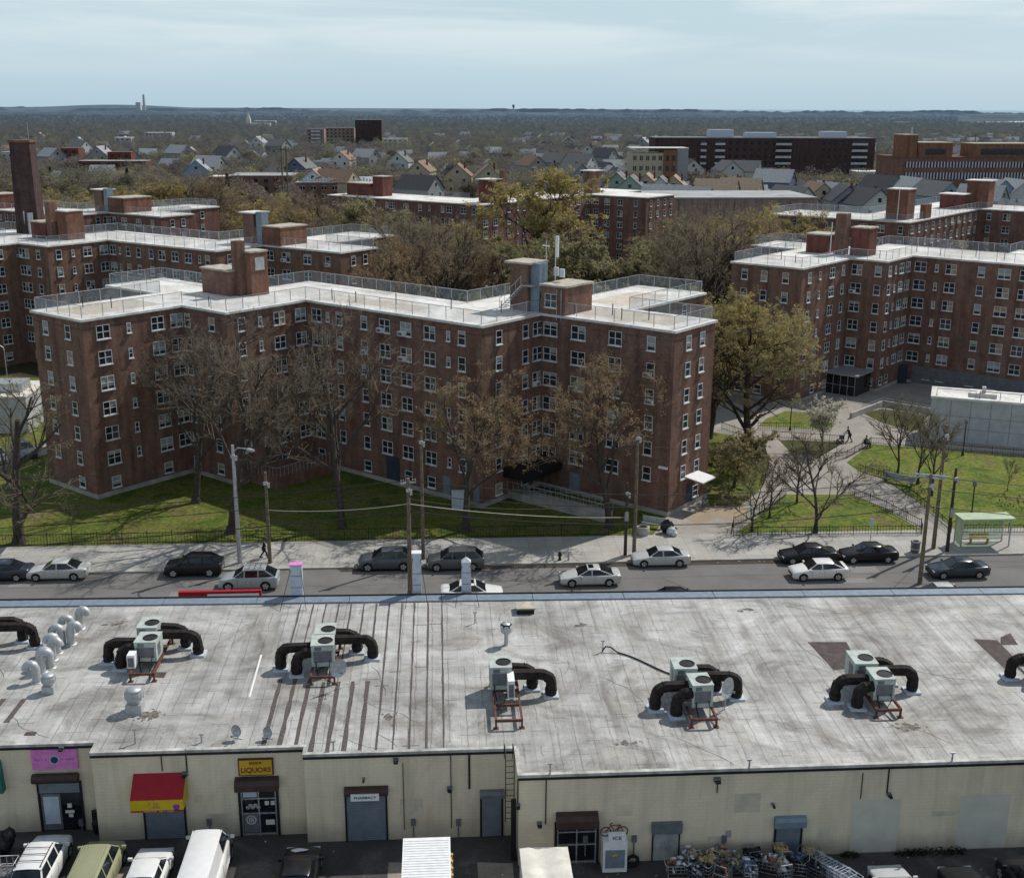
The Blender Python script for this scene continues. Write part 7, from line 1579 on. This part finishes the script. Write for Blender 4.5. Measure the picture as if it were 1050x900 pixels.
# houses
hc = {}
def house(x, y, w, d, h, rz, wi, ri, label, group=None, z=0, parts=True):
    t = T('gabled_house', label, 'house', (x, y, z), rz, group)
    key = (round(w), round(d), round(h*2), wi, ri, parts)
    if key in hc: 
        for nm, me in hc[key]: o = bpy.data.objects.new(nm, me); COL.objects.link(o); o.parent = t
        return t
    res = []
    rh = w*.42
    m = MB().box(-w/2, w/2, -d/2, d/2, 0, h); m.add([(-w/2, -d/2, h), (w/2, -d/2, h), (0, -d/2, h+rh), (-w/2, d/2, h), (w/2, d/2, h), (0, d/2, h+rh)], [(0, 1, 2), (4, 3, 5)])
    res.append(m.build('wall', HW[wi], t)); o = .4; e = rh/(w/2)
    m = MB()
    for s in (-1, 1): m.add([(s*(w/2+o), -d/2-o, h-o*e), (s*(w/2+o), d/2+o, h-o*e), (0, d/2+o, h+rh+.02), (0, -d/2-o, h+rh+.02), (s*(w/2+o), -d/2-o, h-o*e+.2), (s*(w/2+o), d/2+o, h-o*e+.2), (0, d/2+o, h+rh+.25), (0, -d/2-o, h+rh+.25)], [(0, 1, 2, 3), (4, 7, 6, 5), (0, 3, 7, 4), (1, 5, 6, 2), (0, 4, 5, 1)])
    res.append(m.build('roof', HR[ri], t))
    if parts:
        for cx, cz in ((-w*.25, h*.28), (w*.25, h*.28), (-w*.25, h*.75), (w*.25, h*.75), (0, h+rh*.35)):
            res.append(MB().box(cx-.55, cx+.55, -d/2-.06, -d/2+.02, cz-.7, cz+.7, 0).box(cx-.66, cx+.66, -d/2-.05, -d/2+.018, cz-.82, cz-.701, 1).box(cx-.66, cx+.66, -d/2-.05, -d/2+.018, cz+.701, cz+.82, 1).build('window', ['glass', 'frame'], t))
        res.append(MB().box(-w/2-.0-.06, -w/2+.02, -1, 1, h*.4, h*.6).box(w/2-.02, w/2+.06, -2.5, -1.5, h*.5, h*.72).box(w/2-.02, w/2+.06, 1.5, 2.5, h*.5, h*.72).build('side_window', 'glass', t))
        res.append(MB().box(w*.2, w*.2+.7, .5, 1.2, h, h+rh*1.15).build('chimney', 'brick_red', t))
    hc[key] = [(o_.name.split('.')[0], o_.data) for o_ in res]
    return t
rr = random.Random(12)
# (px, py of the ridge, Y, wall, roof, rotation, w, note)
HS = [(81, 144, 620, 0, 0, 1.4, 'white house with dormers in the trees beyond the boiler chimney'), (103, 150, 560, 3, 2, .3, 'grey house left of the old factory roof'), (52, 152, 520, 3, 2, 1.2, 'grey house just right of the boiler chimney'), (183, 149, 520, 3, 2, 1.3, 'grey roofed house above the golden tree'), (202, 164, 410, 1, 2, .5, 'light blue gabled house beyond the third block'), (214, 160, 440, 3, 2, 1.5, 'pale roofed house behind the light blue one'), (308, 162, 450, 5, 0, .1, 'dark blue house with white gable edging'), (324, 173, 430, 0, 4, .3, 'white bungalow with a round window beside the dark blue house'), (345, 174, 435, 2, 1, 1.5, 'tan roofed bungalow right of the white one'), (352, 155, 620, 0, 1, .2, 'narrow white gable peeping from the trees'), (375, 153, 640, 3, 2, 1.3, 'pale roofed house left of the bright hall'), (410, 156, 560, 0, 0, .2, 'white gabled house below the bright hall'),
 (432, 165, 420, 2, 1, .2, 'cream house with a brown gable roof, leftmost of the brown roofed three'), (470, 168, 410, 2, 1, .3, 'brown roofed house in the middle of three, with white gable boards'), (500, 169, 415, 2, 1, .4, 'brown roofed house right of the middle one'), (430, 180, 370, 3, 3, 1.4, 'grey slate roofed house behind the centre block'), (583, 140, 700, 3, 2, .3, 'large pale roofed house on the rise'), (602, 148, 640, 0, 3, .3, 'white gable with a steep dark roof'), (620, 152, 600, 3, 3, 1.3, 'low dark roofed house near the cream apartments'), (595, 158, 520, 0, 0, 1.3, 'grey roofed house behind the row of porches'), (570, 157, 530, 3, 0, 1.2, 'grey house left of the row of porches'), (587, 168, 480, 3, 0, .9, 'grey roofed house right of the tall yellow tree'), (660, 141, 650, 3, 2, .0, 'grey gabled house left of the long dark house'),
 (635, 177, 420, 4, 0, .15, 'pale green house, first of the small row before the cream apartments'), (648, 180, 415, 4, 0, .15, 'green grey house, second of the small row'), (664, 178, 415, 2, 4, .15, 'cream house, third of the small row'), (678, 181, 412, 0, 0, .15, 'white gable house, fourth of the small row'), (692, 180, 412, 2, 4, .15, 'cream house, last of the small row'), (684, 190, 370, 3, 2, 1.45, 'grey long house beside the warehouse'), (708, 192, 365, 1, 2, 1.2, 'light blue house beside the warehouse'), (708, 163, 470, 0, 3, .4, 'white house with a dark roof beside the brown section'), (735, 184, 400, 2, 4, 1.5, 'tan roofed long house over the warehouse'), (760, 183, 395, 2, 4, 1.5, 'peach coloured house over the warehouse end'), (746, 165, 455, 0, 0, .5, 'white house with a barn roof before the long dark house'), (763, 165, 462, 0, 0, 1.5, 'second white barn roofed house before the long dark house'), (795, 174, 430, 5, 2, 1.4, 'house with pale roof and black walls'), (812, 191, 372, 0, 0, .9, 'white house right of the warehouse end'), (838, 187, 380, 2, 1, .4, 'tan house among the row above the right block'), (850, 187, 385, 0, 2, .6, 'white house with pale roof above the right block'), (866, 190, 385, 3, 3, .3, 'house with pointed dark gable above the right block'), (891, 193, 360, 0, 3, .5, 'white gabled house with black roof left of the lift housing'), (935, 182, 400, 0, 2, .5, 'white house right of the lift housing'), (962, 186, 380, 1, 0, .6, 'light blue house between the two lift housings'), (1020, 184, 390, 1, 2, .5, 'blue white gabled house right of the far lift housing'), (1042, 184, 380, 0, 2, .4, 'white blue gabled house at the right edge'), (1008, 190, 360, 3, 2, 1.2, 'grey house before the blue white gables'), (905, 180, 420, 4, 3, .9, 'green sided long house before the school'), (985, 150, 640, 0, 0, .4, 'white gable between the school wings'), (545, 160, 560, 3, 1, .8, 'grey brown house left of the tall yellow tree'), (232, 150, 640, 0, 3, 1.2, 'white walled house with dark roof in the left trees'), (265, 140, 760, 0, 2, .2, 'pale house far off in the left trees'), (285, 143, 740, 3, 0, 1.4, 'grey long house far off left of the centre'), (128, 152, 560, 3, 0, 1.1, 'grey house behind the old factory')]
for px, py, Y, wi, ri, rz, lb in HS:
    x, Y = G(px, py, 12.5); w = rr.uniform(10.5, 12.5); d = rr.uniform(13, 16); h = 12.5-w*.42
    Y = min(Y, 1500); house(x, Y, w, d, h, rz-.4, wi, ri, lb, None, 0)
# scattered farther houses, seen as specks
seen = {}; spots_ = [(o_.location[0], o_.location[1]) for o_ in COL.objects if o_.name.startswith('gabled_house')]
for i in range(420):
    Y = 430+1100*rr.random()**1.5; px = rr.uniform(10, 1045) if i % 2 else rr.uniform(540, 1045)
    if 650 < px < 905 and 495 < Y < 800 or (910 < px and Y < 500) or (Y < 520 and px < 540): continue
    x, _ = W(px, 150, Y)
    if any(abs(x-a_) < 11 and abs(Y-b_) < 16 for a_, b_ in spots_): continue
    spots_.append((x, Y)); wi = rr.choice([0, 0, 0, 1, 2, 3, 4]); ri = rr.choice([0, 2, 2, 2, 3, 4])
    lb = f'{HWN[wi]} house with a {HRN[ri]} roof far off among the trees'
    house(x, Y, 9, 12, 5, rr.choice([.1, 1.5, .6, 1.1]), wi, ri, lb, f'distant {HWN[wi]} houses with {HRN[ri]} roofs', -1.8, False)
# horizon marks
def hz(px, py, Y): return W(px, py, Y)
x, z = hz(147, 97, 7000); t = T('power_station', 'distant power station with one tall stack on the left horizon', 'power station', (x, 7000, 0)); MB().tube([(0, 0, 0), (0, 0, z)], [9, 6], 8).build('stack', 'palepanel', t); MB().box(-48, -22, 0, 40, 0, hz(141, 105, 7000)[1]).build('boiler_house', 'palepanel', t)
x, z = hz(526.5, 107, 6500); t = T('water_tower', 'small water tower silhouette on the horizon', 'water tower', (x, 6500, 0)); MB().tube([(0, 0, 0), (0, 0, z-18)], 4, 8).build('column', 'palepanel', t); MB().lathe([(4, z-18), (6.5, z-13), (6.5, z-4), (0, z)], (0, 0, 0), 12).build('tank', 'greymetal', t)
x, z = hz(254, 115, 2300); t = T('church', 'distant church with a white pointed steeple', 'church', (x, 2300, 0)); MB().box(-4, 4, 0, 8, 0, z-14).add([(-4, 0, z-14), (4, 0, z-14), (4, 8, z-14), (-4, 8, z-14), (0, 4, z)], [(0, 1, 4), (1, 2, 4), (2, 3, 4), (3, 0, 4)]).build('steeple', 'offwhite', t); MB().box(4.1, 40, 0, 14, 0, z-20).build('nave', 'offwhite', t)
for px, pt, Y, lb in ((288, 149, 420, 'tall utility mast rising between the houses on the left'), (293, 150, 425, 'second utility mast beside the first'), (1001, 137, 700, 'thin mast above the school')):
    x, z = W(px, pt, Y); t = T('utility_mast', lb, 'mast', (x, Y, 0)); MB().tube([(0, 0, 0), (0, 0, z)], .28, 6).build('shaft', 'wood', t); MB().box(-2, 2, -.15, .15, z-1.5, z-1.2).build('crossarm', 'wood', t)
# hills and bay
m = MB(); n = 60; xa, _ = W(-60, 110, 8500); xb, _ = W(250, 110, 8500); 
for i in range(n): a = xa+(xb-xa)*i/n; b = xa+(xb-xa)*(i+1)/n; ha = 26*math.exp(-((i/n-.55)/.25)**2)+22; hb_ = 26*math.exp(-(((i+1)/n-.55)/.25)**2)+22; m.quad((a, 8500, -1), (b, 8500, -1), (b, 8650, hb_), (a, 8650, ha)); m.quad((a, 8650, ha), (b, 8650, hb_), (b, 9300, -1), (a, 9300, -1))
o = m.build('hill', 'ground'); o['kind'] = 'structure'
def watermat():
    m, t, b = newmat('bay_water'); b.inputs['Base Color'].default_value = (.42, .52, .58, 1); b.inputs['Roughness'].default_value = .5; return m
M['water'] = watermat()
M['seawater'] = simple('far_sea', (.20, .30, .38, 1), .9, 0, .05, .001, 'World')
sheet('bay', [W(985, 125, 3600)[0:1]+(3550,), W(1200, 125, 3600)[0:1]+(3550,), W(1200, 119, 6000)[0:1]+(4900,), W(1010, 119, 6000)[0:1]+(4900,)], .2, 'water')
sheet('sea', [(9000 if 0 else W(820, 116, 9000)[0], 9500), (60000, 9500), (60000, 55000), (W(760, 112, 50000)[0], 55000)], .5, 'seawater')
# far tree line steps on the horizon so that it is uneven
def ridge(Y, hmin, hmax, seed, name):
    q = random.Random(seed); m = MB(); xa = W(-80, 110, Y)[0]; xb = W(1130, 110, Y)[0]; n = 300; hs = []; h = (hmin+hmax)/2
    for i in range(n+1): h += q.uniform(-1, 1)*(hmax-hmin)*.35; h = max(hmin, min(hmax, h)); hs.append(h)
    for i in range(n): a = xa+(xb-xa)*i/n; b = xa+(xb-xa)*(i+1)/n; m.quad((a, Y, 0), (b, Y, 0), (b, Y+30, hs[i+1]), (a, Y+30, hs[i])); m.quad((a, Y+30, hs[i]), (b, Y+30, hs[i+1]), (b, Y+200, 0), (a, Y+200, 0))
    o = m.build(name, 'ground'); o['kind'] = 'stuff'; o['label'] = 'distant band of woodland along the horizon'; return o
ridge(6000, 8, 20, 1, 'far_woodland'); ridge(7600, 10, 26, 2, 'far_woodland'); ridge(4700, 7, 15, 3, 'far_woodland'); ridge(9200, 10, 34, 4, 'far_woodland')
# ------------------------------------------------------------------ background trees
def puff(seed, Ht=11, n=420, mat='farleaf', slim=1., trunk=True, conf=False):
    q = random.Random(seed); m = MB(); lobes = [(q.uniform(-.26, .26)*Ht, q.uniform(-.26, .26)*Ht, q.uniform(.42, .82)*Ht, q.uniform(.14, .25)*Ht) for _ in range(9)]
    for i in range(n):
        if conf: z = Ht*(.1+.88*q.random()**1.2); r = (Ht-z)*.25*q.random()**.4; a = q.uniform(0, 2*pi); c = (r*cos(a), r*sin(a), z); s = q.uniform(.25, .55)
        else:
            lx, ly, lz, lr = q.choice(lobes); a = q.uniform(0, 2*pi); b = math.acos(q.uniform(-1, 1)); r = lr*q.random()**.25; c = ((lx+r*sin(b)*cos(a))*slim, (ly+r*sin(b)*sin(a))*slim, lz+r*cos(b)); s = q.uniform(.25, .6)
        m.add([tuple(c[k]+q.uniform(-s, s) for k in range(3)) for _ in range(3)], [(0, 1, 2)])
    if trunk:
        m.add([(-.16, 0, 0), (.16, 0, 0), (.05, 0, Ht*.6), (-.05, 0, Ht*.6)], [(0, 1, 2, 3)], 1)
        for i in range(14): a = q.uniform(0, 2*pi); z = Ht*q.uniform(.25, .5); r = Ht*q.uniform(.15, .35); c, s_ = cos(a), sin(a); m.add([(0, 0, z), (.1, .1, z+.25), (r*c, r*s_, z+r*1.1)], [(0, 1, 2)], 1)
    me = bpy.data.meshes.new('tree'); me.from_pydata(m.v, [], m.f); me.materials.append(M[mat]); me.materials.append(M['bark']); me.polygons.foreach_set('material_index', m.m); me.update(); return me
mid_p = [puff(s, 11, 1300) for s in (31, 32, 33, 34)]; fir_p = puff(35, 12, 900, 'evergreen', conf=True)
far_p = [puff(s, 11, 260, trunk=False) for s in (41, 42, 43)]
q = random.Random(77); cnt = 0
DESC = ['round', 'broad', 'loose', 'tall']
avoid = [(G(px, 0 if 0 else 0, 0)[0], 0) for px in ()]
occupied = [(o_.location[0], o_.location[1]) for o_ in COL.objects if o_.name.startswith('gabled_house') or o_.name.startswith('flat_roofed')]
boxes = [(W(668, 204, 300)[0]-3, W(838, 204, 300)[0]+3, 297, 328), (W(905, 170, 455)[0], W(1080, 170, 455)[0], 430, 480), (W(648, 170, 520)[0], W(706, 170, 520)[0], 500, 536), (W(672, 142, 590)[0], W(900, 142, 590)[0], 570, 610)]
def blocked(x, y, r=7):
    if any(a < x < b and c < y < d for a, b, c, d in boxes): return True
    return any(abs(x-a) < r and -32 < y-b < r for a, b in occupied)
while cnt < 200:
    Y = 262+560*q.random()**1.25; px = q.uniform(-10, 1060); x, _ = W(px, 160, Y)
    if blocked(x, Y): continue
    if px > 640 and Y < 400: 
        if q.random() < .85: continue
    if 300 < Y < 350 and 200 < px < 400: continue
    if px < 260 and Y < 330 and q.random() < .75: continue
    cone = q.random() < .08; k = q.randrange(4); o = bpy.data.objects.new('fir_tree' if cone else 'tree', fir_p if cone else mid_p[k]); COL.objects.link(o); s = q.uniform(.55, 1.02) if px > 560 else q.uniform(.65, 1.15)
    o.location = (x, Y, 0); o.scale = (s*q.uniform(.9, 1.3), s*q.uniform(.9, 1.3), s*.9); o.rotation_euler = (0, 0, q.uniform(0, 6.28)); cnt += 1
    sd = 'left' if px < 350 else ('middle' if px < 700 else 'right'); near = 'nearer' if Y < 480 else 'farther'
    tag(o, (f'dark fir tree among the {near} houses on the {sd}' if cone else f'{DESC[k]} crowned tree among the {near} houses, {sd} part'), 'tree', (f'{near} firs {sd}' if cone else f'{near} {DESC[k]} trees {sd}'))
# the rest is one wood: instances on points
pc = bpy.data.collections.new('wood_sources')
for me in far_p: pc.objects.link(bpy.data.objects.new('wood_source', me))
pts = []
for i in range(30000):
    Y = 500+5600*q.random()**1.55; px = q.uniform(-30, 1080); x = W(px, 140, Y)[0]
    if blocked(x, Y, 6) or (px > 980 and Y > 3300) or (Y < 1000 and q.random() < .1): continue
    pts.append((x, Y, q.uniform(-2.5, .3)))
me = bpy.data.meshes.new('distant_wood'); me.from_pydata(pts, [], []); wood = bpy.data.objects.new('distant_wood', me); COL.objects.link(wood)
tag(wood, 'endless mixed wood of suburban trees reaching the horizon', 'wood', None, 'stuff')
ng = bpy.data.node_groups.new('scatter', 'GeometryNodeTree'); ng.interface.new_socket('Geometry', in_out='INPUT', socket_type='NodeSocketGeometry'); ng.interface.new_socket('Geometry', in_out='OUTPUT', socket_type='NodeSocketGeometry')
N = ng.nodes; Lk = ng.links; gi = N.new('NodeGroupInput'); go = N.new('NodeGroupOutput'); ip = N.new('GeometryNodeInstanceOnPoints'); ci = N.new('GeometryNodeCollectionInfo'); ci.inputs[0].default_value = pc; ci.inputs[1].default_value = True
rv = N.new('FunctionNodeRandomValue'); rv.data_type = 'FLOAT_VECTOR'; rv.inputs[0].default_value = (.7, .7, .55); rv.inputs[1].default_value = (1.35, 1.35, 1.05); rt = N.new('FunctionNodeRandomValue'); rt.data_type = 'FLOAT_VECTOR'; rt.inputs[0].default_value = (0, 0, 0); rt.inputs[1].default_value = (0, 0, 6.28)
ip.inputs['Pick Instance'].default_value = True
Lk.new(gi.outputs[0], ip.inputs['Points']); Lk.new(ci.outputs[0], ip.inputs['Instance']); Lk.new(rv.outputs[0], ip.inputs['Scale']); Lk.new(rt.outputs[0], ip.inputs['Rotation']); Lk.new(ip.outputs[0], go.inputs[0])
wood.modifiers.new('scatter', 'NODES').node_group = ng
# ================================================================== LIGHT, SKY, CAMERA
SUN_AZ = R(37); SUN_EL = R(48)
wd = bpy.data.worlds.new('World'); S.world = wd; wd.use_nodes = True; nt = wd.node_tree; nd = nt.nodes; lk = nt.links
bg = nd['Background']; sky = nd.new('ShaderNodeTexSky'); sky.sky_type = 'NISHITA'; sky.sun_disc = False; sky.sun_elevation = SUN_EL; sky.sun_rotation = pi/2-SUN_AZ; sky.altitude = 30; sky.air_density = 1.2; sky.dust_density = 1.; sky.ozone_density = 2.
tc = nd.new('ShaderNodeTexCoord'); mp = nd.new('ShaderNodeMapping'); mp.inputs['Scale'].default_value = (1.3, 1.3, 13); lk.new(tc.outputs['Generated'], mp.inputs[0])
no = nd.new('ShaderNodeTexNoise'); no.inputs['Scale'].default_value = 2.2; no.inputs['Detail'].default_value = 7; no.inputs['Roughness'].default_value = .55; no.inputs['Distortion'].default_value = .4; lk.new(mp.outputs[0], no.inputs[0])
rp = nd.new('ShaderNodeValToRGB'); rp.color_ramp.elements[0].position = .42; rp.color_ramp.elements[1].position = .62; lk.new(no.outputs[0], rp.inputs[0])
sp = nd.new('ShaderNodeSeparateXYZ'); lk.new(tc.outputs['Generated'], sp.inputs[0])
# haze blue near the horizon, pale veil of cloud higher up
gr = nd.new('ShaderNodeValToRGB'); e = gr.color_ramp.elements; e[0].position = 0.; e[0].color = (5.2, 7.1, 8.5, 1); e[1].position = .14; e[1].color = (6.3, 7.9, 8.7, 1); x_ = e.new(.03); x_.color = (5.9, 7.7, 8.8, 1); x_ = e.new(.32); x_.color = (1.7, 2.6, 4.0, 1); x_ = e.new(1.); x_.color = (.6, 1.1, 2.3, 1); lk.new(sp.outputs[2], gr.inputs[0])
mx = nd.new('ShaderNodeMix'); mx.data_type = 'RGBA'; mx.inputs[0].default_value = .9; lk.new(sky.outputs[0], mx.inputs[6]); lk.new(gr.outputs[0], mx.inputs[7])
mc = nd.new('ShaderNodeMix'); mc.data_type = 'RGBA'; mm = nd.new('ShaderNodeMath'); mm.operation = 'MULTIPLY'; lk.new(rp.outputs[0], mm.inputs[0])
mr = nd.new('ShaderNodeMapRange'); mr.inputs['From Min'].default_value = .02; mr.inputs['From Max'].default_value = .07; mr.inputs['To Max'].default_value = .7; lk.new(sp.outputs[2], mr.inputs['Value']); lk.new(mr.outputs[0], mm.inputs[1])
lk.new(mm.outputs[0], mc.inputs[0]); lk.new(mx.outputs[2], mc.inputs[6]); mc.inputs[7].default_value = (9.0, 9.8, 10.0, 1); lk.new(mc.outputs[2], bg.inputs[0]); bg.inputs[1].default_value = .09
sl = bpy.data.lights.new('sun', 'SUN'); sl.energy = 4.1; sl.angle = R(.6); sl.color = (1., .95, .87); so = bpy.data.objects.new('sun', sl); COL.objects.link(so)
so.rotation_euler = (pi/2-SUN_EL, 0, SUN_AZ+pi/2)
cd = bpy.data.cameras.new('camera'); cam = bpy.data.objects.new('camera', cd); COL.objects.link(cam); S.camera = cam; cd.sensor_width = 36; cd.sensor_fit = 'HORIZONTAL'; cd.lens = F/1050*36; cd.clip_end = 90000; cd.clip_start = .5
import mathutils
cam.matrix_world = mathutils.Matrix(((_rt[0], _up[0], -_fw[0], 0), (_rt[1], _up[1], -_fw[1], 0), (_rt[2], _up[2], -_fw[2], H), (0, 0, 0, 1)))
S.view_settings.view_transform = 'Standard'; S.view_settings.look = 'None'; S.view_settings.exposure = 0
S.render.engine = 'CYCLES'; S.cycles.max_bounces = 5; S.cycles.transparent_max_bounces = 12; S.cycles.diffuse_bounces = 2; S.cycles.glossy_bounces = 2; S.cycles.use_denoising = True
